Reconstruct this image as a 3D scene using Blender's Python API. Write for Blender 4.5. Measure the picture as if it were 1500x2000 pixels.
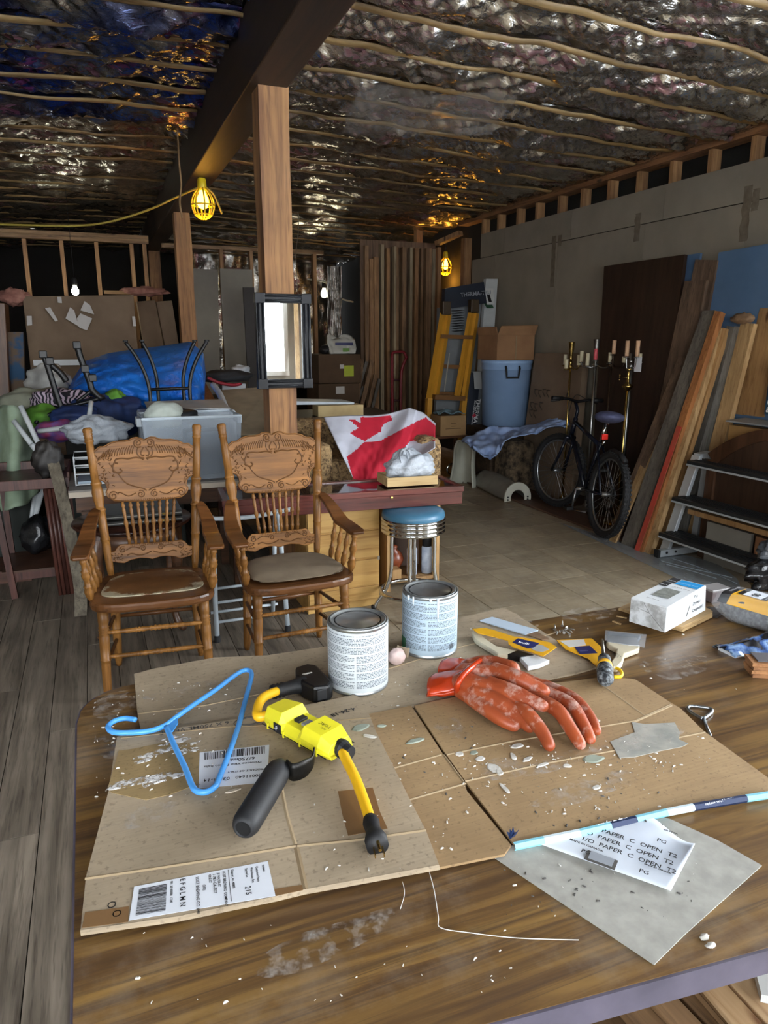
import bpy, math, random
from mathutils import Vector as V, Matrix, noise

for _o in list(bpy.data.objects):
    bpy.data.objects.remove(_o)
SC = bpy.context.scene
COL = SC.collection
random.seed(7)
R = math.radians
PI = math.pi

# ---------------------------------------------------------------- camera
H, F = 1.5, 1390.0
cam = bpy.data.cameras.new('camera')
cam.sensor_fit = 'HORIZONTAL'
cam.sensor_width = 36.0
cam.lens = F / 1500 * 36
cam.clip_start = 0.02
camo = bpy.data.objects.new('camera', cam)
COL.objects.link(camo)
camo.location = (0, 0, H)
PITCH, YAW = math.atan(335 / F), math.atan(576 / math.hypot(F, 335))
camo.rotation_euler = (PI / 2 - PITCH, 0, -YAW)
SC.camera = camo
_fw = V((math.sin(YAW) * math.cos(PITCH), math.cos(YAW) * math.cos(PITCH), -math.sin(PITCH)))
_rt = V((math.cos(YAW), -math.sin(YAW), 0))
_up = _rt.cross(_fw)


def ray(x, y):
    return _fw + _rt * ((x - 750) / F) - _up * ((y - 1000) / F)


def PZ(x, y, z=0.0):          # where the sight line of a photograph pixel meets the level z
    r = ray(x, y)
    return V((0, 0, H)) + r * ((z - H) / r.z)


def PX(x, y, X):
    r = ray(x, y)
    return V((0, 0, H)) + r * (X / r.x)


def PY(x, y, Y):
    r = ray(x, y)
    return V((0, 0, H)) + r * (Y / r.y)


# ---------------------------------------------------------------- view
SC.view_settings.view_transform = 'Standard'
SC.view_settings.look = 'None'
SC.view_settings.gamma = 1.0
SC.view_settings.use_curve_mapping = False
SC.view_settings.exposure = 0.0
try:
    SC.cycles.max_bounces = 8
    SC.cycles.diffuse_bounces = 4
    SC.cycles.glossy_bounces = 4
    SC.cycles.transmission_bounces = 6
    SC.cycles.transparent_max_bounces = 8
    SC.cycles.sample_clamp_indirect = 6.0
    SC.cycles.use_denoising = True
except Exception:
    pass

# ---------------------------------------------------------------- world: bright overcast winter sky
WSTR = 28.5
w = bpy.data.worlds.new('sky')
SC.world = w
w.use_nodes = True
wn, wl = w.node_tree.nodes, w.node_tree.links
bg = wn['Background']
tc = wn.new('ShaderNodeTexCoord')
sep = wn.new('ShaderNodeSeparateXYZ')
wl.new(tc.outputs['Generated'], sep.inputs[0])
rmp = wn.new('ShaderNodeValToRGB')
wl.new(sep.outputs['Z'], rmp.inputs[0])
rmp.color_ramp.elements[0].position = 0.0
rmp.color_ramp.elements[0].color = (0.86, 0.88, 0.90, 1)
rmp.color_ramp.elements[1].position = 0.6
rmp.color_ramp.elements[1].color = (0.80, 0.89, 1.0, 1)
twig = wn.new('ShaderNodeTexNoise')          # snow-laden trees along the horizon
twig.inputs['Scale'].default_value = 26
twig.inputs['Detail'].default_value = 8
twig.inputs['Roughness'].default_value = .75
wl.new(tc.outputs['Generated'], twig.inputs['Vector'])
trp = wn.new('ShaderNodeValToRGB')
trp.color_ramp.elements[0].position, trp.color_ramp.elements[0].color = .42, (.30, .31, .30, 1)
trp.color_ramp.elements[1].position, trp.color_ramp.elements[1].color = .56, (1, 1, 1, 1)
wl.new(twig.outputs['Fac'], trp.inputs[0])
band = wn.new('ShaderNodeMapRange')
band.inputs[1].default_value, band.inputs[2].default_value = .16, .30
band.inputs[3].default_value, band.inputs[4].default_value = 1.0, 0.0
wl.new(sep.outputs['Z'], band.inputs[0])
wmx = wn.new('ShaderNodeMix')
wmx.data_type, wmx.blend_type = 'RGBA', 'MULTIPLY'
wl.new(band.outputs[0], wmx.inputs[0])
wl.new(rmp.outputs[0], wmx.inputs[6])
wl.new(trp.outputs[0], wmx.inputs[7])
wl.new(wmx.outputs[2], bg.inputs[0])
bg.inputs[1].default_value = WSTR
WINDOWS = [(-4.1, -2.3, 0.75, 2.45), (-1.9, -0.1, 0.75, 2.45), (0.95, 2.58, 1.02, 2.5)]   # x0, x1, z0, z1 of the openings in the wall behind the camera
BACK_Y = -2.3
ADDED_SIDE_WINDOWS = [(-1.95, -0.1, 0.45, 2.75), (0.25, 2.1, 0.45, 2.75)]                       # y0, y1, z0, z1 of unseen openings added in the right wall for more light
WALL_X = 4.37


def portal(loc, rot, sx, sy):
    l = bpy.data.lights.new('window_portal', 'AREA')
    l.shape = 'RECTANGLE'
    l.size, l.size_y = sx, sy
    l.cycles.is_portal = True
    o = bpy.data.objects.new('window_portal', l)
    o.location = loc
    o.rotation_euler = rot
    COL.objects.link(o)


for (x0, x1, z0, z1) in WINDOWS:
    portal(((x0 + x1) / 2, BACK_Y - 0.12, (z0 + z1) / 2), (PI / 2, 0, 0), x1 - x0, z1 - z0)
for (y0, y1, z0, z1) in ADDED_SIDE_WINDOWS:
    portal((WALL_X + 0.25, (y0 + y1) / 2, (z0 + z1) / 2), (0, PI / 2, 0), z1 - z0, y1 - y0)


# ---------------------------------------------------------------- materials
def lin(c):
    if isinstance(c, str):
        c = [int(c[i:i + 2], 16) / 255 for i in (0, 2, 4)]
    return tuple((x / 12.92 if x <= 0.04045 else ((x + 0.055) / 1.055) ** 2.4) for x in c[:3]) + (1,)


class Nt:
    def __init__(s, name):
        s.m = bpy.data.materials.new(name)
        s.m.use_nodes = True
        s.n, s.l = s.m.node_tree.nodes, s.m.node_tree.links
        s.b = s.n['Principled BSDF']

    def node(s, t, **kw):
        x = s.n.new(t)
        for k, v in kw.items():
            setattr(x, k, v)
        return x

    def link(s, a, b):
        s.l.new(a, b)

    def coord(s, scale=(1, 1, 1), rot=(0, 0, 0), rnd=True, kind='Object'):
        c = s.node('ShaderNodeTexCoord')
        mp = s.node('ShaderNodeMapping')
        mp.inputs['Scale'].default_value = scale
        mp.inputs['Rotation'].default_value = rot
        s.link(c.outputs[kind], mp.inputs[0])
        if rnd:
            oi = s.node('ShaderNodeObjectInfo')
            mu = s.node('ShaderNodeMath', operation='MULTIPLY')
            mu.inputs[1].default_value = 37.0
            s.link(oi.outputs['Random'], mu.inputs[0])
            s.link(mu.outputs[0], mp.inputs['Location'])
        return mp.outputs[0]

    def noise(s, vec, scale, detail=4, rough=.55, dist=0):
        x = s.node('ShaderNodeTexNoise')
        x.inputs['Scale'].default_value = scale
        x.inputs['Detail'].default_value = detail
        x.inputs['Roughness'].default_value = rough
        x.inputs['Distortion'].default_value = dist
        if vec is not None:
            s.link(vec, x.inputs['Vector'])
        return x.outputs['Fac']

    def ramp(s, fac, stops):
        x = s.node('ShaderNodeValToRGB')
        e = x.color_ramp.elements
        while len(e) < len(stops):
            e.new(0.5)
        for i, (p, c) in enumerate(stops):
            e[i].position = p
            e[i].color = lin(c) if not isinstance(c, (int, float)) else (c, c, c, 1)
        s.link(fac, x.inputs[0])
        return x.outputs[0]

    def mix(s, fac, a, b, blend='MIX'):
        x = s.node('ShaderNodeMix', data_type='RGBA', blend_type=blend)
        for sock, val in ((x.inputs[0], fac), (x.inputs[6], a), (x.inputs[7], b)):
            if hasattr(val, 'node'):
                s.link(val, sock)
            elif isinstance(val, (int, float)):
                sock.default_value = val
            else:
                sock.default_value = lin(val)
        return x.outputs[2]

    def bump(s, h, strength=.3, dist=.01, prev=None):
        x = s.node('ShaderNodeBump')
        x.inputs['Strength'].default_value = strength
        x.inputs['Distance'].default_value = dist
        s.link(h, x.inputs['Height'])
        if prev is not None:
            s.link(prev, x.inputs['Normal'])
        s.link(x.outputs[0], s.b.inputs['Normal'])
        return x.outputs[0]

    def col(s, sock):
        s.link(sock, s.b.inputs['Base Color'])

    def set(s, **kw):
        for k, v in kw.items():
            s.b.inputs[k].default_value = v


_MC = {}


def mat(name, c, c2=None, rough=.55, metal=0, scale=6, spread=(.35, .7), bump=0, bscale=60, bdist=.004, stretch=(1, 1, 1), **kw):
    if name in _MC:
        return _MC[name]
    t = Nt(name)
    vec = t.coord(stretch)
    if c2 is None:
        c2 = tuple(max(0, x * .82) for x in ([int(c[i:i + 2], 16) / 255 for i in (0, 2, 4)]))
    f = t.noise(vec, scale, 5)
    t.col(t.ramp(f, [(spread[0], c2), (spread[1], c)]))
    t.set(Roughness=rough, Metallic=metal)
    for k, v in kw.items():
        t.b.inputs[k.replace('_', ' ')].default_value = v
    if bump:
        t.bump(t.noise(vec, bscale, 4), bump, bdist)
    _MC[name] = t.m
    return t.m


def wood(name, light, dark, axis='X', rough=.5, scale=1.0, knots=None, coat=0, lines=1.0):
    if name in _MC:
        return _MC[name]
    t = Nt(name)
    st = {'X': (1.2, 22, 22), 'Y': (22, 1.2, 22), 'Z': (22, 22, 1.2)}[axis]
    vec = t.coord(tuple(k * scale for k in st))
    f = t.noise(vec, 1.0, 6, .62, .7)
    base = t.ramp(f, [(.3, dark), (.68, light)])
    v2 = t.coord(tuple(k * scale * 2.3 for k in st))
    g = t.noise(v2, 1.6, 3, .7)
    base = t.mix(t.ramp(g, [(.30, .55 * lines), (.48, 0.0)]), base, dark, 'MULTIPLY')
    v3 = t.coord((2, 2, 2))
    base = t.mix(t.ramp(t.noise(v3, 1.2, 3), [(.3, .35), (.7, 0.0)]), base, tuple(x * .6 for x in lin(dark)[:3]))
    if knots:
        vk = t.coord({'X': (3, 9, 9), 'Y': (9, 3, 9), 'Z': (9, 9, 3)}[axis])
        vo = t.node('ShaderNodeTexVoronoi')
        vo.inputs['Scale'].default_value = .9
        t.link(vk, vo.inputs['Vector'])
        base = t.mix(t.ramp(vo.outputs['Distance'], [(.07, 1.0), (.14, 0.0)]), base, knots)
    t.col(base)
    t.set(Roughness=rough)
    t.b.inputs['Coat Weight'].default_value = coat
    t.bump(f, .25, .003)
    _MC[name] = t.m
    return t.m


def plain(name, c, rough=.5, metal=0, **kw):
    if name in _MC:
        return _MC[name]
    t = Nt(name)
    vec = t.coord((1, 1, 1))
    f = t.noise(vec, 14, 3)
    cc = lin(c)
    t.col(t.mix(t.ramp(f, [(.4, 0.0), (.75, .18)]), c, tuple(x * .75 for x in [int(c[i:i + 2], 16) / 255 for i in (0, 2, 4)])))
    t.set(Roughness=rough, Metallic=metal)
    for k, v in kw.items():
        t.b.inputs[k.replace('_', ' ')].default_value = v
    _MC[name] = t.m
    return t.m


def glow(name, c, s):
    t = Nt(name)
    t.set(**{'Base Color': lin(c), 'Emission Color': lin(c), 'Emission Strength': s})
    return t.m


# ---------------------------------------------------------------- mesh builder
def frame(p, x=(1, 0, 0), y=(0, 1, 0), z=(0, 0, 1)):
    m = Matrix((V(x), V(y), V(z))).transposed().to_4x4()
    m.translation = V(p)
    return m


def axis_frame(p0, p1, up=(0, 0, 1)):
    p0, p1 = V(p0), V(p1)
    z = (p1 - p0).normalized()
    u = V(up)
    if abs(z.dot(u)) > .98:
        u = V((0, 1, 0))
    x = u.cross(z).normalized()
    y = z.cross(x)
    return frame(p0, x, y, z)


WM = {}          # world matrices of the things, by object name


class MB:
    def __init__(s):
        s.v, s.f, s.uv = [], [], None

    def add(s, vs, fs, M=None):
        b = len(s.v)
        s.v += [tuple((M @ V(p)) if M is not None else p) for p in vs]
        s.f += [tuple(i + b for i in f) for f in fs]
        return s

    def box(s, c, d, M=None, taper=1.0):
        x, y, z = (k / 2 for k in d)
        cx, cy, cz = c
        vs = []
        for dz, t in ((-z, 1.0), (z, taper)):
            for dx, dy in ((-x, -y), (x, -y), (x, y), (-x, y)):
                vs.append((cx + dx * t, cy + dy * t, cz + dz))
        return s.add(vs, [(3, 2, 1, 0), (4, 5, 6, 7), (0, 1, 5, 4), (1, 2, 6, 5), (2, 3, 7, 6), (3, 0, 4, 7)], M)

    def hexa(s, p):
        return s.add(p, [(3, 2, 1, 0), (4, 5, 6, 7), (0, 1, 5, 4), (1, 2, 6, 5), (2, 3, 7, 6), (3, 0, 4, 7)])

    def bar(s, p0, p1, w, h, up=(0, 0, 1)):
        L = (V(p1) - V(p0)).length
        return s.box((0, 0, L / 2), (w, h, L), axis_frame(p0, p1, up))

    def tube(s, pts, r, n=8, closed=False):
        pts = [V(p) for p in pts]
        N = len(pts)
        rs = r if isinstance(r, (list, tuple)) else [r] * N
        vs, fs = [], []
        prev = None
        for i, p in enumerate(pts):
            if closed:
                t = pts[(i + 1) % N] - pts[i - 1]
            else:
                t = pts[min(i + 1, N - 1)] - pts[max(i - 1, 0)]
            t = t.normalized()
            if prev is None:
                u = V((0, 0, 1)) if abs(t.z) < .95 else V((1, 0, 0))
                x = u.cross(t).normalized()
            else:
                x = (prev - t * prev.dot(t)).normalized()
            prev = x
            y = t.cross(x)
            for k in range(n):
                a = 2 * PI * k / n
                vs.append(p + (x * math.cos(a) + y * math.sin(a)) * rs[i])
        for i in range(N if closed else N - 1):
            j = (i + 1) % N
            for k in range(n):
                k2 = (k + 1) % n
                fs.append((i * n + k, i * n + k2, j * n + k2, j * n + k))
        if not closed:
            fs.append(tuple(range(n - 1, -1, -1)))
            fs.append(tuple((N - 1) * n + k for k in range(n)))
        return s.add(vs, fs)

    def lathe(s, prof, n=20, M=None, sx=1.0, sy=1.0):
        vs, fs = [], []
        N = len(prof)
        for r, z in prof:
            for k in range(n):
                a = 2 * PI * k / n
                vs.append((r * math.cos(a) * sx, r * math.sin(a) * sy, z))
        for i in range(N - 1):
            for k in range(n):
                k2 = (k + 1) % n
                fs.append((i * n + k, i * n + k2, (i + 1) * n + k2, (i + 1) * n + k))
        if prof[0][0] > 1e-5:
            fs.append(tuple(range(n - 1, -1, -1)))
        if prof[-1][0] > 1e-5:
            fs.append(tuple((N - 1) * n + k for k in range(n)))
        return s.add(vs, fs, M)

    def turned(s, p0, p1, prof, n=10):          # prof: (t along 0..1, radius)
        L = (V(p1) - V(p0)).length
        return s.lathe([(r, t * L) for t, r in prof], n, axis_frame(p0, p1))

    def prism(s, poly, h, M=None, z0=0.0):
        n = len(poly)
        a = sum(poly[i][0] * poly[(i + 1) % n][1] - poly[(i + 1) % n][0] * poly[i][1] for i in range(n))
        if a < 0:
            poly = poly[::-1]
        vs = [(x, y, z0) for x, y in poly] + [(x, y, z0 + h) for x, y in poly]
        fs = [tuple(range(n - 1, -1, -1)), tuple(range(n, 2 * n))]
        fs += [(i, (i + 1) % n, n + (i + 1) % n, n + i) for i in range(n)]
        return s.add(vs, fs, M)

    def grid(s, fn, nu, nv, uv=False):
        vs, fs = [], []
        for j in range(nv + 1):
            for i in range(nu + 1):
                vs.append(tuple(fn(i / nu, j / nv)))
        for j in range(nv):
            for i in range(nu):
                a = j * (nu + 1) + i
                fs.append((a, a + 1, a + nu + 2, a + nu + 1))
        if uv:
            s.uv = [(i / nu, j / nv) for j in range(nv + 1) for i in range(nu + 1)]
        return s.add(vs, fs)

    def blob(s, c, r, nu=20, nv=12, amp=0.0, freq=3.0, seed=0.0, flat=None):
        def fn(u, v):
            a, b = 2 * PI * u, PI * (v - .5)
            d = V((math.cos(a) * math.cos(b), math.sin(a) * math.cos(b), math.sin(b)))
            k = 1 + amp * noise.noise(d * freq + V((seed, seed * 1.7, 0)))
            p = V((c[0] + d.x * r[0] * k, c[1] + d.y * r[1] * k, c[2] + d.z * r[2] * k))
            if flat is not None and p.z < flat:
                p.z = flat
            return p
        return s.grid(fn, nu, nv)

    def out(s, name, m=None, parent=None, smooth=False, bevel=0, world=False, solid=0, subsurf=0, weld=False, **props):
        me = bpy.data.meshes.new(name)
        vs = s.v
        if world and parent is not None:
            inv = WM.get(parent.name, Matrix()).inverted()
            vs = [tuple(inv @ V(p)) for p in vs]
        me.from_pydata(vs, [], s.f)
        if s.uv:
            ul = me.uv_layers.new(name='UVMap')
            for lp in me.loops:
                ul.data[lp.index].uv = s.uv[lp.vertex_index]
        me.validate()
        if m is not None:
            for mm in (m if isinstance(m, list) else [m]):
                me.materials.append(mm)
        if smooth:
            me.polygons.foreach_set('use_smooth', [True] * len(me.polygons))
        o = bpy.data.objects.new(name, me)
        COL.objects.link(o)
        if parent is not None:
            o.parent = parent
        if weld:
            o.modifiers.new('weld', 'WELD').merge_threshold = 1e-4
        if solid:
            q = o.modifiers.new('thick', 'SOLIDIFY')
            q.thickness = solid
            q.offset = 0
        if subsurf:
            q = o.modifiers.new('sub', 'SUBSURF')
            q.levels = q.render_levels = subsurf
        if bevel:
            q = o.modifiers.new('bev', 'BEVEL')
            q.width = bevel
            q.segments = 2
            q.limit_method = 'ANGLE'
            q.angle_limit = R(40)
        for k, v in props.items():
            o[k] = v
        return o

    def solo(s, name, m, label, cat, group=None, **kw):
        xs, ys, zs = zip(*s.v)
        c = V(((min(xs) + max(xs)) / 2, (min(ys) + max(ys)) / 2, min(zs)))
        s.v = [(x - c.x, y - c.y, z - c.z) for x, y, z in s.v]
        o = s.out(name, m, **kw)
        o.location = c
        WM[o.name] = Matrix.Translation(c)
        o['label'] = label
        o['category'] = cat
        if group:
            o['group'] = group
        return o


def thing(name, label, cat, loc=(0, 0, 0), rz=0.0, group=None):
    o = bpy.data.objects.new(name, None)
    o.empty_display_size = .05
    COL.objects.link(o)
    o.location = loc
    o.rotation_euler = (0, 0, rz)
    WM[o.name] = Matrix.Translation(V(loc)) @ Matrix.Rotation(rz, 4, 'Z')
    o['label'] = label
    o['category'] = cat
    if group:
        o['group'] = group
    return o


def structure(o):
    o['kind'] = 'structure'
    return o


def dup(root, loc, rz=0.0, label=None, group=None):
    r = root.copy()
    COL.objects.link(r)
    r.location = loc
    r.rotation_euler = (0, 0, rz)
    WM[r.name] = Matrix.Translation(V(loc)) @ Matrix.Rotation(rz, 4, 'Z')
    if label:
        r['label'] = label
    if group:
        r['group'] = group
    for ch in list(root.children):
        c = ch.copy()
        COL.objects.link(c)
        c.parent = r
        for g in list(ch.children):
            d = g.copy()
            COL.objects.link(d)
            d.parent = c
    return r


def text(body, size, p, u, v, m, parent=None, name='lettering', align='LEFT', bold=0.0, spacing=1.0):
    """flat print: body written from p along u (baseline direction) with v up, in world space"""
    c = bpy.data.curves.new(name, 'FONT')
    c.body = body
    c.size = size
    c.align_x = align
    c.offset = bold
    c.space_character = spacing
    c.resolution_u = 2
    o = bpy.data.objects.new(name, c)
    COL.objects.link(o)
    bpy.context.view_layer.update()
    me = bpy.data.meshes.new_from_object(o)
    bpy.data.objects.remove(o)
    u, v = V(u).normalized(), V(v)
    v = (v - u * v.dot(u)).normalized()
    M = frame(p, u, v, u.cross(v))
    if parent is not None:
        M = WM.get(parent.name, Matrix()).inverted() @ M
    me.transform(M)
    me.materials.append(m)
    q = bpy.data.objects.new(name, me)
    COL.objects.link(q)
    q.parent = parent
    return q


def arc(c, r, a0, a1, n, x=(1, 0, 0), y=(0, 1, 0)):
    return [V(c) + V(x) * (r * math.cos(R(a0 + (a1 - a0) * i / n))) + V(y) * (r * math.sin(R(a0 + (a1 - a0) * i / n))) for i in range(n + 1)]


def smoothpath(pts, k=6):
    pts = [V(p) for p in pts]
    out = []
    for i in range(len(pts) - 1):
        p0, p1, p2, p3 = pts[max(i - 1, 0)], pts[i], pts[i + 1], pts[min(i + 2, len(pts) - 1)]
        for j in range(k):
            t = j / k
            out.append(.5 * ((2 * p1) + (p2 - p0) * t + (2 * p0 - 5 * p1 + 4 * p2 - p3) * t * t + (3 * p1 - p0 - 3 * p2 + p3) * t ** 3))
    out.append(pts[-1])
    return out


def nz(x, y=0.0, z=0.0):
    return noise.noise(V((x, y, z)))


def fbm(x, y=0.0, z=0.0):
    return nz(x, y, z) + .5 * nz(2.1 * x + 5, 2.1 * y, 2.1 * z) + .25 * nz(4.3 * x + 9, 4.3 * y, 4.3 * z)
# ================================================================ the room
OLD_TILE = Nt('worn_tile')
_v = OLD_TILE.coord((1, 1, 1))
_c = OLD_TILE.ramp(OLD_TILE.noise(_v, 3.0, 6, .65), [(.3, '7d705c'), (.55, '9a8b72'), (.75, 'ab9d85')])
_v2 = OLD_TILE.coord((5, 26, 5), (0, 0, .5))
_c = OLD_TILE.mix(OLD_TILE.ramp(OLD_TILE.noise(_v2, 1.2, 5, .7, .6), [(.5, 0.0), (.72, .40)]), _c, 'b9b1a0')
_v3 = OLD_TILE.coord((14, 3, 5), (0, 0, .3))
_c = OLD_TILE.mix(OLD_TILE.ramp(OLD_TILE.noise(_v3, 1.1, 5, .7, .6), [(.52, 0.0), (.75, .40)]), _c, '4e4437')
OLD_TILE.col(_c)
OLD_TILE.set(Roughness=.42)
OLD_TILE.bump(OLD_TILE.noise(_v, 40, 3), .15, .002)
OLD_TILE = OLD_TILE.m
OLD_PLANK = wood('worn_floor_plank', '978a79', '5f5548', 'Y', .6, 1.0)
SUBFLOOR = plain('subfloor', '3d352c', .9)
LUMBER = wood('lumber', 'b58a5c', '7a5432', 'Z', .65, 1.0, '3a2416')
LUMBER_X = wood('lumber_long', 'a8855a', '6e5034', 'X', .65, 1.0, '3a2416')
LUMBER_Y = wood('lumber_deep', 'a07046', '643f25', 'Y', .65, 1.0, '3a2416')
BEAM = wood('dark_timber', '3a2414', '150c06', 'Y', .55, .7, '0f0805')
HEWN = wood('hewn_post', 'b68450', '6b4426', 'Z', .65, .6, '3a2416')
DRYWALL = mat('drywall', '8d8475', '7f7768', .9, scale=2.5)
STAIN = mat('joint_stain', '5c5141', '6f6453', .85, scale=20)
DARK = plain('dark_boarding', '17130f', .95)

fl = MB().box((0, 5.9, -.035), (9.4, 16.8, .05)).out('floor', SUBFLOOR)
structure(fl)
TS = .305
tile = MB().box((0, 0, -.005), (TS - .004, TS - .004, .01)).out('floor_tile', OLD_TILE, fl)
_k = 0
for i in range(9):
    for j in range(18):
        o = tile if _k == 0 else tile.copy()
        if _k:
            COL.objects.link(o)
        _k += 1
        o.location = (1.10 + TS * (i + .5), 1.5 + TS * (j + .5), random.uniform(-.0008, 0))
        o.rotation_euler = (0, 0, random.choice((0, PI / 2, PI, -PI / 2)))
# boards along the depth of the room, left of the tiles
PWD = .138
_plk = {}
for i in range(20):
    x = 1.10 - PWD * (i + .5)
    y = -.4 - (i * .63) % 1.7
    while y < 8.4:
        L = 1.9
        o = MB().box((0, 0, -.005), (PWD - .003, L - .004, .01)).out('floor_board', OLD_PLANK, fl) if 'p' not in _plk else _plk['p'].copy()
        if 'p' in _plk:
            COL.objects.link(o)
        _plk['p'] = o
        o.location = (x, y + L / 2, random.uniform(-.001, 0))
        y += L
# further floor as one deck, and the strip along the right wall
MB().box((2.0, 10.7, -.005), (9, 7.4 - .0, .01)).out('deck', OLD_PLANK, fl)
MB().box((4.1, 2.6, -.006), (.70, 8.8, .01)).out('edge_deck', OLD_TILE, fl)
MB().box((2.42, .32, -.006), (2.64, 2.36, .01)).out('near_deck', OLD_TILE, fl)

# ---- right wall: drywall sheets stopping short of the plates
wr = MB().box((WALL_X + .17, 5.2 + .1, 1.69), (.05, 6.2, 3.38)).out('wall_right', DARK)
structure(wr)
Y0 = 4.009
ys = [Y0 - 1.22 + .002, Y0, 5.04, 6.26, 7.48, 8.0]
SEAM = 2.44
for a, b in zip(ys[:-1], ys[1:]):
    MB().box((WALL_X + .007, (a + b) / 2, SEAM / 2), (.014, b - a - .004, SEAM)).out('drywall_panel', DRYWALL, wr)
for a, b in zip(ys[:-1], ys[1:]):
    MB().box((WALL_X + .006, (a + b) / 2 - .2, SEAM + .003 + .135), (.013, b - a - .003, .262)).out('drywall_strip', DRYWALL, wr)
MB().box((WALL_X + .007, 2.55, 1.35), (.014, .46, 2.7)).out('drywall_panel', DRYWALL, wr)
st = MB().box((0, 0, 0), (.09, .04, .25)).out('stud', LUMBER, wr)
for k, y in enumerate((2.5, 2.9, 3.28, 3.66, 4.04, 4.42, 4.81, 5.19, 5.56, 5.94, 6.3, 6.69, 7.05, 7.45, 7.8)):
    o = st if k == 0 else st.copy()
    if k:
        COL.objects.link(o)
    o.location = (WALL_X + .06, y, 2.76)
MB().box((WALL_X + .05, 5.3, 2.895), (.14, 6.1, .042)).out('top_plate', LUMBER_Y, wr)
MB().box((WALL_X + .055, 5.3, 2.94), (.14, 6.1, .04)).out('top_plate', LUMBER_Y, wr)
# brown joint drips
for (x0, y0, x1, y1) in ((1240, 418, 1250, 470), (1452, 365, 1462, 470), (1470, 370, 1482, 410), (1078, 462, 1083, 560), (1090, 460, 1097, 480)):
    a, b = PX(x0, y0, WALL_X), PX(x1, y1, WALL_X)
    n = 14
    mb = MB()
    vs = []
    for k in range(n + 1):
        t = k / n
        yc, hw_ = (a.y + b.y) / 2, (a.y - b.y) * .25
        w0_ = hw_ * (1 + .7 * nz(t * 6, x0)) + .012
        w1_ = hw_ * (1 + .7 * nz(t * 5 + 9, x0)) + .012
        z = a.z + (b.z - a.z) * t
        xo = WALL_X - .0012 - .00001 * (x0 % 97)
        vs += [(xo, yc + w0_, z), (xo, yc - w1_, z)]
    mb.add(vs, [(2 * k, 2 * k + 1, 2 * k + 3, 2 * k + 2) for k in range(n)])
    mb.out('joint_stain', STAIN, wr)

# walls behind the camera and beside it, the side windows added for light
PLASTER = mat('raw_wall', '9b9385', '857d70', .9, scale=3)
FRAME = plain('window_white', 'e4e1d8', .5)
GLASS = Nt('window_glass')
GLASS.set(**{'Roughness': 0.02, 'Alpha': .06, 'Base Color': (.9, .95, 1, 1)})
GLASS = GLASS.m


def holed_wall(name, a0, a1, zt, holes, pt):
    """wall strips round the openings; pt(a, z) -> box centre, size mapper"""
    m = MB()
    xs = sorted({a0, a1} | {h[0] for h in holes} | {h[1] for h in holes})
    for p, q in zip(xs[:-1], xs[1:]):
        hs = [h for h in holes if h[0] <= p + 1e-6 and h[1] >= q - 1e-6]
        if hs:
            h = hs[0]
            pt(m, p, q, 0, h[2])
            pt(m, p, q, h[3], zt)
        else:
            pt(m, p, q, 0, zt)
    return structure(m.out(name, PLASTER))


holed_wall('wall_rear', -4.5, 4.5, 3.3, WINDOWS, lambda m, p, q, z0, z1: m.box(((p + q) / 2, BACK_Y, (z0 + z1) / 2), (q - p, .14, z1 - z0)))
holed_wall('wall_near', -2.3, 2.32, 3.3, ADDED_SIDE_WINDOWS, lambda m, p, q, z0, z1: m.box((WALL_X + .1, (p + q) / 2, (z0 + z1) / 2), (.14, q - p, z1 - z0)))
structure(MB().box((-4.5, 6, 1.65), (.12, 16.6, 3.3)).out('wall_left', PLASTER))
structure(MB().box((0, 14.2, 1.65), (9.1, .12, 3.3)).out('wall_back', DARK))
structure(MB().box((WALL_X + .3, 11.2, 1.65), (.1, 6.4, 3.3)).out('wall_end', DARK))
wi = 0
for (x0, x1, z0, z1) in WINDOWS:
    wi += 1
    m = MB()
    for bx in (((x0 + .03), .06), ((x1 - .03), .06), ((x0 + x1) / 2, .05)):
        m.box((bx[0], BACK_Y, (z0 + z1) / 2), (bx[1], .16, z1 - z0))
    m.box(((x0 + x1) / 2, BACK_Y, z0 + .03), (x1 - x0, .2, .06))
    m.box(((x0 + x1) / 2, BACK_Y, z1 - .03), (x1 - x0, .16, .06))
    wo = structure(m.out('window_%d' % wi, FRAME))
    MB().box(((x0 + x1) / 2, BACK_Y, (z0 + z1) / 2), (x1 - x0, .006, z1 - z0)).out('window_pane', GLASS, wo)
for (y0, y1, z0, z1) in ADDED_SIDE_WINDOWS:  # unseen side windows, added and enlarged to brighten the room
    wi += 1
    m = MB()
    for by in (((y0 + .03), .06), ((y1 - .03), .06), ((y0 + y1) / 2, .05)):
        m.box((WALL_X + .1, by[0], (z0 + z1) / 2), (.16, by[1], z1 - z0))
    m.box((WALL_X + .1, (y0 + y1) / 2, z0 + .03), (.16, y1 - y0, .06))
    m.box((WALL_X + .1, (y0 + y1) / 2, z1 - .03), (.16, y1 - y0, .06))
    wo = structure(m.out('window_%d' % wi, FRAME))
    MB().box((WALL_X + .1, (y0 + y1) / 2, (z0 + z1) / 2), (.006, y1 - y0, z1 - z0)).out('window_pane', GLASS, wo)
SNOW = plain('snow', 'e9eef4', .8)
g = MB().grid(lambda u, v: V((-30 + 60 * u, -30 + 44 * v, -.5)), 2, 2).out('ground_outside', SNOW)
structure(g)

# ---- posts and the long beam
bm = MB()
bm.box((.952, 5.6, 2.925), (.205, 13.4, .35))
beam = structure(bm.out('beam', BEAM, bevel=.008))


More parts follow.
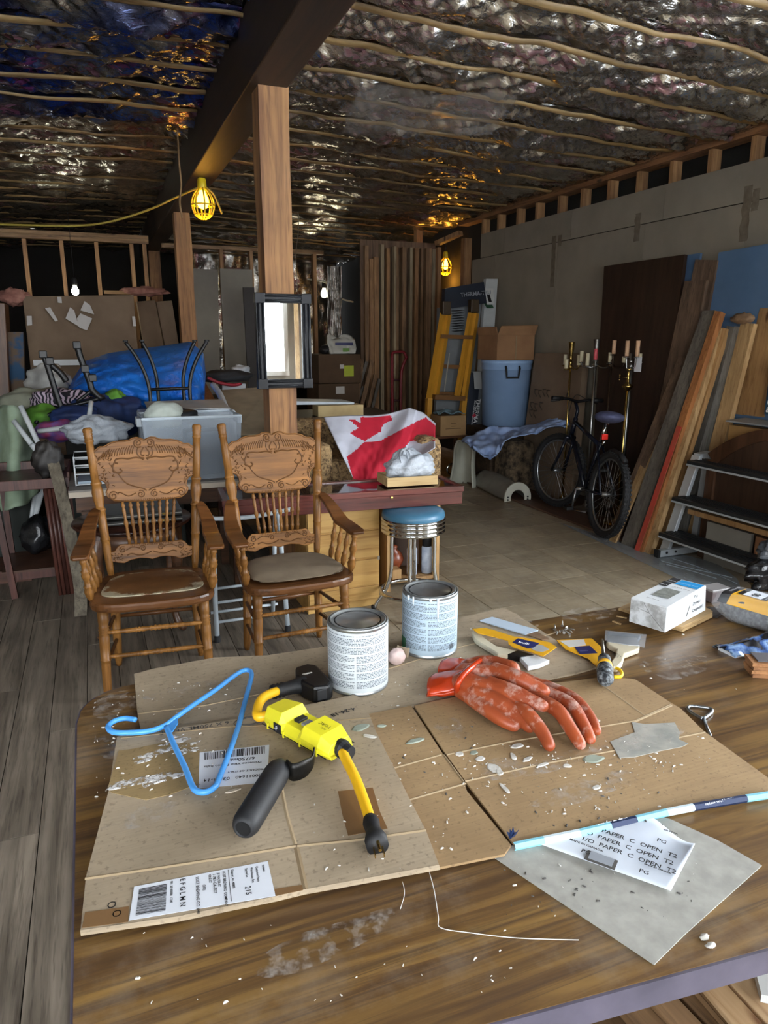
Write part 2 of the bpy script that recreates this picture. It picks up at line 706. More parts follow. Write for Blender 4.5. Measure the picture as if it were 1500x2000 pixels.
def post(y, nm):
    m = MB()
    n = 26

    def side(u, v):
        a = int(round(u * 16)) % 16
        k, t = divmod(a, 4)
        t /= 4
        cs = [(-.078, -.078), (.078, -.078), (.078, .078), (-.078, .078)]
        p, q = cs[k], cs[(k + 1) % 4]
        z = v * 2.76
        x, yy = p[0] + (q[0] - p[0]) * t, p[1] + (q[1] - p[1]) * t
        wob = .007 * nz(z * 2.3, y, k) + .004 * nz(z * 9, a, y)
        return V((.975 + x * (1 + wob * 9), y + .078 + yy * (1 + wob * 9), z))
    m.grid(side, 16, n)
    return structure(m.out(nm, HEWN, bevel=0))


post(3.92, 'column')
post(7.85, 'column')
post(11.25, 'column')

# ---- foil-faced insulation between the joists
def foil(name, tint, print_col):
    t = Nt(name)
    v = t.coord((1, 1, 1))
    n1 = t.noise(v, 9, 4, .55, 1.2)
    vs = t.coord((7, 26, 10), (0, 0, .3))
    n2 = t.noise(vs, 1.0, 4, .6, .8)
    vo = t.node('ShaderNodeTexVoronoi', feature='DISTANCE_TO_EDGE')
    vo.inputs['Scale'].default_value = 11
    wv = t.node('ShaderNodeVectorMath', operation='ADD')
    nn = t.node('ShaderNodeTexNoise')
    nn.inputs['Scale'].default_value = 5
    t.link(v, nn.inputs['Vector'])
    t.link(v, wv.inputs[0])
    t.link(nn.outputs['Color'], wv.inputs[1])
    t.link(wv.outputs[0], vo.inputs['Vector'])
    c = t.ramp(n1, [(.3, tint[0]), (.7, tint[1])])
    if len(tint) > 2:
        c = t.mix(t.ramp(t.noise(t.coord((1, 1.6, 1)), 1.3, 2), [(.44, 0.0), (.56, .9)]), c, tint[2])
    # printed rows of lettering, worn to smears
    vp = t.coord((9, 26, 9))
    pr = t.noise(vp, 1.6, 2, .5)
    vr = t.coord((1.7, 2.2, 1))
    pm = t.noise(vr, 1.3, 2, .5)
    m1 = t.ramp(pr, [(.46, 0.0), (.52, 1.0)])
    m2 = t.ramp(pm, [(.54, 0.0), (.60, .8)])
    mm = t.node('ShaderNodeMath', operation='MULTIPLY')
    t.link(m1, mm.inputs[0])
    t.link(m2, mm.inputs[1])
    c = t.mix(mm.outputs[0], c, print_col)
    t.col(c)
    me = t.node('ShaderNodeMath', operation='MULTIPLY_ADD')
    t.link(mm.outputs[0], me.inputs[0])
    me.inputs[1].default_value = -.5
    me.inputs[2].default_value = .95
    t.link(me.outputs[0], t.b.inputs['Metallic'])
    t.set(Roughness=.2)
    b1 = t.bump(n2, .35, .03)
    b2 = t.bump(n1, .30, .02, b1)
    t.bump(t.ramp(vo.outputs['Distance'], [(0.0, 0.0), (.12, 1.0)]), .10, .006, b2)
    return t.m


FOIL = foil('foil_facing', ('b3b0aa', 'e0ddd7'), '74303a')
FOIL_BLUE = foil('foil_facing_blue', ('8f8b84', 'c0bcb4', '34539c'), '6a1838')
KRAFT = wood('kraft_flange', 'a98a58', '6f5430', 'X', .6, .6)
ce = structure(MB().box((0, 5.9, 3.42), (9.4, 16.8, .06)).out('ceiling', DARK))
JS = .405


def batt(x0, x1, y, zj, zs, far, mt):
    nu, nv = (300, 30) if y < 5.2 else (150, 14) if not far else (70, 8)
    L = x1 - x0
    nu = int(nu * L / 3.4)
    sd = y * 7.3 + x0

    def fn(u, v):
        x = x0 + L * u
        s = math.sin(PI * v)
        sag = .045 + .055 * (nz(x * 1.1, sd) + .5) + .03 * nz(x * 3.1, sd + 4)
        z = zj(x) - max(sag, .0) * s ** .7
        yy = y + (v - .02) * (JS * 1.03) + .03 * nz(x * 2.2, sd + v * .4) + .012 * nz(x * 7, sd, v * 3)
        w = .030 * nz(x * 5, v * 4, sd) + .062 * abs(nz(x * 5 + v * 3.2, v * 1.8 + x * .8, sd)) + .034 * abs(nz(x * 11 - v * 6, v * 2.5 + x * 1.5, sd + 3)) + .014 * abs(nz(x * 25 + v * 9, v * 5, sd + 6))
        return V((x, yy, z + w * min(1, 3 * s + .15)))
    MB().grid(fn, nu, nv).out('insulation_batt', mt, ce, smooth=True)

    def strip(u, v):
        x = x0 + L * u
        wd = .030 + .024 * nz(x * 1.7, sd + 11)
        yy = y + .03 * nz(x * 2.2, sd) + .018 * nz(x * 1.0, sd + 3) + (v - .5) * 2 * max(wd, .008)
        z = zj(x) - .028 - .022 * nz(x * 1.4, sd + 7) - .012 * nz(x * 5, sd + 2) - .012 * math.sin(PI * v)
        return V((x, yy, z))
    MB().grid(strip, max(30, nu // 2), 3).out('kraft_flange', KRAFT, ce, smooth=True, solid=.006)


k = 0
y = -2.1
while y < 14.0:
    far = y > 7.5
    batt(1.06, 4.34 if y < 8 else 4.5, y, lambda x: 3.06 - .10 * (x - 1.06) / 3.3, 0, far, FOIL)
    batt(-4.45, .845, y, lambda x: 3.10 - .02 * abs(x - .8), 0, far, FOIL_BLUE if 2.6 < y < 6.0 else FOIL)
    y += JS
# a clear plastic scrap stapled under the foil right of the post
PLASTIC = Nt('clear_poly')
PLASTIC.set(**{'Base Color': lin('c9c9c6'), 'Roughness': .25, 'Alpha': .32})
PLASTIC = PLASTIC.m
pa, pb = PZ(660, 215, 2.86), PZ(990, 190, 2.86)


def scrap(u, v):
    a, b = PZ(665, 262, 2.85), PZ(960, 262, 2.85)
    c, d = PZ(700, 170, 2.86), PZ(1010, 188, 2.86)
    p = a.lerp(b, u).lerp(c.lerp(d, u), v)
    return p + V((.03 * nz(v * 3, 1), .02 * nz(u * 4, 2), .03 * nz(u * 3, v * 3, 5) + .012 * nz(u * 11, v * 9, 5)))


MB().grid(scrap, 30, 14).out('poly_scrap', PLASTIC, ce, smooth=True, world=False)

# ---- stud framing at the back
fr = structure(MB().box((-1.85, 9.32, 2.63), (5.2, .09, .045)).out('wall_far', LUMBER_X))
MB().box((-1.85, 9.32, 2.675), (5.2, .09, .04)).out('top_plate', LUMBER_X, fr)
MB().box((1.9, 9.32, 2.60), (2.0, .09, .045)).out('top_plate', LUMBER_X, fr)
s0 = MB().box((0, 0, 1.3), (.042, .09, 2.6)).out('stud', LUMBER, fr)
for k, x in enumerate((-.576, -.197, .173, .556, .70, 1.183, 1.594, 1.96, 2.78, -.98, -1.38, -1.8, -2.2)):
    o = s0 if k == 0 else s0.copy()
    if k:
        COL.objects.link(o)
    o.location = (x, 9.32, 0)
MB().box((.38, 9.32, 2.05), (.34, .085, .04)).out('cross_brace', LUMBER_X, fr)
# ceiling-high partition of raw studs and boards at the far right
pw = structure(MB().box((3.62, 8.52, 1.34), (1.0, .03, 2.68)).out('wall_partition', wood('rough_board', '8a6c52', '523a28', 'Z', .7)))
for k, (px, wd, mt, zt) in enumerate(((717, .05, 0, 2.6), (724, .045, 1, 2.45), (733, .06, 1, 2.47), (746, .04, 2, 2.62), (757, .04, 1, 2.58), (768, .03, 2, 2.6), (775, .055, 0, 2.6), (787, .05, 0, 2.6), (800, .035, 2, 2.6), (812, .05, 1, 2.6), (822, .03, 0, 2.6), (833, .075, 0, 2.6), (846, .04, 2, 2.6), (854, .045, 1, 2.62))):
    x = PY(px, 600, 8.42).x
    lm = (wood('aged_stud', 'a07c58', '614830', 'Z', .7, 1.0, '2a1a10'), LUMBER, wood('pale_stud', 'b8a584', '7d6d54', 'Z', .7))[mt]
    MB().box((x, 8.44 - .02 * (k % 3), zt / 2), (wd, .05 + .03 * (k % 2), zt)).out('stud', lm, pw)
# doorway framing past the end of the drywall
MB().box((WALL_X - .02, 8.12, 1.35), (.10, .09, 2.7)).out('door_post', LUMBER, pw)
MB().box((4.2, 9.2, 2.55), (.09, .09, .9 * 2), frame((0, 0, 0))).out('door_post', LUMBER, pw)
MB().bar(PY(853, 476, 8.3), PY(900, 455, 8.0), .09, .05).out('brace', LUMBER, pw)
MB().bar(PY(860, 500, 9.6), PY(930, 497, 9.6), .05, .10).out('cross_brace', LUMBER, pw)
# foil-hung far wall


def farfoil(x0, x1, z0, z1, Y):
    return MB().grid(lambda u, v: V((x0 + (x1 - x0) * u, Y + .10 * nz(u * 9, v * 3, x0) + .04 * nz(u * 25, v * 9), z0 + (z1 - z0) * v)), 60, 40)


o = farfoil(1.6, 4.5, .6, 3.0, 13.6).out('wall_foil', FOIL, smooth=True)
structure(o)
for (px, dx) in ((640, .2), (715, .25), (868, .35)):
    pp = PY(px, 600, 9.9)
    structure(farfoil(pp.x, pp.x + dx, .9, 2.5, 9.9).out('wall_foil_strip', FOIL, smooth=True))
# ================================================================ the work table and what lies on it
TZ = .765
LAM = Nt('laminate_woodgrain')
_v = LAM.coord((2.2, 34, 34), (0, 0, -.05), rnd=False)
_f = LAM.noise(_v, 1.0, 6, .6, .9)
_c = LAM.ramp(_f, [(.25, '3a2a1f'), (.42, '604628'), (.55, '7d5f34'), (.72, '94743f')])
_v2 = LAM.coord((1.1, 75, 20), (0, 0, -.05), rnd=False)
_c = LAM.mix(LAM.ramp(LAM.noise(_v2, 1.0, 4, .65, .5), [(.34, .75), (.5, 0.0)]), _c, '3b2c26')
_v3 = LAM.coord((1, 9, 9), (0, 0, -.05), rnd=False)
_c = LAM.mix(LAM.ramp(LAM.noise(_v3, 1.0, 3), [(.35, .4), (.65, 0.0)]), _c, '57432f')
_v4 = LAM.coord((1, 1, 1), rnd=False)          # dust and scuffs
_c = LAM.mix(LAM.ramp(LAM.noise(_v4, 5, 7, .7), [(.52, 0.0), (.78, .35)]), _c, 'a59a8c')
LAM.col(_c)
LAM.set(Roughness=.30)
LAM.bump(_f, .06, .001)
LAM = LAM.m
VINYL = mat('vinyl_edge', '625c6a', '4a4652', .45, scale=9)
STEEL_DK = plain('dark_steel', '4a4a4c', .4, .8)

tb = thing('work_table', 'brown woodgrain laminate table strewn with cardboard, tools and paint cans', 'table', (.9, 1.0, 0))
poly = [(-.082, .60), (-.03, .575), (.341, .545), (.719, .503), (1.45, .41), (2.35, .30), (2.35, 1.49), (1.40, 1.51), (.12, 1.54)]
for a in range(1, 6):
    t = R(90 + 15 * a)
    poly.append((.03 + .115 * math.cos(t), 1.425 + .112 * math.sin(t)))
poly.append((-.088, 1.40))
MB().prism(poly, .026, None, TZ - .026).out('tabletop', LAM, tb, world=True)
rim = []
for i in range(len(poly)):
    rim.append(V((poly[i][0], poly[i][1], TZ - .0165)))
ed = MB()
n = len(rim)
cx = sum((p for p in rim), V()) / n
for (za, zb, k) in ((TZ - .037, TZ - .001, .004),):
    vs, fs = [], []
    for p in rim:
        d = (p - cx)
        d.z = 0
        d.normalize()
        vs += [(p.x, p.y, za), (p.x + d.x * k, p.y + d.y * k, za), (p.x + d.x * k, p.y + d.y * k, zb), (p.x, p.y, zb)]
    for i in range(n):
        j = (i + 1) % n
        for q in range(4):
            fs.append((i * 4 + q, i * 4 + (q + 1) % 4, j * 4 + (q + 1) % 4, j * 4 + q))
    ed.add(vs, fs)
ed.out('edge_band', VINYL, tb, world=True)
MB().box((1.1, 1.06, TZ - .06), (1.7, .04, .06)).out('apron', STEEL_DK, tb, world=True)
for lx, ly in ((.12, .8), (.12, 1.3), (2.05, .62), (2.05, 1.28)):
    MB().tube([(lx, ly, TZ - .03), (lx, ly, .002)], .014, 10).out('leg', STEEL_DK, tb, smooth=True, world=True)

# ---- cardboard
def cardboard(name, c1, c2, rib=True):
    t = Nt(name)
    v = t.coord((1, 1, 1), rnd=False)
    c = t.ramp(t.noise(v, 5, 5, .6), [(.3, c2), (.7, c1)])
    v2 = t.coord((3, 240, 3), (0, 0, 1.45), rnd=False)
    c = t.mix(t.ramp(t.noise(v2, 1.0, 1), [(.35, .10), (.65, 0.0)]), c, tuple(x * .7 for x in lin(c2)[:3]))
    v3 = t.coord((120, 120, 120), rnd=False)
    c = t.mix(t.ramp(t.noise(v3, 1.0, 2), [(.30, .30), (.42, 0.0)]), c, tuple(x * .6 for x in lin(c2)[:3]))
    t.col(c)
    t.set(Roughness=.85)
    t.bump(t.noise(v2, 1.0, 1), .06, .001)
    return t.m


CARD_A = cardboard('cardboard_weathered', 'b09e84', '93836c')
CARD_C = cardboard('cardboard_brown', 'a98c64', '8e7350')
CARD_IN = plain('cardboard_edge', '8f7a5c', .9)
CREASE = plain('cardboard_crease', 'a89373', .9)
PAPER = plain('white_paper', 'dfe3ea', .7)
INK = plain('black_ink', '1d1c1e', .6)
GREYINK = plain('grey_ink', '4d4a47', .7)
def powder(name, c, lo=.46, hi=.56, sc=70, top=.9):
    t = Nt(name)
    v = t.coord((1, 1, 1))
    a = t.ramp(t.noise(v, sc, 6, .7), [(lo, 0.0), (hi, top)])
    t.link(a, t.b.inputs['Alpha'])
    t.set(**{'Base Color': lin(c), 'Roughness': .9})
    return t.m


POWDER = powder('plaster_powder', 'e2e0de')
POWDER2 = powder('plaster_film', 'cfc8bf', .48, .74, 40, .5)
PLAST = mat('dried_plaster', 'dfdcd6', 'b5b0a6', .85, scale=60)
PUTTY = mat('grey_putty', 'b0aba0', '8f9088', .85, scale=24)
GREENP = mat('green_grey_paint', 'a9b3a3', '8a9183', .5, scale=18)
TAPE = Nt('brown_tape')
TAPE.set(**{'Base Color': lin('8a6a48'), 'Roughness': .2, 'Alpha': .75})
TAPE = TAPE.m


def pp(pts, z):
    return [(PZ(x, y, z).x, PZ(x, y, z).y) for x, y in pts]


def sheet(px, z, th, m, par, name, wob=.003, bump=0):
    """a flat or slightly bowed board whose outline is given where it lies on the table"""
    mb = MB().prism(pp(px, z), th, None, z - th)
    return mb.out(name, m, par, world=True)


def crease(par, px, z, w=.004, m=None, name='crease'):
    a = [PZ(x, y, z) for x, y in px]
    mb = MB()
    vs, fs = [], []
    for i, p in enumerate(a):
        t = (a[min(i + 1, len(a) - 1)] - a[max(i - 1, 0)]).normalized()
        s_ = V((-t.y, t.x, 0)) * w / 2
        vs += [p - s_, p + V((0, 0, .0012)), p + s_]
    for i in range(len(a) - 1):
        fs += [(3 * i, 3 * i + 1, 3 * i + 4, 3 * i + 3), (3 * i + 1, 3 * i + 2, 3 * i + 5, 3 * i + 4)]
    mb.add(vs, fs)
    return mb.out(name, m or CREASE, par, world=True)


def patch(par, cx, cy, rx, ry, z, m, name='plaster_spot', ang=0, th=.0015, rag=.25, n=18):
    c = PZ(cx, cy, z)
    pts = []
    th *= random.uniform(.7, 1.3)
    s = random.random() * 50
    for k in range(n):
        a = 2 * PI * k / n
        q = 1 + rag * nz(math.cos(a) * 1.5 + s, math.sin(a) * 1.5, s)
        x, y = rx * q * math.cos(a), ry * q * math.sin(a)
        pts.append((c.x + x * math.cos(ang) - y * math.sin(ang), c.y + x * math.sin(ang) + y * math.cos(ang)))
    mb = MB()
    vs = [(x, y, z) for x, y in pts] + [((x - c.x) * .8 + c.x, (y - c.y) * .8 + c.y, z + th) for x, y in pts]
    fs = [(k, (k + 1) % n, n + (k + 1) % n, n + k) for k in range(n)] + [tuple(range(n, 2 * n))]
    mb.add(vs, fs)
    return mb.out(name, m, par, world=True, smooth=False)


CT = .004
# far sheet, under the paint cans
zb = TZ + .0045
cb = thing('cardboard_sheet', 'weathered cardboard sheet under the two paint cans along the far table edge', 'cardboard', PZ(600, 1320, TZ), 0, 'flattened cardboard on the work table')
sheet([(262, 1316), (300, 1306), (420, 1284), (520, 1280), (640, 1262), (800, 1228), (985, 1187), (1010, 1200), (1165, 1303), (1120, 1316), (1060, 1328), (930, 1352), (806, 1380), (700, 1420), (480, 1450), (280, 1452), (268, 1390)], zb, CT, CARD_A, cb, 'panel')
crease(cb, [(270, 1394), (400, 1378), (560, 1345), (720, 1318), (905, 1262), (975, 1246)], zb, .004)
crease(cb, [(1000, 1258), (1085, 1236)], zb, .004)
# middle and right sheet
zc = TZ + .0085
cc = thing('cardboard_sheet', 'brown unfolded box with slit flaps under the orange gloves', 'cardboard', PZ(1100, 1500, TZ), 0, 'flattened cardboard on the work table')
sheet([(700, 1398), (762, 1386), (803, 1378), (866, 1474), (908, 1530), (912, 1545), (998, 1650), (985, 1668), (857, 1694), (830, 1660)], zc, CT, CARD_C, cc, 'panel')
sheet([(809, 1378), (930, 1352), (1060, 1337), (1180, 1322), (1240, 1326), (1310, 1372), (1330, 1384), (1375, 1428), (1502, 1520), (1502, 1546), (1250, 1590), (1002, 1646), (914, 1532), (872, 1474)], zc, CT, CARD_C, cc, 'panel')
for px in ([(872, 1474), (1000, 1448), (1180, 1418), (1240, 1408), (1310, 1376)], [(908, 1526), (1060, 1492), (1220, 1462), (1377, 1430)], [(770, 1500), (862, 1474)], [(800, 1562), (910, 1530)], [(1168, 1332), (1262, 1400)], [(1235, 1412), (1312, 1378)]):
    crease(cc, px, zc, .0045)
crease(cc, [(866, 1474), (906, 1528)], zc, .004, CARD_IN, 'slit')
# printed blue edge band
BLUE_A, BLUE_B, NAVY = plain('print_aqua', '8fd3e4', .5), plain('print_white_blue', 'dcebf0', .5), plain('print_navy', '16294f', .5)
eb = [(1002, 1646), (1060, 1634), (1130, 1620), (1190, 1606), (1240, 1594), (1300, 1580), (1352, 1570), (1400, 1562), (1455, 1553), (1502, 1546)]
ebm = [BLUE_A, BLUE_B, BLUE_A, NAVY, BLUE_A, BLUE_B, NAVY, NAVY, BLUE_A]
for (a, b, m) in zip(eb[:-1], eb[1:], ebm):
    p, q = PZ(*a, zc + .004), PZ(*b, zc + .004)
    d = (q - p).normalized()
    s_ = V((d.y, -d.x, 0))
    if s_.y > 0:
        s_ = -s_
    mb = MB()
    vs = []
    for e in (p, q):
        vs += [e + V((0, 0, .0008)), e + s_ * .005 + V((0, 0, .0012)), e + s_ * .009 - V((0, 0, .004)), e + s_ * .006 - V((0, 0, .009))]
    mb.add(vs, [(0, 1, 5, 4), (1, 2, 6, 5), (2, 3, 7, 6)])
    mb.out('printed_edge', m, cc, world=True, solid=.0008)
WHITEINK = plain('white_ink', 'f2f4f6', .5)
p, q = PZ(1222, 1601, zc + .0065), PZ(1150, 1618, zc + .0065)
text('wrap to my list!', .0085, PZ(1226, 1596, zc + .0058), q - p, V((.2, -1, -.6)), WHITEINK, cc, 'printed_words', bold=.0002)
text('Amazing prices, everyday', .0055, PZ(1432, 1557, zc + .0058), q - p, V((.2, -1, -.6)), WHITEINK, cc, 'printed_words')
# torn corner of the band
mb = MB()
for k in range(5):
    a = PZ(1000, 1640, zc)
    mb.add([a + V((-.004, 0, .002)), a + V((.008, .004, .002)), a + V((-.006 + .004 * k, .006 - .002 * k, .012 + .004 * (k % 3)))], [(0, 1, 2)])
mb.out('torn_corner', NAVY, cc, world=True, solid=.0006)
# front-left panel box, lying over both
za = TZ + .015
ca = thing('cardboard_sheet', 'creased shipping carton panel with two white barcode labels under the blue hanger', 'cardboard', PZ(480, 1600, TZ), 0, 'flattened cardboard on the work table')
sheet([(157, 1818), (168, 1712), (212, 1545), (228, 1440), (246, 1430), (330, 1424), (480, 1402), (620, 1372), (690, 1357), (708, 1364), (735, 1430), (800, 1560), (832, 1622), (858, 1690), (600, 1737), (580, 1655), (574, 1652), (594, 1738), (536, 1752), (350, 1790)], za, .006, CARD_A, ca, 'panel')
for px in ([(166, 1716), (290, 1698), (420, 1678), (578, 1652)], [(580, 1652), (700, 1640), (832, 1621)], [(546, 1520), (560, 1590), (577, 1650)]):
    crease(ca, px, za, .006)
crease(ca, [(236, 1442), (440, 1420), (575, 1415), (725, 1402)], za, .003, CARD_IN)
crease(ca, [(579, 1656), (597, 1737)], za, .008, CARD_IN, 'slit')
# corrugated front edge
fe = [(157, 1818), (350, 1790), (536, 1752), (594, 1738), (600, 1737), (858, 1690)]
mb = MB()
vs, fs = [], []
for i, q in enumerate(fe):
    p = PZ(*q, za)
    vs += [p + V((0, .0005, .0004)), p + V((.0, -.0025, -.0015)), p + V((0, -.002, -.006)), p + V((0, .0, -.007))]
for i in range(len(fe) - 1):
    fs += [(4 * i + k, 4 * i + k + 1, 4 * i + 5 + k, 4 * i + 4 + k) for k in range(3)]
mb.add(vs, fs)
mb.out('crushed_edge', CARD_A, ca, world=True)
# torn open liner, tape and labels
LINER = cardboard('cardboard_inner_ply', '9c8459', '836c48')
sheet([(218, 1548), (210, 1540), (232, 1466), (262, 1462), (330, 1448), (380, 1452), (395, 1475), (390, 1530), (330, 1552), (285, 1562)], za + .0008, .0008, LINER, ca, 'torn_liner')
for (x, y, rx, ry, a) in ((268, 1526, .046, .012, .05), (310, 1522, .038, .014, 0), (235, 1532, .02, .008, .1)):
    patch(ca, x, y, rx, ry, za + .0008, POWDER, ang=a, rag=.5, th=.001)
for (x, y, rx, ry) in ((345, 1448, .018, .004), (372, 1452, .012, .004), (300, 1472, .022, .006), (330, 1462, .02, .005), (365, 1466, .016, .006), (280, 1486, .012, .004), (338, 1440, .016, .003)):
    patch(ca, x, y, rx * 1.4, ry * 1.6, za + .0009, POWDER, rag=.6, ang=.15, th=.0007)
sheet([(660, 1545), (728, 1538), (742, 1585), (757, 1618), (680, 1632), (668, 1588)], za + .0006, .0005, TAPE, ca, 'tape_strip')
sheet([(166, 1782), (252, 1770), (250, 1800), (160, 1812)], za + .0006, .0005, TAPE, ca, 'tape_strip')
sheet([(536, 1736), (590, 1728), (592, 1738), (538, 1750)], za + .0006, .0005, TAPE, ca, 'tape_strip')


def label(par, corners, z, name, rows, bars, extra=()):
    """paper label from its four corners (TL, TR, BR, BL as printed), rows of (u, v, size, body), bars (u0, u1, v0, v1)"""
    tl, tr, br, bl = [PZ(x, y, z) for x, y in corners]
    mb = MB()
    up = V((0, 0, .0003))
    mb.hexa([bl, br, tr, tl, bl + up, br + up, tr + up, tl + up])
    o = mb.out(name, PAPER, par, world=True)
    up = V((0, 0, .0006))

    def at(u, v):
        return tl.lerp(tr, u).lerp(bl.lerp(br, u), v) + up
    wx, hy = (tr - tl), (bl - tl)
    for (u, v, sz, body) in rows:
        text(body, sz, at(u, v), wx, -hy, INK, par, 'label_print', bold=.0001)
    if bars:
        u0, u1, v0, v1, vert = bars
        mb = MB()
        t = 0.0
        rr = random.Random(3)
        while t < 1:
            wdt = rr.choice((.008, .012, .02))
            a, b = t, min(1, t + wdt)
            if vert:
                q = [at(u0, v0 + (v1 - v0) * a), at(u1, v0 + (v1 - v0) * a), at(u1, v0 + (v1 - v0) * b), at(u0, v0 + (v1 - v0) * b)]
            else:
                q = [at(u0 + (u1 - u0) * a, v0), at(u0 + (u1 - u0) * b, v0), at(u0 + (u1 - u0) * b, v1), at(u0 + (u1 - u0) * a, v1)]
            mb.add(q, [(3, 2, 1, 0)])
            t = b + rr.choice((.008, .012, .018))
        ob = mb.out('barcode', INK, par, world=True)
        ob['kind'] = 'stuff'


# upside-down wine label under the hanger: read from the far side, so its printed top is at the front
zl = za + .0006
label(ca, [(522, 1528), (388, 1540), (390, 1470), (526, 1455)], zl, 'paper_label', [(.04, .22, .011, '000011640'), (.55, .22, .012, '03-06-14'), (.04, .36, .007, 'PRODUCT OF ITALY'), (.10, .56, .009, 'Prosecco Vino Bianco Italia'), (.2, .70, .013, '6/750mL')], (.06, .94, .76, .97, False))
label(ca, [(523, 1682), (538, 1750), (252, 1798), (262, 1732)], zl, 'paper_label', [], None)
# text of the carton label runs across the label, seen sideways
tl, tr, br, bl = PZ(262, 1732, zl), PZ(523, 1682, zl), PZ(538, 1750, zl), PZ(252, 1798, zl)


def at2(u, v):
    return tl.lerp(tr, u).lerp(bl.lerp(br, u), v) + V((0, 0, .0007))


mb = MB()
t = 0.02
rr = random.Random(5)
while t < .96:
    wdt = rr.choice((.010, .018, .026))
    mb.add([at2(.04, .1 + .85 * t), at2(.24, .1 + .85 * t), at2(.24, .1 + .85 * (t + wdt)), at2(.04, .1 + .85 * (t + wdt))], [(0, 1, 2, 3)])
    t += wdt + rr.choice((.012, .02))
o = mb.out('barcode', INK, ca, world=True)
o['kind'] = 'stuff'
dv = at2(.5, 1) - at2(.5, 0)
du = at2(1, .5) - at2(0, .5)
for (u, v, sz, body) in ((.265, .06, .006, '001  20 000000  12345'), (.335, .04, .014, 'E F G L M N'), (.45, .08, .0085, 'LOST BREWING CO. #48'), (.50, .35, .007, '(200)'), (.545, .08, .0065, 'ONE ST'), (.575, .08, .0085, '1-787-GA-7GT'), (.61, .08, .0065, 'JS WATER ST'), (.65, .06, .0075, 'LOST BREWING COMPANY'), (.715, .06, .0065, 'Shipper, Inc. 48802'), (.80, .62, .015, '215'), (.82, .10, .0065, 'Barrel Ln'), (.86, .10, .0065, 'Warehouse Rm'), (.90, .10, .0065, 'Customer Num'), (.95, .08, .006, '1010001')):
    text(body, sz * .72, at2(u, v), dv, du, INK, ca, 'label_print', bold=.0001)
mb = MB()
mb.add([at2(.69, .04), at2(.694, .04), at2(.694, .96), at2(.69, .96)], [(0, 1, 2, 3)])
mb.out('label_rule', INK, ca, world=True)
text('4-24-18', .017, PZ(690, 1381, zl), PZ(655, 1392, zl) - PZ(690, 1381, zl), V((0, -1, 0)), INK, ca, 'printed_words', bold=.0002)
text('6 X 750ML VERRE', .017, PZ(447, 1408, zl), PZ(345, 1424, zl) - PZ(447, 1408, zl), V((0, -1, 0)), GREYINK, ca, 'printed_words', bold=.0002)
for r_ in (.030, .023):
    c = PZ(487, 1408, zl)
    mb = MB().tube([c + V((r_ * math.cos(2 * PI * k / 28), .55 * r_ * math.sin(2 * PI * k / 28), 0)) for k in range(28)], .0008, 4, closed=True)
    mb.out('printed_emblem', GREYINK, ca, world=True)
text('O', .016, PZ(237, 1789, zl), PZ(237, 1770, zl) - PZ(237, 1789, zl), V((-1, 0, 0)), INK, ca, 'printed_words')
text('O', .016, PZ(227, 1772, zl), PZ(227, 1753, zl) - PZ(227, 1772, zl), V((-1, 0, 0)), INK, ca, 'printed_words')
patch(ca, 704, 1421, .018, .012, za + .0004, GREENP, 'paint_drip', .2)
patch(ca, 722, 1438, .014, .006, za + .0004, PLAST, 'paint_drip', -.7)
patch(ca, 455, 1545, .014, .0035, za + .0006, plain('pale_glue', 'c3b5a0', .4), 'paint_drip', .1)
# paint and plaster on the middle sheet
patch(cc, 812, 1447, .020, .007, zc + .0004, GREENP, 'paint_drip', .1)
for (x, y, rx, ry, m) in ((1010, 1457, .014, .007, PLAST), (1003, 1478, .005, .012, PLAST), (938, 1482, .010, .007, PLAST), (898, 1473, .008, .007, PLAST), (925, 1470, .008, .006, GREENP), (1159, 1482, .020, .012, GREENP), (1030, 1483, .012, .005, PLAST), (1060, 1494, .014, .004, PLAST), (1108, 1496, .008, .005, PLAST), (986, 1540, .004, .016, PLAST), (976, 1508, .006, .010, PLAST), (745, 1418, .009, .005, GREENP), (955, 1390, .014, .004, PLAST), (1167, 1408, .006, .004, PLAST), (1165, 1538, .008, .005, PLAST), (965, 1500, .012, .014, PLAST)):
    patch(cc, x, y, rx, ry, zc + .0004, m, 'plaster_spot', random.uniform(-.4, .4))
sheet([(1192, 1448), (1240, 1430), (1234, 1410), (1260, 1414), (1318, 1411), (1328, 1430), (1326, 1444), (1344, 1452), (1332, 1458), (1290, 1466), (1240, 1478), (1210, 1480)], zc + .0012, .0012, PUTTY, cc, 'putty_smear')
for (par, x, y, rx, ry, z, mt) in ((cc, 985, 1500, .05, .03, zc, POWDER2), (cc, 1100, 1485, .09, .02, zc, POWDER2), (cc, 880, 1420, .03, .04, zc, POWDER2), (cc, 1150, 1540, .1, .03, zc, POWDER2), (cb, 380, 1345, .10, .03, zb, POWDER2), (cb, 1000, 1225, .08, .04, zb, POWDER2), (cb, 700, 1290, .05, .03, zb, POWDER2), (ca, 290, 1590, .06, .03, za, POWDER2), (cc, 1270, 1440, .08, .03, zc + .0013, POWDER2), (tb, 230, 1380, .05, .06, TZ, POWDER2), (tb, 215, 1450, .03, .05, TZ, POWDER2), (tb, 640, 1840, .10, .025, TZ, POWDER2), (tb, 1150, 1200, .10, .05, TZ, POWDER2), (tb, 1320, 1300, .10, .06, TZ, POWDER2)):
    patch(par, x, y, rx, ry, z + .0003, mt, 'dust_film', .1, .0004, .4)
# crumbs of plaster everywhere on the boards
rr = random.Random(11)
cr = MB()
cr2 = MB()


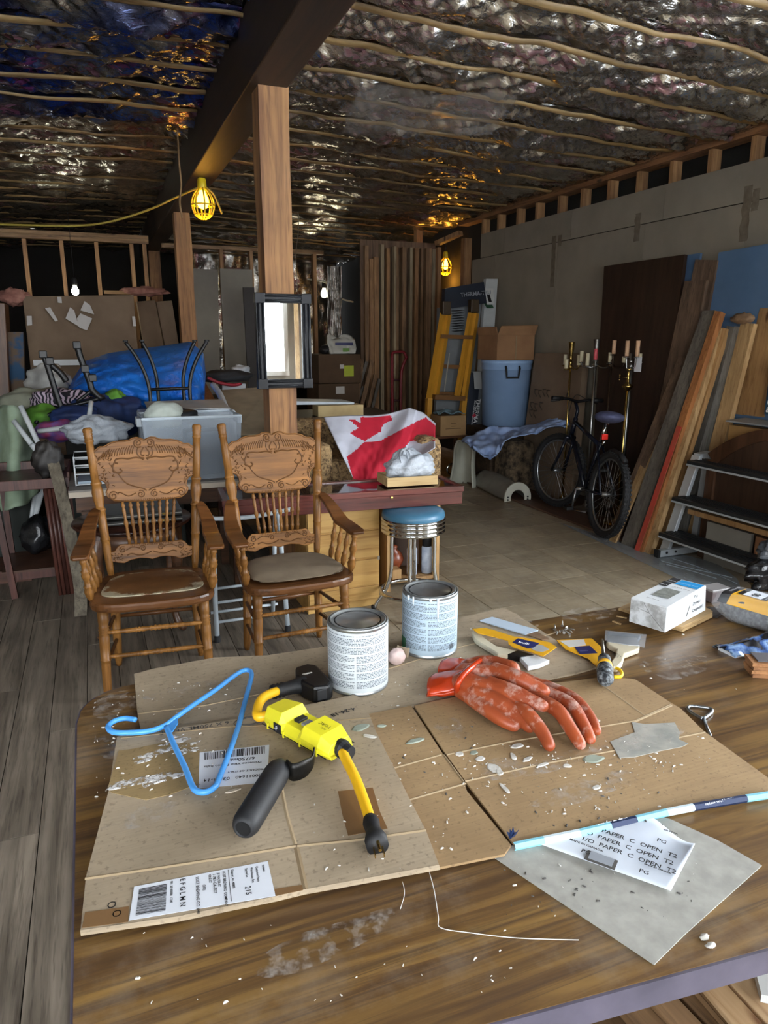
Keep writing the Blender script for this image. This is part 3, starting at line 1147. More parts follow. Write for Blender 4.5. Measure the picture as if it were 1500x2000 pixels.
def crumb(mb, p, s):
    a = rr.random() * 3
    e = rr.uniform(.5, 1.0)
    ca_, sa_ = math.cos(a), math.sin(a)
    q = [(-s, -s * .4), (s, -s * .3), (s * .8, s * .4), (-s * .7, s * .4)]
    base = [(p.x + x * ca_ - y * e * sa_, p.y + x * sa_ + y * e * ca_, p.z) for x, y in q]
    top = [(p.x + (x * ca_ - y * e * sa_) * .6, p.y + (x * sa_ + y * e * ca_) * .6, p.z + s * .55) for x, y in q]
    mb.hexa(base + top)


for (x0, y0, x1, y1, n, z, mb) in ((900, 1480, 1330, 1590, 90, zc, cr), (900, 1440, 1330, 1500, 50, zc, cr), (1180, 1400, 1420, 1500, 30, zc, cr), (640, 1300, 830, 1400, 30, zb, cr), (180, 1360, 270, 1560, 40, TZ, cr), (270, 1330, 470, 1400, 30, zb, cr), (230, 1430, 460, 1560, 36, za + .001, cr), (760, 1400, 900, 1660, 40, zc, cr), (560, 1560, 830, 1720, 16, za, cr), (870, 1220, 1060, 1300, 20, zb, cr), (1060, 1210, 1460, 1420, 26, TZ, cr), (200, 1800, 1000, 1960, 30, TZ, cr), (1000, 1660, 1380, 1800, 16, TZ + .002, cr), (1040, 1480, 1300, 1620, 26, zc, cr2), (980, 1690, 1380, 1800, 34, TZ + .002, cr2), (640, 1380, 960, 1560, 22, zc, cr2)):
    for _ in range(n):
        p = PZ(rr.uniform(x0, x1), rr.uniform(y0, y1), z)
        crumb(mb, p, rr.choice((.0012, .0016, .0022, .0035)))
o = cr.solo('plaster_crumbs', PLAST, 'white plaster crumbs scattered over the cardboard and table', 'debris')
o['kind'] = 'stuff'
o = cr2.solo('dark_crumbs', GREYINK, 'dark splinters and grit scattered over the cardboard', 'debris')
o['kind'] = 'stuff'
for (x, y) in ((1375, 1834), (1388, 1850)):
    p = PZ(x, y, TZ)
    b = MB().blob((p.x, p.y, p.z + .003), (.0075, .004, .003), 12, 8, .4, 2, x)
    b.solo('plaster_flake', PLAST, 'white plaster flake near the front table edge, %s' % ('the farther of the two' if y < 1840 else 'the nearer of the two'), 'flake', 'plaster flakes at the front edge', smooth=True)

# ---- grey chipboard sheet and printed paper beneath the blue-edged flap
CHIP = mat('grey_chipboard', 'aaa89f', '97958d', .85, scale=40)
gs = MB().prism(pp([(958, 1669), (1278, 1883), (1340, 1822), (1488, 1690), (1400, 1640), (1310, 1600), (1255, 1585), (1050, 1630)], TZ + .0025), .0018, None, TZ + .0007)
gs.solo('chipboard_sheet', CHIP, 'plain grey chipboard sheet lying askew at the front of the table', 'cardboard sheet')
WP = Nt('waxed_paper')
_v = WP.coord((1, 1, 1))
WP.col(WP.ramp(WP.noise(_v, 6, 3), [(.3, 'c9d1de'), (.7, 'dde3ea')]))
WP.set(Roughness=.45)
WP = WP.m
ps = thing('printed_paper', 'curled white-blue packing paper printed PAPER C OPEN sticking out under the box flap', 'paper', PZ(1200, 1680, TZ))
pa = [PZ(1030, 1642, TZ + .004), PZ(1310, 1742, TZ + .004), PZ(1356, 1660, TZ + .004), PZ(1250, 1585, TZ + .004)]


def pfn(u, v):
    p = pa[0].lerp(pa[1], u).lerp(pa[3].lerp(pa[2], u), v)
    return p + V((0, 0, .002 + .012 * max(0, u - .6) ** 2 * 6 * (v) + .003 * math.sin(u * 5) * v))


mb = MB().grid(pfn, 24, 12)
mb.out('sheet', WP, ps, world=True, smooth=True, solid=.0006)
u_ = (pa[1] - pa[0])
tdir = PZ(1318, 1700, TZ) - PZ(1175, 1622, TZ)


def ptxt(body, size, x, y, dz=.0055):
    text(body, size, PZ(x, y, TZ + .004 + dz), tdir, V((.3, 1, 0)), INK, ps, 'printed_words', bold=.0002)


tdir = PZ(1318, 1676, TZ) - PZ(1175, 1625, TZ)
ptxt('PAPER  C  OPEN  T2', .0122, 1174, 1624)
ptxt('O  PAPER  C  OPEN  T2', .0122, 1144, 1628)
ptxt('1/O  PAPER  C  OPEN  T2', .0122, 1134, 1639)
ptxt('MADE IN CANADA', .0058, 1112, 1640)
ptxt('MADE IN CA', .0046, 1288, 1618, .004)
ptxt('PG', .011, 1282, 1642, .005)
ptxt('PG', .011, 1134, 1663)
ptxt('PG', .011, 1247, 1702, .007)
ptxt('MADE IN CANADA', .0042, 1258, 1688, .005)
for (x0, y0, x1, y1) in ((1140, 1678, 1200, 1700),):
    a, b = PZ(x0, y0, TZ + .0088), PZ(x1, y1, TZ + .0088)
    d = b - a
    nrm = V((-d.y, d.x, 0)).normalized() * .022
    MB().hexa([a, b, b + nrm, a + nrm] + [k + V((0, 0, .0004)) for k in (a, b, b + nrm, a + nrm)]).out('printed_square', GREYINK, ps, world=True)
    c_ = (a + b + nrm) / 2
    q = [c_ + (k - c_ - (nrm / 2 * 0)) * .78 + nrm * .1 + V((0, 0, .0006)) for k in (a, b, b + nrm, a + nrm)]
    MB().hexa(q + [k + V((0, 0, .0002)) for k in q]).out('printed_square', plain('half_tone', '93989f', .6), ps, world=True)

# ---- coat hanger
HBLUE = plain('hanger_blue', '4f9de6', .3)
zh = za + .008
hp = [(430, 1402), (400, 1400), (350, 1401), (300, 1402)]
hg = thing('coat_hanger', 'light blue plastic tube coat hanger lying on the cardboard', 'hanger', PZ(380, 1440, TZ))


def HP(pts, z=zh):
    return [PZ(x, y, z) for x, y in pts]


body = smoothpath(HP([(265, 1406), (245, 1403), (222, 1409), (211, 1420), (222, 1430), (255, 1431), (290, 1428), (320, 1418), (345, 1400), (380, 1375), (420, 1348), (460, 1318), (478, 1309), (489, 1311), (491, 1322), (484, 1350), (462, 1430), (428, 1520), (418, 1538), (402, 1547), (384, 1545), (374, 1532), (360, 1496), (340, 1455), (325, 1420)]), 5)
MB().tube(body, .0052, 10).out('tube_frame', HBLUE, hg, world=True, smooth=True)
mb = MB().prism(pp([(325, 1420), (346, 1402), (348, 1412), (338, 1428), (331, 1432)], zh), .003, None, zh - .0015)
mb.out('web', HBLUE, hg, world=True)
# ---- yellow in-line breaker with triple outlet
YEL = plain('safety_yellow', 'f0e52f', .35)
CORDY = plain('cord_yellow', 'efb81c', .4)
BLK = mat('black_rubber', '1c1d20', '111113', .6, scale=10)
BLKG = mat('black_plastic', '151619', '0d0d0f', .42, scale=10)
BRASS = plain('brass', 'c9a860', .25, 1)
gf = thing('breaker_cord', 'yellow in-line breaker cord with black triple outlet and plug on the cardboard', 'extension cord', PZ(595, 1450, TZ))
zb_ = za + .001
a, b = PZ(517, 1424, zb_), PZ(640, 1494, zb_)
ax = (b - a)
ax.z = 0
L = ax.length
ax.normalize()
sd = V((-ax.y, ax.x, 0))
cbk = (a + b) / 2 + sd * .030
G = frame((cbk.x, cbk.y, zb_), ax, sd, (0, 0, 1))
prof = [(-.095, .012), (-.088, .040), (-.040, .046), (-.028, .030), (.012, .030), (.022, .044), (.066, .042), (.088, .030), (.092, .012)]
hw = .035


def ghouse(u, v):
    k = u * (len(prof) - 1)
    i = min(int(k), len(prof) - 2)
    t = k - i
    x = prof[i][0] + (prof[i + 1][0] - prof[i][0]) * t
    h = prof[i][1] + (prof[i + 1][1] - prof[i][1]) * t
    ring = [(-hw * .85, .003), (-hw, .010), (-hw, h * .55), (-hw * .72, h), (hw * .72, h), (hw, h * .55), (hw, .010), (hw * .85, .003)]
    e = 1 - .25 * max(0, abs(x) / .092 - .85) / .15
    q = ring[int(round(v * 8)) % 8]
    return G @ V((x, q[0] * e, q[1] + .004))


mb = MB().grid(ghouse, 8, 8)
nv = len(mb.v)
mb.f.append(tuple(j * 9 for j in range(8)))
mb.f.append(tuple(j * 9 + 8 for j in range(7, -1, -1)))
mb.out('housing', YEL, gf, world=True, bevel=.003, weld=True)
ms = MB()
for s_ in (-1, 1):
    ms.box((0, s_ * hw, .014), (.176, .0012, .0016), G)
ms.out('seam', BLK, gf, world=True)['kind'] = 'stuff'
MB().box((-.016, 0, .036), (.014, .022, .006), G).out('button', BLK, gf, world=True, bevel=.001)
MB().box((.004, -.002, .036), (.012, .020, .005), G).out('button', plain('grey_button', '8d8f92', .5), gf, world=True, bevel=.001)
MB().box((-.042, -hw - .0006, .022), (.020, .0014, .018), G).out('rating_label', INK, gf, world=True)
text('-F', .012, G @ V((-.050, -hw - .0018, .018)), ax, (0, 0, 1), PAPER, gf, 'label_print', bold=.0003)
text('TORC', .011, G @ V((.062, .006, .0475)), -ax, -sd, INK, gf, 'embossed_words')
text('ELEC', .006, G @ V((.060, -.006, .0475)), -ax, -sd, INK, gf, 'embossed_words')
for k in range(4):
    MB().box((-.07 + .045 * k, -hw - .0005, .016), (.003, .003, .012), G).out('rib', YEL, gf, world=True)
e1, e2 = G @ V((-.092, 0, .020)), G @ V((.090, 0, .020))
MB().tube([e1 + ax * .004, e1 - ax * .008], .013, 12).out('strain_relief', BLK, gf, world=True)
MB().tube([e2 - ax * .004, e2 + ax * .006, e2 + ax * .012, e2 + ax * .024], [.017, .017, .014, .012], 14).out('strain_relief', BLK, gf, world=True)
c1 = smoothpath([e1, PZ(505, 1400, za + .018), PZ(504, 1380, za + .02), PZ(515, 1362, za + .022), PZ(540, 1350, zb + .026)], 6)
MB().tube(c1, .0095, 12).out('cord', CORDY, gf, world=True, smooth=True)
pl0, pl1 = PZ(724, 1604, za + .014), PZ(742, 1668, za + .012)
c2 = smoothpath([e2, PZ(676, 1484, za + .022), PZ(694, 1520, za + .02), PZ(710, 1562, za + .016), pl0], 6)
MB().tube(c2, .0088, 12).out('cord', CORDY, gf, world=True, smooth=True)
d = (pl1 - pl0).normalized()
mb = MB().tube([pl0 - d * .006, pl0 + d * .004, pl0 + d * .018, pl0 + d * .026, pl0 + d * .040, pl0 + d * .054], [.0105, .013, .011, .0125, .017, .0165], 14)
plug = mb.out('plug', BLK, gf, world=True, smooth=True)
sx = V((d.y, -d.x, 0))
tip = pl0 + d * .054
for k, (o_, uz) in enumerate(((-.0065, -.003), (.0065, -.003), (0, .008))):
    q = tip + sx * o_ + V((0, 0, uz))
    if k < 2:
        MB().bar(q - d * .002, q + d * .016, .0015, .006).out('prong', BRASS, gf, world=True)
    else:
        MB().tube([q - d * .002, q + d * .018], .0025, 8).out('prong', BRASS, gf, world=True)
# triple outlet: neck and three-way head
n0, n1 = PZ(530, 1352, zb + .022), PZ(572, 1342, zb + .022)
d = (n1 - n0).normalized()
MB().tube([n0, n0 + d * .008, n0 + d * .010, n0 + d * .016, n0 + d * .018, n0 + d * .024, n0 + d * .03, n0 + d * .05, n0 + d * .075], [.014, .016, .013, .016, .013, .016, .014, .015, .021], 14).out('outlet_neck', BLK, gf, world=True, smooth=True)
hd = n0 + d * .085
s2 = V((-d.y, d.x, 0))
Q = frame((hd.x, hd.y, zb + .001), d, s2, (0, 0, 1))
tp = [(-.024, -.018), (-.012, -.052), (.018, -.060), (.034, -.046), (.036, .044), (.020, .060), (-.010, .056), (-.024, .018)]
MB().prism(tp, .038, Q).out('outlet_head', BLKG, gf, world=True, bevel=.006)
for (x, y, rz) in ((.036, 0, 0), (.004, -.057, -1), (.004, .058, 1)):
    MB().box((x, y, .02), (.004, .022, .024) if rz == 0 else (.022, .004, .024), Q).out('outlet_face', BLK, gf, world=True, bevel=.002)
MB().box((.0, .012, .0385), (.022, .004, .001), Q).out('paint_smudge', PLAST, gf, world=True)

# ---- black grip with a hooked tongue
bg_ = thing('hollow_grip', 'hollow black foam grip with a bent metal hook at its end', 'handle', PZ(510, 1560, TZ))
r_ = .0215
p0, p1 = PZ(474, 1620, za + r_ + .001), PZ(552, 1492, za + r_ + .001)
A = axis_frame(p0, p1)
L = (p1 - p0).length
FOAM = mat('black_foam', '202124', '17181a', .6, scale=60, bump=.1, bscale=400, bdist=.0005)
MB().lathe([(.0115, .02), (.0115, .0), (.0140, -.0005), (.0185, .005), (.0212, .014), (r_, .03), (r_ * 1.02, L * .5), (r_, L * .82), (.0195, L * .90), (.014, L * .97), (.009, L)], 26, A).out('grip', FOAM, bg_, world=True, smooth=True)
MB().lathe([(.0113, .0015), (.0001, .002)], 16, A).out('bore', plain('bore_shade_black', '050505', .9), bg_, world=True)  # black disc painting the shade inside the hollow end
d = (p1 - p0).normalized()
sx = V((d.y, -d.x, 0))
t0 = p0 + d * (L * .93)
hook = [t0 + sx * .012 + V((0, 0, .000)), t0 + sx * .026 - d * .010, t0 + sx * .040 + d * .002, t0 + sx * .048 + d * .026, t0 + sx * .046 + d * .044 + V((0, 0, .012))]
hook = smoothpath(hook, 5)


def hk(u, v):
    i = min(int(u * (len(hook) - 1)), len(hook) - 1)
    wv = .016 * (1 - .75 * max(0, u - .55) / .45)
    return hook[i] + V((0, 0, (v - .5) * 2 * wv + .002))


MB().grid(hk, len(hook) - 1, 3).out('hook', mat('worn_black_metal', '2e2d2b', '191816', .4, .7, 20), bg_, world=True, smooth=True, solid=.003)

# ---- two paint cans
TIN = mat('can_tin', 'b4b8b9', '94989a', .34, .8, 8)
LIDM = mat('can_lid', 'a4a8a8', '7f8484', .42, .6, 6)
LABEL = mat('can_label', 'cdd4d8', 'c2cad0', .55, scale=5)
LABELB = mat('can_label_blue', 'b2c6d4', 'a6bbca', .5, scale=5)
GREEN = plain('label_green', '2f6b4c', .5)
RUN = plain('paint_run', 'dfeaf0', .3)


def paint_can(cx, yb, wpx, lab, lm, seed, drip):
    c0 = PZ(cx, yb, zb)                     # front foot of the can
    dirv = V((c0.x, c0.y, 0)).normalized()
    dist = (c0 - V((0, 0, H))).dot(_fw)
    r = wpx / 2 / F * (dist + .05)
    c = c0 + dirv * r
    c.z = zb + .0005
    h = r * 2 * 1.14
    t = thing('paint_can', lab, 'paint can', c, 0, 'paint cans on the table')
    MB().lathe([(r * .97, 0), (r, .002), (r, .005), (r * .985, .006), (r * .985, h - .006), (r, h - .004), (r, h), (r * .96, h + .001), (r * .94, h - .002)], 48).out('body', TIN, t, smooth=True)
    MB().lathe([(r * .94, h - .003), (r * .92, h + .0015), (r * .88, h + .0015), (r * .86, h - .004), (r * .80, h - .005), (r * .78, h - .002), (r * .73, h - .002), (r * .70, h - .005), (.0001, h - .0045)], 48).out('lid', LIDM, t, smooth=True)
    MB().lathe([(r * .99, .008), (r * .996, .009), (r * .996, h - .009), (r * .99, h - .008)], 48).out('label', lm, t, smooth=True)
    # small print wrapped round the front
    a0 = math.atan2(-dirv.y, -dirv.x)
    rr = random.Random(seed)
    ink = MB()

    def strip(a, b, z, th):
        n = max(1, int((b - a) / .08))
        vs, fs = [], []
        for k in range(n + 1):
            t_ = a + (b - a) * k / n
            vs += [(r * 1.002 * math.cos(t_), r * 1.002 * math.sin(t_), z), (r * 1.002 * math.cos(t_), r * 1.002 * math.sin(t_), z + th)]
        for k in range(n):
            fs.append((2 * k, 2 * k + 2, 2 * k + 3, 2 * k + 1))
        ink.add(vs, fs)
    z = h * .90
    row = 0
    while z > h * .12:
        for (b0, b1) in ((-1.25, -.12), (-.05, 1.2)):
            t_ = b0
            e = b1 - rr.random() * .35 * (row % 4 == 3)
            if h * .62 < z < h * .84 and b0 < -.5:
                e = 1.1
            while t_ < e:
                wl_ = rr.uniform(.03, .11)
                strip(a0 + t_, a0 + min(e, t_ + wl_), z, .0015)
                t_ += wl_ + .022
            if h * .62 < z < h * .84 and b0 < -.5:
                break
        z -= .0032 if row % 5 else .0065
        row += 1
    o = ink.out('label_print', plain('can_print', '59626b', .6), t)
    o['kind'] = 'stuff'
    if drip:
        for (ang, z0, wd, L_) in ((.28, h - .002, .005, .055), (-.62, h - .002, .004, .022), (-.85, h - .002, .006, .012), (.02, h - .002, .006, .008)):
            mb = MB()
            a1 = a0 + ang
            p = V((r * 1.0 * math.cos(a1), r * 1.0 * math.sin(a1), 0))
            mb.tube([p + V((0, 0, z0 + .001)), p + V((0, 0, z0 - L_ * .6)), p + V((0, 0, z0 - L_))], [wd * .6, wd * .5, wd * .25], 8)
            mb.out('paint_run', RUN, t, smooth=True)
        g = MB()
        vs, fs = [], []
        for k in range(9):
            t_ = a0 - 1.55 + .55 * k / 8
            vs += [(r * 1.003 * math.cos(t_), r * 1.003 * math.sin(t_), .01), (r * 1.003 * math.cos(t_), r * 1.003 * math.sin(t_), h * .26)]
        for k in range(8):
            fs.append((2 * k, 2 * k + 2, 2 * k + 3, 2 * k + 1))
        g.add(vs, fs)
        g.out('green_panel', GREEN, t)
        mb = MB()
        for k in range(11):
            t_ = a0 + .78 + .022 * k
            q = V((r * 1.003 * math.cos(t_), r * 1.003 * math.sin(t_), .018))
            q2 = V((r * 1.003 * math.cos(t_ + .010), r * 1.003 * math.sin(t_ + .010), .018))
            mb.add([q, q2, q2 + V((0, 0, .014)), q + V((0, 0, .014))], [(0, 1, 2, 3)])
        mb.out('barcode', INK, t)['kind'] = 'stuff'
    else:
        b = MB()
        b.prism([(-.022, -.024), (.026, -.020), (.028, -.008), (.012, -.004), (.016, .008), (.004, .002), (-.006, .012), (-.012, -.002), (-.026, -.008)], .001, Matrix.Translation((0, 0, h - .0042)))
        b.out('paint_skin', RUN, t)
    return c, r


paint_can(700, 1362, 118, 'near white-labelled quart paint can beside the black triple outlet', LABEL, 3, False)
paint_can(838, 1289, 108, 'farther blue-tinted paint can with paint runs and a green label strip', LABELB, 9, True)

# ---- pinkish lump between the cans
p = PZ(778, 1300, zb)
tl_ = thing('garlic_bulb', 'small pinkish papery bulb sitting between the two paint cans', 'bulb', p)
PINK = mat('pink_skin', 'd9c2be', 'bda49c', .6, scale=30)
MB().blob((0, .01, .019), (.021, .018, .020), 24, 16, .12, 2.5, 3, flat=0).out('bulb', PINK, tl_, smooth=True)
mb = MB().grid(lambda u, v: V((.014 + .012 * math.cos(2.2 * u + .3) + .004 * v, .012 + .016 * math.sin(2.2 * u - .6), .012 + .024 * v + .004 * nz(u * 5, v * 5))), 14, 6)
mb.out('dry_skin', mat('dry_skin', 'a8977f', '8d7c66', .8, scale=30), tl_, smooth=True, solid=.0008)
# ---- orange work gloves, one lying over the other
GL = Nt('orange_rubber')
_v = GL.coord((1, 1, 1))
_c = GL.ramp(GL.noise(_v, 9, 4), [(.3, '8a3d20'), (.7, 'a8502a')])
_c = GL.mix(GL.ramp(GL.noise(_v, 26, 6, .7), [(.52, 0.0), (.66, .8)]), _c, 'cdb0a4')
_c = GL.mix(GL.ramp(GL.noise(_v, 13, 5, .7), [(.63, 0.0), (.70, .6)]), _c, '8b6f66')
GL.col(_c)
GL.set(Roughness=.42)
GL.bump(GL.noise(_v, 90, 4), .15, .002)
GL = GL.m
CUFF = mat('orange_cuff', 'bd3c16', 'a33011', .22, scale=12)


def finger(mb, pts, r0, r1):
    P = smoothpath(pts, 5)
    n = len(P)
    d0, d1 = (P[0] - P[1]).normalized(), (P[-1] - P[-2]).normalized()
    rs = [r0 + (r1 - r0) * i / (n - 1) for i in range(n)]
    P = [P[0] + d0 * r0 * .7] + P + [P[-1] + d1 * r1 * .45, P[-1] + d1 * r1 * .8, P[-1] + d1 * r1 * .98]
    rs = [r0 * .6] + rs + [r1 * .86, r1 * .55, r1 * .12]
    mb.tube(P, rs, 12)


def glove(t, fingers, palm, back):
    mb = MB()
    for pts, r0, r1 in fingers:
        finger(mb, pts, r0, r1)
    for pts, r0, r1 in palm:
        finger(mb, pts, r0, r1)
    o = mb.out('glove_body', GL, t, world=True, smooth=True)
    q = o.modifiers.new('merge', 'REMESH')
    q.mode = 'VOXEL'
    q.voxel_size = .0024
    q.use_smooth_shade = True
    q = o.modifiers.new('relax', 'SMOOTH')
    q.factor = .5
    q.iterations = 5
    return o


def G3(x, y, dz):
    return PZ(x, y, zc + dz)


# lower glove
g2 = thing('work_glove', 'orange rubber work glove lying underneath, its curled fingers reaching over the cardboard crease', 'glove', G3(1060, 1400, 0), 0, 'pair of orange work gloves')
glove(g2, [
    ([G3(1000, 1372, .028), G3(1030, 1395, .034), G3(1056, 1425, .024), G3(1073, 1456, .013)], .017, .0115),
    ([G3(1030, 1358, .030), G3(1085, 1384, .040), G3(1112, 1420, .026), G3(1133, 1453, .012)], .016, .0115),
    ([G3(1050, 1346, .028), G3(1112, 1374, .034), G3(1138, 1412, .022), G3(1153, 1443, .011)], .0145, .011),
    ([G3(1062, 1338, .022), G3(1118, 1362, .026), G3(1150, 1396, .018), G3(1165, 1427, .010)], .013, .010)],
    [([G3(930, 1310, .02), G3(990, 1338, .024), G3(1030, 1360, .026)], .020, .018), ([G3(940, 1296, .018), G3(1010, 1322, .022), G3(1058, 1342, .020)], .018, .015), ([G3(925, 1325, .016), G3(1000, 1368, .022)], .016, .016)], None)
g1 = thing('work_glove', 'orange rubber work glove lying on top, palm up with plaster-caked fingers and glossy flared cuff', 'glove', G3(940, 1330, 0), 0, 'pair of orange work gloves')
glove(g1, [
    ([G3(965, 1312, .052), G3(1010, 1326, .058), G3(1040, 1340, .050), G3(1062, 1350, .046)], .021, .0135),
    ([G3(955, 1338, .046), G3(1000, 1352, .052), G3(1035, 1368, .048), G3(1060, 1379, .045)], .019, .0125),
    ([G3(930, 1352, .034), G3(975, 1372, .034), G3(1010, 1396, .026), G3(1034, 1418, .018)], .020, .0135),
    ([G3(920, 1362, .024), G3(950, 1385, .024), G3(980, 1406, .018), G3(1004, 1418, .012)], .017, .0115)],
    [([G3(905, 1318, .032), G3(945, 1318, .044), G3(985, 1320, .046)], .026, .020), ([G3(902, 1335, .030), G3(940, 1345, .038), G3(975, 1350, .042)], .027, .020), ([G3(905, 1345, .024), G3(930, 1362, .026)], .024, .021), ([G3(915, 1305, .032), G3(955, 1298, .040), G3(1000, 1308, .046)], .022, .019)], None)


def cuffmesh(t, c0, c1, w0, w1, h0, h1, name):
    """a flared sleeve from the wrist c0 to its open mouth c1"""
    d = (c1 - c0)
    d.z = 0
    L = d.length
    d.normalize()
    s_ = V((-d.y, d.x, 0))

    def fn(u, v):
        a = 2 * PI * u
        k = v ** .8
        wv, hv = w0 + (w1 - w0) * k, h0 + (h1 - h0) * k
        zc_ = c0.z + (c1.z - c0.z) * k
        r = 1 + .05 * nz(u * 7, v * 2.5, w0 * 90) * v
        p = c0 + d * (L * v + .012 * nz(u * 4, 3.3) * v)
        return V((p.x + s_.x * math.cos(a) * wv * r, p.y + s_.y * math.cos(a) * wv * r, max(zc + .0015, zc_ + math.sin(a) * hv * r + .004 * nz(u * 9, v * 4))))
    return MB().grid(fn, 36, 12).out(name, CUFF, t, world=True, smooth=True, solid=.0025, weld=True)


cuffmesh(g1, G3(918, 1328, .030), G3(838, 1338, .012), .036, .044, .030, .012, 'cuff')
cuffmesh(g2, G3(935, 1305, .020), G3(862, 1302, .012), .030, .040, .018, .010, 'cuff')
mb = MB()
# a rolled shiny fold where the cuff meets the hand
f0 = [G3(893, 1352, .020), G3(893, 1338, .046), G3(905, 1318, .062), G3(925, 1300, .062), G3(940, 1288, .048)]
MB().tube(smoothpath(f0, 6), [.004] + [.0065] * 23 + [.004], 10).out('cuff_fold', CUFF, g1, world=True, smooth=True)

# ---- paint brushes and tools
SLEEVE = mat('sleeve_yellow', 'e0a81e', 'cf9616', .45, scale=15)
NAVYP = plain('sleeve_navy', '20245c', .45)
CREAM = mat('cream_handle', 'd9d0b8', 'c9bea2', .4, scale=15)
FERR = mat('dark_ferrule', '2b2b2d', '161617', .35, .6, 60)
BRIST = mat('white_bristle', 'e6e6e4', 'cfd2d4', .7, scale=40, stretch=(4, 40, 4))
CLEARP = Nt('clear_wrapper')
CLEARP.set(**{'Base Color': lin('e8eef4'), 'Roughness': .12, 'Alpha': .16})
CLEARP = CLEARP.m


def Z5(pts, dz=0):
    return [(880 + x * .28, 1180 + y * .28) for x, y in pts]


def slab(par, px, z, th, m, name, bevel=0, world=True):
    mb = MB().prism(pp(px, z), th, None, z - th)
    return mb.out(name, m, par, world=True, bevel=bevel)


br1 = thing('paint_brush', 'cream handled paint brush with white bristles lying behind the orange gloves', 'brush', PZ(985, 1270, zb), 0, 'paint brushes')
slab(br1, Z5([(155, 185), (150, 205), (170, 245), (230, 285), (290, 320), (330, 348), (400, 352), (470, 322), (390, 305), (320, 290), (260, 250), (215, 210), (190, 195)]), zb + .014, .012, CREAM, 'handle', .003)
slab(br1, Z5([(398, 348), (470, 320), (580, 352), (490, 366)]), zb + .015, .014, FERR, 'ferrule', .001)
slab(br1, Z5([(478, 364), (582, 350), (640, 372), (692, 388), (620, 420), (540, 436), (505, 395)]), zb + .013, .011, BRIST, 'bristles', .002)
slv = thing('brush_sleeve', 'yellow card brush sleeve with a navy label lying beside the cream brush', 'packaging', PZ(1010, 1250, zb))
slab(slv, Z5([(155, 172), (240, 165), (300, 180), (440, 225), (560, 240), (690, 265), (740, 298), (645, 362), (560, 330), (440, 300), (405, 275), (400, 252), (300, 225), (190, 200)]), zb + .020, .002, SLEEVE, 'card')
slab(slv, Z5([(432, 265), (470, 238), (620, 272), (580, 302), (540, 308)]), zb + .0208, .0006, NAVYP, 'navy_label')
slab(slv, Z5([(548, 300), (585, 280), (640, 285), (690, 315), (640, 332), (590, 325)]), zb + .0206, .0004, plain('sleeve_photo', 'a9a9a6', .5), 'photo_print')
q0, q1 = PZ(*Z5([(470, 268)])[0], zb + .0215), PZ(*Z5([(600, 295)])[0], zb + .0215)
text('bulk', .016, q0, q1 - q0, V((.3, 1, 0)), WHITEINK, slv, 'label_print', bold=.0004)
st_ = MB().prism(pp(Z5([(205, 112), (290, 88), (612, 180), (525, 210)]), zb + .004), .003, None, zb + .001)
st_.solo('plastic_strip', plain('milky_plastic', 'c8d8e8', .25), 'pale blue-white plastic strip lying behind the yellow brush sleeve', 'strip')
MB().prism(pp(Z5([(528, 210), (600, 190), (690, 240), (640, 248)]), zb + .003), .0025, None, zb + .0005).solo('wood_sliver', wood('sliver', '9c7f62', '6e5540', 'X'), 'brown wood sliver at the end of the pale plastic strip', 'splinter')
sl2 = thing('brush_sleeve', 'yellow card brush sleeve with white top lying by the screwdriver', 'packaging', PZ(1140, 1270, TZ))
slab(sl2, Z5([(740, 250), (985, 238), (1052, 300), (1050, 345), (1030, 440), (985, 400), (960, 375), (880, 345), (800, 310)]), zb + .006, .002, SLEEVE, 'card')
slab(sl2, Z5([(758, 254), (930, 246), (945, 285), (830, 300)]), zb + .0066, .0006, plain('sleeve_white', 'd0cdc6', .5), 'white_panel')
slab(sl2, Z5([(864, 297), (972, 290), (1024, 340), (902, 347)]), zb + .0072, .0006, NAVYP, 'navy_label')
q0, q1 = PZ(*Z5([(905, 330)])[0], zb + .0078), PZ(*Z5([(1005, 322)])[0], zb + .0078)
text('tools', .010, q0, q1 - q0, V((.1, 1, 0)), plain('dim_print', '8f90b8', .5), sl2, 'label_print')
# screwdriver
sdv = thing('screwdriver', 'screwdriver with plaster-caked black and yellow handle pointing away', 'screwdriver', PZ(1182, 1320, zb))
h0, h1, s1_ = PZ(1183, 1332, zb + .018), PZ(1180, 1284, zb + .020), PZ(1176, 1249, zb + .022)
HND = Nt('caked_handle')
_v = HND.coord((1, 1, 1))
HND.col(HND.mix(HND.ramp(HND.noise(_v, 60, 6, .7), [(.45, 0.0), (.6, .85)]), '1f2226', '9aa3a8'))
HND.set(Roughness=.6)
HND.bump(HND.noise(_v, 120, 5), .5, .003)
MB().turned(h0, h1, [(0, .006), (.03, .013), (.12, .0175), (.45, .018), (.62, .0165), (.78, .0135), (.86, .015), (.95, .014), (1, .007)], 20).out('handle', HND.m, sdv, world=True, smooth=True)
MB().turned(h0.lerp(h1, .55), h0.lerp(h1, .70), [(0, .0172), (.5, .0178), (1, .0160)], 20).out('yellow_grip', SLEEVE, sdv, world=True, smooth=True)
MB().tube([h1 - (s1_ - h1) * .05, h1.lerp(s1_, .92), s1_], [.0034, .0034, .0026], 10).out('shaft', plain('driver_steel', '9a958c', .3, .9), sdv, world=True, smooth=True)
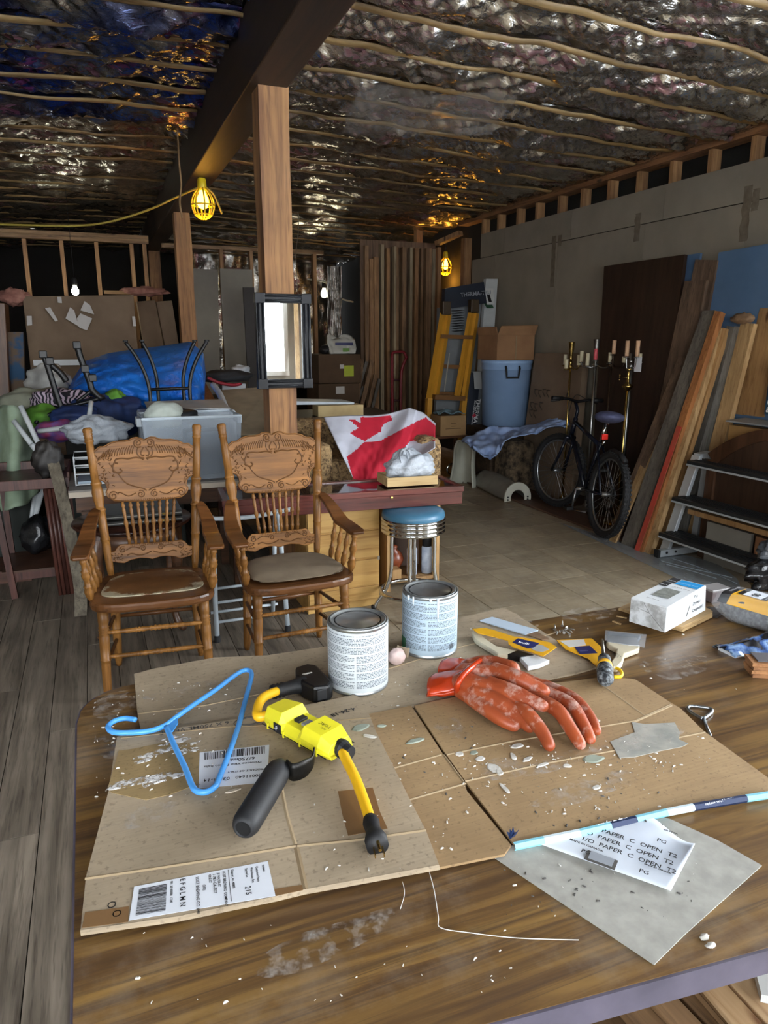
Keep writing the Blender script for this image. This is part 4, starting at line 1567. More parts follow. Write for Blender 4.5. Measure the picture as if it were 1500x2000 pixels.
# brush still in its wrapper
br3 = thing('paint_brush', 'short wide paint brush in clear wrapper with yellow hanging loop lying on bare table', 'brush', PZ(1215, 1270, TZ), 0, 'paint brushes')
slab(br3, Z5([(1085, 255), (1240, 282), (1320, 285), (1315, 308), (1215, 345), (1200, 400), (1165, 438), (1130, 435), (1120, 400), (1150, 350), (1160, 310), (1100, 278)]), TZ + .016, .014, CREAM, 'handle', .003)
slab(br3, Z5([(1085, 255), (1095, 215), (1300, 232), (1320, 286), (1240, 282)]), TZ + .018, .016, mat('ferrule_steel', 'a8a9aa', '77787a', .3, .9), 'ferrule', .002)
slab(br3, Z5([(1092, 188), (1330, 212), (1312, 240), (1090, 222)]), TZ + .015, .012, mat('grey_bristle', '5d6670', '3f474f', .8, scale=60), 'bristles', .003)
slab(br3, Z5([(1080, 182), (1368, 212), (1352, 302), (1075, 250)]), TZ + .0205, .0005, CLEARP, 'wrapper')
q0, q1 = PZ(*Z5([(1150, 372)])[0], TZ + .0168), PZ(*Z5([(1190, 318)])[0], TZ + .0168)
for k in range(3):
    text(('pure bristle', 'flat 3 in', 'wall')[k], .0055, q0 + V((.006 * k, -.002 * k, 0)), q1 - q0, V((-1, .4, 0)), INK, br3, 'handle_print')
lp = [PZ(*c, TZ + .012) for c in Z5([(1140, 440), (1175, 455), (1195, 480), (1185, 505), (1140, 508)])]
MB().tube(smoothpath(lp, 5), .0038, 8).out('hanging_loop', plain('loop_yellow', 'e8c21f', .4), br3, world=True, smooth=True)
# handful of screws
SCR = plain('zinc_screw', 'c0c1be', .3, .9)
rr = random.Random(4)
scr = None
for k, (x, y) in enumerate(((1084, 1229), (1098, 1224), (1106, 1232), (1112, 1238), (1094, 1236), (1101, 1241), (1108, 1226), (1088, 1238))):
    p = PZ(x, y, TZ + .003)
    if scr is None:
        scr = thing('screw', 'zinc screw in the little heap behind the brush sleeves, the leftmost of eight', 'screw', p, 0, 'little heap of screws')
        MB().tube([(0, 0, 0), (.018, 0, .001), (.022, 0, .001)], [.0018, .0016, .0003], 8).out('shank', SCR, scr, smooth=True)
        MB().lathe([(.0038, 0), (.0038, .0012), (.0015, .003)], 10, axis_frame((-.002, 0, 0), (1, 0, 0))).out('head', SCR, scr)
        scr.rotation_euler = (0, -.2, 1.0)
    else:
        q = dup(scr, p + V((0, 0, .004 * (k % 3))), rr.uniform(0, 6), 'zinc screw in the little heap behind the brush sleeves, ' + ('', 'the farthest of eight', 'in its middle', 'the rightmost of eight', 'the fifth from its right', 'the nearest of eight', 'just right of the farthest', 'just right of the leftmost')[k])
        q.rotation_euler = (rr.uniform(-.5, .5), rr.uniform(-.7, .3), rr.uniform(0, 6))

# ---- white and blue box on plywood offcuts
PLY = wood('plywood', 'c9ab7c', 'a98a5c', 'X', .7, .6)
PLYE = wood('plywood_edge', 'b98a66', '8c5f42', 'X', .7, 1.6)
zp = TZ + .012
for k, (px, z) in enumerate((([(1210, 1186), (1240, 1172), (1345, 1168), (1392, 1193), (1392, 1201), (1334, 1229), (1314, 1224), (1250, 1203)], TZ + .010), ([(1208, 1187), (1230, 1182), (1340, 1172), (1388, 1190), (1391, 1196), (1332, 1224), (1316, 1221), (1240, 1196)], TZ + .0185))):
    mb = MB().prism(pp(px, z), .008, None, z - .008)
    mb.solo('plywood_offcut', PLY, ('lower thin plywood offcut under the white compound box', 'upper thin plywood offcut under the white compound box')[k], 'wood', 'plywood offcuts under the box', bevel=.001)
for k, (x0, y0, x1, y1) in enumerate(((1205, 1203, 1224, 1207), (1197, 1213, 1212, 1219))):
    a, b = PZ(x0, y0, TZ + .002), PZ(x1, y1, TZ + .002)
    MB().bar(a, b, .006, .003).solo('wood_sliver', PLY, ('pale wood sliver at the left corner of the white box', 'pale wood sliver nearer the front beside the white box')[k], 'splinter', 'slivers by the box')
zx = TZ + .0192
b0, b1, b2 = PZ(1228, 1214, zx), PZ(1299, 1236, zx), PZ(1359, 1187, zx)
ex = (b0 - b1)
wx_ = ex.length
ex.normalize()
ey = V((-ex.y, ex.x, 0))
if ey.dot(b2 - b1) < 0:
    ey = -ey
dy_ = (b2 - b1).dot(ey)
hz = .072
bx = thing('compound_box', 'white and blue cardboard box of compound with plaster on its end standing on plywood', 'box', b1)
WBOX = mat('white_box', 'e3e6e8', 'd0d4d6', .6, scale=8)
WB2 = Nt('white_box_dirty')
_v = WB2.coord((1, 1, 1))
WB2.col(WB2.ramp(WB2.noise(_v, 30, 6, .7), [(.35, '9a9a98'), (.6, 'd5d8da')]))
WB2.set(Roughness=.8)
B_ = frame(b1, ex, ey, (0, 0, 1)) if ex.cross(ey).z > 0 else frame(b1, ex, ey, (0, 0, 1))


def BX(u, v, w):
    return b1 + ex * (u * wx_) + ey * (v * dy_) + V((0, 0, w * hz))


mb = MB()
mb.hexa([BX(0, 0, 0), BX(1, 0, 0), BX(1, 1, 0), BX(0, 1, 0), BX(.0, .0, .94), BX(1, 0, .94), BX(.96, .98, 1), BX(.04, .98, 1)])
mb.out('carton', WBOX, bx, world=True, bevel=.002)
e_ = -ey * .0008
mb = MB()
mb.add([BX(.02, 0, .03) + e_, BX(.98, 0, .03) + e_, BX(.98, 0, .90) + e_, BX(.02, 0, .90) + e_], [(0, 1, 2, 3)])
mb.out('end_panel', WB2.m, bx, world=True)
MB().tube([BX(.05, 0, .06) + e_, BX(.45, 0, .55) + e_, BX(.62, 0, .86) + e_], .0005, 5).out('fold_line', GREYINK, bx, world=True)
MB().tube([BX(.45, 0, .55) + e_, BX(.8, 0, .62) + e_], .0005, 5).out('fold_line', GREYINK, bx, world=True)


def top(u, v):
    return BX(.0 + u, v, .945 + .055 * v) + V((0, 0, .0012))


def tquad(name, m, u0, u1, v0, v1, dz=0):
    q = [top(u0, v0), top(u1, v0), top(u1, v1), top(u0, v1)]
    MB().add([k + V((0, 0, dz)) for k in q], [(0, 1, 2, 3)]).out(name, m, bx, world=True)


tquad('blue_band', plain('band_blue', '1e93d4', .4), .06, .68, .76, .95)
tquad('black_panel', INK, .70, .95, .78, .96)
tquad('black_panel', INK, .74, .98, .60, .76)
tquad('sander_picture', mat('grey_picture', '8e9088', '6a6c66', .6, scale=90), .26, .72, .24, .56)
ud = -ex
text('Sanding Pad Kit', .0115, top(.66, .82) + V((0, 0, .0006)), ud, ey, plain('pale_blue_ink', 'bfe0f2', .5), bx, 'box_print')
text('ULTRA FINE', .009, top(.62, .64) + V((0, 0, .0006)), ud, ey, GREYINK, bx, 'box_print')
text('Light.', .010, top(.93, .82) + V((0, 0, .0006)), ud, ey, WHITEINK, bx, 'box_print')
text('No.4', .009, top(.95, .64) + V((0, 0, .0006)), ud, ey, WHITEINK, bx, 'box_print')
text('250 sheets', .008, top(.70, .10) + V((0, 0, .0006)), ud, ey, GREYINK, bx, 'box_print')
sdv_ = -ex * .0012
for k, (wd, sz) in enumerate((('THE', .014), ('Drywall', .014), ('Compound', .013))):
    text(wd, sz, BX(0, .62, .76 - .26 * k) + sdv_, ey, (0, 0, 1), INK, bx, 'box_print', bold=.0002)
MB().tube([BX(0, .55, .60) + sdv_, BX(0, .48, .2) + sdv_], .0008, 5).out('drawn_line', GREYINK, bx, world=True)

# ---- steel wool pack, bags behind, small boxes
WOOL = mat('steel_wool', '8b8d90', '55575a', .55, scale=90, bump=.6, bscale=300, bdist=.003, Metallic=.4)
w0, w1 = PZ(1393, 1210, TZ), PZ(1513, 1248, TZ)
wd = (w1 - w0).normalized()
wn_ = V((-wd.y, wd.x, 0))
if wn_.y < 0:
    wn_ = -wn_
WF = frame(w0 + wn_ * .065, wd, wn_, (0, 0, 1))
sw = thing('steel_wool_pack', 'grey steel wool bundle in clear wrapper with yellow and black label reading 00', 'steel wool', w0)


def pack(sx_, sy_, sz_, amp, sd_, x0=0.0):
    def fn(u, v):
        a, b = 2 * PI * u, PI * (v - .5)
        ca_, sa_ = math.cos(a), math.sin(a)
        cb_, sb_ = math.cos(b), math.sin(b)
        e = .38

        def sp(k, q):
            return math.copysign(abs(k) ** q, k)
        x = sp(ca_, e) * sp(cb_, .5)
        y = sp(sa_, e) * sp(cb_, .5)
        z = sp(sb_, .5)
        k = 1 + amp * nz(x * 2 + sd_, y * 2, z * 2)
        return WF @ V((x0 + sx_ * (1 + x * k), y * sy_ * k, max(.001, sz_ * (1 + z * k))))
    return MB().grid(fn, 40, 20)


pack(.115, .060, .036, .12, 3, .004).out('wool_pad', WOOL, sw, world=True, smooth=True)
pack(.130, .067, .040, .14, 3, -.012).out('wrapper', CLEARP, sw, world=True, smooth=True)


def wraplabel(x0, x1, name, m, lift):
    def fn(u, v):
        x = x0 + (x1 - x0) * u
        s_ = v * 2 - 1
        y = -.066 + .10 * v
        z = .0735 + lift - max(0, (.25 - v)) ** 1.2 * .12 - .008 * max(0, v - .7)
        return WF @ V((x, y, z))
    MB().grid(fn, 6, 14).out(name, m, sw, world=True, smooth=True)


wraplabel(.005, .03, 'label_black', plain('label_black', '16161a', .4), .004)
wraplabel(.03, .22, 'label_yellow', plain('label_yellow', 'f2b71a', .4), .004)


def lq(name, m, x0, x1, y0, y1):
    MB().add([WF @ V((x, y, .0792)) for x, y in ((x0, y0), (x1, y0), (x1, y1), (x0, y1))], [(0, 1, 2, 3)]).out(name, m, sw, world=True)


lq('label_black', plain('label_black', '16161a', .4), .038, .052, -.028, .028)
lq('label_white', PAPER, .052, .100, -.028, .028)
lq('label_black', plain('label_black', '16161a', .4), .100, .114, -.028, .028)
text('00', .026, WF @ V((.086, -.018, .0798)), wn_, -wd, INK, sw, 'label_print', bold=.0006)
text('STEEL WOOL', .009, WF @ V((.022, -.03, .0798)), wn_, -wd, WHITEINK, sw, 'label_print')
text('very fine', .008, WF @ V((.110, -.02, .0798)), wn_, -wd, WHITEINK, sw, 'label_print')
bb = PZ(1492, 1158, TZ)
BAGB = mat('black_bag', '2a2b2e', '0e0e10', .22, scale=8, bump=.5, bscale=22, bdist=.01)
MB().blob((bb.x + .04, bb.y + .0, TZ + .055), (.105, .05, .055), 40, 24, .45, 3, 5, flat=TZ + .002).solo('plastic_bag', BAGB, 'crinkled black plastic bag behind the steel wool pack', 'bag', smooth=True)
MB().blob((bb.x + .055, bb.y + .005, TZ + .125), (.075, .045, .045), 32, 20, .4, 3, 9, flat=TZ + .085).solo('plastic_bag', mat('grey_clear_bag', '5a5d62', '2b2d30', .2, scale=12, bump=.5, bscale=30, bdist=.008), 'smoky grey plastic bag heaped on the black plastic bag', 'bag', smooth=True)
p = PZ(1500, 1150, TZ)
MB().lathe([(.020, 0), (.021, .004), (.021, .030), (.017, .040), (.004, .043)], 24, frame((p.x, p.y - .075, TZ + .078))).solo('plastic_stopper', plain('cap_red', 'd8331f', .35), 'red plastic cap between the black bag and the steel wool', 'cap', smooth=True)
p = PZ(1400, 1178, TZ)
t = thing('small_box', 'small clear-lidded box beside the steel wool pack', 'box', p)
MB().box((.02, .03, .016), (.07, .05, .032)).out('tray', mat('box_mauve', '8d7f80', '6b5f60', .5), t, bevel=.002)
MB().box((.02, .03, .035), (.072, .052, .006)).out('lid', plain('box_lid', 'a9a6a6', .3), t, bevel=.002)
MB().prism(pp([(1366, 1196), (1384, 1184), (1420, 1190), (1400, 1206)], TZ + .004), .003, None, TZ + .001).solo('metal_scrap', plain('scrap_grey', '4c4845', .4, .6), 'dark flat metal scrap by the small clear-lidded box', 'scrap')
# blue packet, wood block and wire hook
q0 = PZ(1432, 1284, TZ)
pk = thing('foil_packet', 'crumpled blue and black plastic packet at the right table edge', 'packet', q0)
PKM = Nt('packet_print')
_v = PKM.coord((1, 1, 1))
PKM.col(PKM.ramp(PKM.noise(_v, 26, 3, .5), [(.38, '11141c'), (.46, '3a5f9e'), (.56, '8fb0d8'), (.62, '141824')]))
PKM.set(Roughness=.18)
MB().grid(lambda u, v: V((-.005 + .16 * u, -.01 - .03 * u + (.07 + .02 * u) * v, .004 + .030 * math.sin(PI * v) * (.25 + u) + .008 * nz(u * 6, v * 5)))
          , 24, 14).out('wrapper', PKM.m, pk, smooth=True, solid=.001)
MB().box((.07, .02, .004), (.14, .05, .008)).out('contents', plain('packet_white', 'cfd2d6', .6), pk)
q0 = PZ(1468, 1322, TZ)
wb = thing('wood_block', 'layered wood block with dark top at the right table edge', 'wood', q0)
WBM = wood('block_layers', 'b98452', '7c4f2c', 'X', .6, 1.0)
for k in range(4):
    MB().box((.075 - .003 * (k % 2), .02, .0045 + .009 * k), (.15, .05, .0082), Matrix.Rotation(-.5, 4, 'Z')).out('layer', WBM, wb)
MB().box((.08, .024, .038), (.14, .045, .003), Matrix.Rotation(-.5, 4, 'Z')).out('dark_face', plain('block_dark', '58565a', .5), wb)
hk_ = thing('can_opener', 'small bent wire paint can opener lying beside the cardboard', 'opener', PZ(1366, 1400, TZ))
WIRE = plain('wire_steel', '9a9fa2', .28, .95)
lp = [PZ(x, y, TZ + .004) for x, y in ((1372, 1404), (1352, 1393), (1343, 1384), (1350, 1379), (1372, 1381), (1388, 1384), (1390, 1391), (1378, 1401))]
MB().tube(smoothpath(lp + [lp[0]], 5), .0034, 8).out('loop', WIRE, hk_, world=True, smooth=True)
MB().tube([PZ(1374, 1402, TZ + .004), PZ(1381, 1422, TZ + .004), PZ(1388, 1437, TZ + .004)], [.0034, .0034, .0026], 8).out('stem', WIRE, hk_, world=True, smooth=True)
THR = plain('white_thread', 'd8d8d4', .7)
MB().tube(smoothpath([PZ(x, y, TZ + .002) for x, y in ((838, 1702), (848, 1740), (856, 1790), (861, 1812), (920, 1822), (1010, 1832), (1130, 1836))], 5), .0006, 5).solo('thread', THR, 'thin white thread bent at a corner on the bare table front', 'thread', smooth=True)
MB().tube(smoothpath([PZ(x, y, TZ + .002) for x, y in ((786, 1722), (790, 1745), (782, 1775))], 5), .0005, 5).solo('thread', THR, 'short white thread lying left of the bent one on the table', 'thread', smooth=True)
# ---- boards stacked on a crate in front of the table
NEWB = wood('new_board', 'cfae86', 'a98458', 'Y', .6, .7, '6d4a2e')
OLDB = wood('brown_board', '94724e', '5a422c', 'Y', .6, 1.0)
el = [((1196, 1955), (1245, 2012)), ((1250, 1942), (1318, 2012)), ((1306, 1926), (1388, 2012)), ((1342, 1916), (1424, 2012)), ((1354, 1912), (1436, 2012)), ((1402, 1899), (1506, 2012)), ((1456, 1884), (1572, 2012))]
for k in range(6):
    z = .36 + (.012, .020, .008, .022, .030, .026)[k]
    m = (OLDB, OLDB, OLDB, OLDB, NEWB, NEWB)[k]
    q = []
    for (t_, b_) in (el[k], el[k + 1]):
        a, b = PZ(*t_, z), PZ(*b_, z)
        d = (b - a).normalized()
        q += [a - d * .55, b + d * .12]
    a0, b0, a1, b1 = q
    g_ = (a1 - a0).normalized() * .003
    a0, b0, a1, b1 = a0 + g_, b0 + g_, a1 - g_, b1 - g_
    dn_ = V((0, 0, -.018))
    MB().hexa([tuple(p) for p in (b0 + dn_, b1 + dn_, a1 + dn_, a0 + dn_, b0, b1, a1, a0)]).solo('loose_board', m, 'wooden board below the front table edge, %s of six counted from the left' % ('first', 'second', 'third', 'fourth', 'fifth', 'sixth')[k], 'board', 'boards under the front table edge', bevel=.002)
c_ = PZ(1380, 1960, .36)
MB().box((0, 0, .17), (1.1, .60, .339), Matrix.Translation((c_.x - .02, c_.y + .05, 0)) @ Matrix.Rotation(R(-40), 4, 'Z')).solo('wooden_crate', OLDB, 'low wooden crate carrying the loose boards below the table edge', 'crate', bevel=.004)
a = PZ(1500, 1905, .40)
t = thing('black_pack', 'flat black and white pack lying at the right end of the loose boards', 'pack', (a.x + .02, a.y - .02, .392), R(-38))
MB().box((.03, 0, .008), (.16, .10, .016)).out('pack', plain('pack_white', 'c9c9c4', .6), t)
MB().box((.04, -.01, .0165), (.12, .07, .001)).out('dark_panel', plain('pack_dark', '2a2b2a', .5), t)
# ================================================================ chairs, case, stool, sofa and mirror
OAK = wood('golden_oak', '9a6a34', '55330f', 'Z', .40, .9, None, .0)
OAK_X = wood('golden_oak_wide', '9e6b34', '5b3714', 'X', .42, .8, None, .0)
OAK_D = wood('dark_oak', '7b4f2b', '45280f', 'X', .36, .8, None, .15)
CARVE = plain('carved_oak', '5f3c18', .4)
GROOVE = plain('carved_shadow', '4a2f18', .6)

POSTP = [(0, .013), (.05, .016), (.20, .0185), (.24, .0185), (.245, .021), (.255, .021), (.26, .0185), (.40, .0205), (.44, .0205), (.445, .024), (.455, .024), (.46, .020), (.48, .018), (.52, .024), (.57, .026), (.615, .020), (.62, .024), (.635, .024), (.64, .019), (.80, .0185), (.90, .0165), (.905, .020), (.918, .020), (.922, .017), (.935, .020), (.945, .0175), (.955, .021), (.965, .0185), (.972, .0215), (.99, .021), (1, .014)]
LEGP = [(0, .0125), (.06, .016), (.10, .0175), (.40, .0195), (.43, .0195), (.435, .022), (.45, .022), (.455, .0195), (.60, .021), (.70, .022), (.72, .0185), (.735, .023), (.75, .0185), (.765, .023), (.78, .0185), (.795, .023), (.81, .019), (.85, .0215), (1, .023)]
SPINP = [(0, .006), (.10, .0075), (.14, .0105), (.18, .0065), (.22, .009), (.40, .006), (.48, .010), (.50, .0115), (.52, .010), (.60, .006), (.80, .0085), (.86, .0055), (.90, .010), (.94, .0075), (1, .006)]
RUNGP = [(0, .007), (.08, .009), (.30, .0105), (.31, .013), (.325, .009), (.34, .0135), (.355, .009), (.37, .012), (.44, .009), (.46, .013), (.48, .009), (.50, .0145), (.52, .009), (.54, .013), (.56, .009), (.63, .012), (.645, .009), (.66, .0135), (.675, .009), (.69, .013), (.70, .0105), (.92, .009), (1, .007)]
ARMP = [(0, .010), (.06, .014), (.16, .019), (.22, .020), (.30, .015), (.33, .019), (.36, .013), (.48, .012), (.55, .017), (.60, .019), (.66, .015), (.70, .018), (.74, .012), (.86, .010), (.92, .015), (1, .011)]


def spiral(c, r, turns, sgn, start=0.0, n=26):
    return [(c[0] + sgn * r * (1 - .82 * k / n) * math.cos(start + 2 * PI * turns * k / n), c[1] + r * (1 - .82 * k / n) * math.sin(start + 2 * PI * turns * k / n)) for k in range(n + 1)]


def make_chair(label, loc, rz):
    t = thing('pressed_back_armchair', label, 'chair', loc, rz, 'pair of carved oak armchairs')
    seat = []
    for k in range(40):
        a = 2 * PI * k / 40
        ca, sa = math.cos(a), math.sin(a)
        x = .268 * math.copysign(abs(ca) ** .42, ca)
        y = .225 * math.copysign(abs(sa) ** .42, sa)
        x *= 1 - .16 * (y + .22) / .44
        y -= .022 * (1 - (x / .28) ** 2) * (1 if sa < 0 else 0)
        seat.append((x, y - .01))
    MB().prism(seat, .040, None, .410).out('seat', OAK_D, t, bevel=.012)
    for s in (-1, 1):
        MB().turned((s * .215, -.185, 0), (s * .205, -.165, .412), LEGP, 16).out('leg', OAK, t, smooth=True)
        MB().turned((s * .190, .165, 0), (s * .178, .135, .412), LEGP, 16).out('leg', OAK, t, smooth=True)
        MB().turned((s * .187, .165, .445), (s * .240, .268, 1.118), POSTP, 16).out('back_post', OAK, t, smooth=True)
        for z in (.27, .15):
            MB().turned((s * .212, -.178, z), (s * .187, .152, z - .01), [(0, .008), (.5, .010), (1, .008)], 8).out('stretcher', OAK_D, t, smooth=True)
        # arm: a sweeping flat board
        path = smoothpath([(s * .222, .214, .752), (s * .238, .170, .735), (s * .256, .090, .690), (s * .262, .010, .655), (s * .268, -.06, .648), (s * .270, -.20, .640)], 5)

        def armf(u, v, path=path, s=s):
            k = u * (len(path) - 1)
            i = min(int(k), len(path) - 1)
            p = path[i]
            w = .019 + .017 * min(1, u * 1.7) - (.010 if u > .97 else 0)
            q = [(-1, 1), (1, 1), (1, -1), (-1, -1), (-1, 1)][int(round(v * 4))]
            j = min(i + 1, len(path) - 1)
            d = (path[j] - path[max(j - 1, 0)])
            nrm = V((0, -d.z, d.y))
            nrm = nrm.normalized() if nrm.length > 0 else V((0, 0, 1))
            if nrm.z < 0:
                nrm = -nrm
            th = .010 if u < .97 else .006
            return p + V((q[0] * w, 0, 0)) + nrm * (q[1] * th)
        mb = MB().grid(armf, len(path) - 1, 4)
        n5 = len(path)
        mb.f += [(0, 1, 2, 3)] if False else []
        mb.f.append(tuple(k * n5 for k in range(4)))
        mb.f.append(tuple(k * n5 + n5 - 1 for k in (3, 2, 1, 0)))
        arm = mb.out('arm', OAK_D, t, bevel=.004, weld=True)
        MB().turned((s * .248, -.150, .448), (s * .262, -.168, .632), ARMP, 14).out('arm_support', OAK, t, smooth=True)
        for k in range(3):
            y = -.075 + .068 * k
            MB().turned((s * (.238 - .006 * k), y + .01, .448), (s * (.268 - .008 * k), y, .636 + .004 * k), [(a, b * .72) for a, b in ARMP], 10).out('arm_spindle', OAK, t, smooth=True)
    for z in (.305, .195):
        MB().turned((-.205, -.178, z), (.205, -.178, z), RUNGP, 12).out('stretcher', OAK, t, smooth=True)
    MB().turned((-.18, .152, .25), (.18, .152, .25), [(0, .008), (.5, .011), (1, .008)], 8).out('stretcher', OAK_D, t, smooth=True)
    # crest panel, tilted back with the posts
    tilt = math.atan2(.103, .673)
    zc0 = .775
    yc0 = .165 + .103 * (zc0 - .445) / .673
    ux, uz = V((1, 0, 0)), V((0, math.sin(tilt), math.cos(tilt)))
    un = ux.cross(uz)                      # towards the sitter (-y)
    CF = frame((0, yc0, zc0), ux, uz, un)
    half = [(0, .286), (.012, .292), (.030, .298), (.050, .296), (.064, .288), (.085, .284), (.12, .284), (.15, .277), (.175, .262), (.195, .262), (.208, .252), (.228, .236), (.226, .112), (.205, .108), (.188, .100), (.178, .084), (.176, .066), (.184, .052), (.176, .030), (.150, .010), (.120, .006), (.06, .002), (0, .0)]
    crest = half + [(-x, z) for x, z in half[::-1][1:-1]]
    MB().prism(crest, .018, CF, -.009).out('crest_panel', OAK_X, t, bevel=.003)
    lines = MB()
    Z1 = .0095

    def ln(pts, r=.0032, both=True):
        for s in ((1, -1) if both else (1,)):
            lines.tube([CF @ V((s * x, y, Z1)) for x, y in pts], r, 5)
    ln(spiral((.027, .270), .021, 1.6, 1, -2.2), .0032)
    ln(smooth2([(.004, .25), (.018, .225), (.012, .21), (.004, .214)]), .003)
    ln(smooth2([(.03, .248), (.034, .225), (.024, .206), (.006, .200), (.012, .192)]), .003)
    ln(smooth2([(.006, .196), (.04, .204), (.075, .200), (.10, .203), (.125, .200), (.132, .186), (.120, .180)]), .0036)
    ln(smooth2([(.132, .190), (.142, .168), (.138, .145), (.118, .136), (.105, .146), (.114, .156)]), .0036)
    ln(smooth2([(.120, .132), (.108, .110), (.085, .085), (.05, .070), (.020, .060), (.004, .050)]), .003)
    ln(spiral((.030, .035), .018, 1.5, 1, 1.2), .0028)
    ln(spiral((.150, .034), .021, 1.5, -1, .6), .003)
    ln(smooth2([(.052, .042), (.085, .03), (.12, .048), (.132, .040)]), .0026)
    for k in range(13):                                   # feathered leaves under the top edge
        x = .042 + .011 * k
        ln([(x, .262 - .002 * k), (x + .010, .240 - .0012 * k), (x + .014, .222 - .001 * k)], .0019)
    for k in range(7):
        ln([(.15 + .008 * k, .250 - .006 * k), (.156 + .009 * k, .225 - .006 * k)], .0018)
    rr = random.Random(2)
    for k in range(60):                                   # stippled foliage at the sides
        x, y = rr.uniform(.142, .216), rr.uniform(.075, .225)
        if x > .18 and y < .115:
            continue
        a = rr.uniform(0, PI)
        ln([(x - .006 * math.cos(a), y - .006 * math.sin(a)), (x, y + .002), (x + .006 * math.cos(a), y + .006 * math.sin(a))], .0019)
    for k in range(15):                                   # beading along the foot
        ln([(.004 + .008 * k, .006), (.004 + .008 * k, .014)], .0016)
    edge = [p for p in half]
    ln([(x * .965, .004 + z * .968) for x, z in edge], .0018)
    lines.out('carving', CARVE, t, smooth=True)['kind'] = 'stuff'
    # lower splat
    zs0 = .495
    SF = frame((0, .165 + .103 * (zs0 - .445) / .673, zs0), ux, uz, un)
    hs = [(0, .090), (.10, .090), (.135, .092), (.150, .082), (.165, .062), (.192, .060), (.190, .018), (.150, .008), (.125, .004), (.095, .016), (.055, .022), (.03, .020), (0, .012)]
    MB().prism(hs + [(-x, z) for x, z in hs[::-1][1:-1]], .016, SF, -.008).out('lower_splat', OAK_X, t, bevel=.003)
    ln2 = MB()
    for s in (1, -1):
        for pts, r in ((smooth2([(.004, .050), (.03, .040), (.06, .036), (.09, .046), (.11, .040)]), .003), (spiral((.040, .066), .015, 1.4, 1, 0), .0026), (spiral((.128, .066), .016, 1.4, -1, 1), .0026), (smooth2([(.056, .070), (.085, .076), (.112, .064)]), .0024)):
            ln2.tube([SF @ V((s * x, y, .0085)) for x, y in pts], r, 5)
        for k in range(22):
            x, y = rr.uniform(.125, .175), rr.uniform(.014, .05)
            ln2.tube([SF @ V((s * x, y, .0085)), SF @ V((s * (x + .007), y + .003, .0085))], .0018, 4)
        for k in range(12):
            ln2.tube([SF @ V((s * (.004 + .008 * k), .080, .0085)), SF @ V((s * (.004 + .008 * k), .087, .0085))], .0015, 4)
    ln2.out('carving', CARVE, t, smooth=True)['kind'] = 'stuff'
    for k in range(8):
        x = (k - 3.5) * .032
        a = SF @ V((x * .86, .088, 0))
        b = CF @ V((x * 1.02, .004, 0))
        MB().turned(a, b, SPINP, 10).out('spindle', OAK, t, smooth=True)
    return t


def smooth2(pts, k=5):
    return [(p.x, p.y) for p in smoothpath([(x, y, 0) for x, y in pts], k)]


for _m in (OAK, OAK_X, OAK_D, CARVE):
    _m.node_tree.nodes['Principled BSDF'].inputs['Specular IOR Level'].default_value = .28
ch1 = make_chair('carved oak armchair with worn brown leather seat, the one nearer the left table corner', (.172, 3.185, 0), R(-5))
ch2 = dup(ch1, (.793, 3.155, 0), R(2), 'carved oak armchair carrying a loose taupe cushion, in front of the glass-topped case')
LEATHER = Nt('worn_leather')
_v = LEATHER.coord((1, 1, 1), rnd=False)
_c = LEATHER.ramp(LEATHER.noise(_v, 7, 4), [(.35, '4e3016'), (.65, '6d4a28')])
_sp = LEATHER.node('ShaderNodeTexCoord')
_le = LEATHER.node('ShaderNodeVectorMath', operation='LENGTH')
_mp = LEATHER.node('ShaderNodeMapping')
_mp.inputs['Scale'].default_value = (4.4, 5.6, 0)
LEATHER.link(_sp.outputs['Object'], _mp.inputs[0])
LEATHER.link(_mp.outputs[0], _le.inputs[0])
_nm = LEATHER.noise(_v, 22, 6, .7)
_ad = LEATHER.node('ShaderNodeMath', operation='MULTIPLY_ADD')
LEATHER.link(_nm, _ad.inputs[0])
_ad.inputs[1].default_value = 1.0
LEATHER.link(_le.outputs['Value'], _ad.inputs[2])
_c = LEATHER.mix(LEATHER.ramp(_ad.outputs[0], [(.0, 0.0), (1.0, 1.0)]), _c, _c)
_r = LEATHER.node('ShaderNodeMapRange')
_r.inputs[1].default_value, _r.inputs[2].default_value = 1.38, 1.46
LEATHER.link(_ad.outputs[0], _r.inputs[0])
_c = LEATHER.mix(_r.outputs[0], _c, 'a39a80')
LEATHER.col(_c)
LEATHER.set(Roughness=.42)
LEATHER.bump(_nm, .3, .004)
ins = []
for k in range(40):
    a = 2 * PI * k / 40
    ca, sa = math.cos(a), math.sin(a)
    x = .205 * math.copysign(abs(ca) ** .5, ca)
    y = .160 * math.copysign(abs(sa) ** .5, sa)
    ins.append((x * (1 - .12 * y / .16), y - .005))
MB().prism(ins, .006, None, .448).out('leather_inset', LEATHER.m, ch1, bevel=.003)
# loose cushion
TAUPE = mat('taupe_cloth', '80715c', '6b5d4a', .9, scale=7, bump=.3, bscale=260, bdist=.001)


def cush(u, v):
    a, b = 2 * PI * u, PI * (v - .5)
    ca, sa, cb, sb = math.cos(a), math.sin(a), math.cos(b), math.sin(b)
    x = .215 * math.copysign(abs(ca) ** .55, ca) * abs(cb) ** .45
    y = .190 * math.copysign(abs(sa) ** .6, sa) * abs(cb) ** .45
    x *= 1 - .10 * y / .19 + .0
    z = .4515 + .016 * (1 + math.copysign(abs(sb) ** .8, sb)) + .004 * nz(x * 9, y * 9) * (sb > 0) - .010 * math.exp(-((y + .16) / .05) ** 2) * (sb > 0)
    return V((x, y - .025, z))


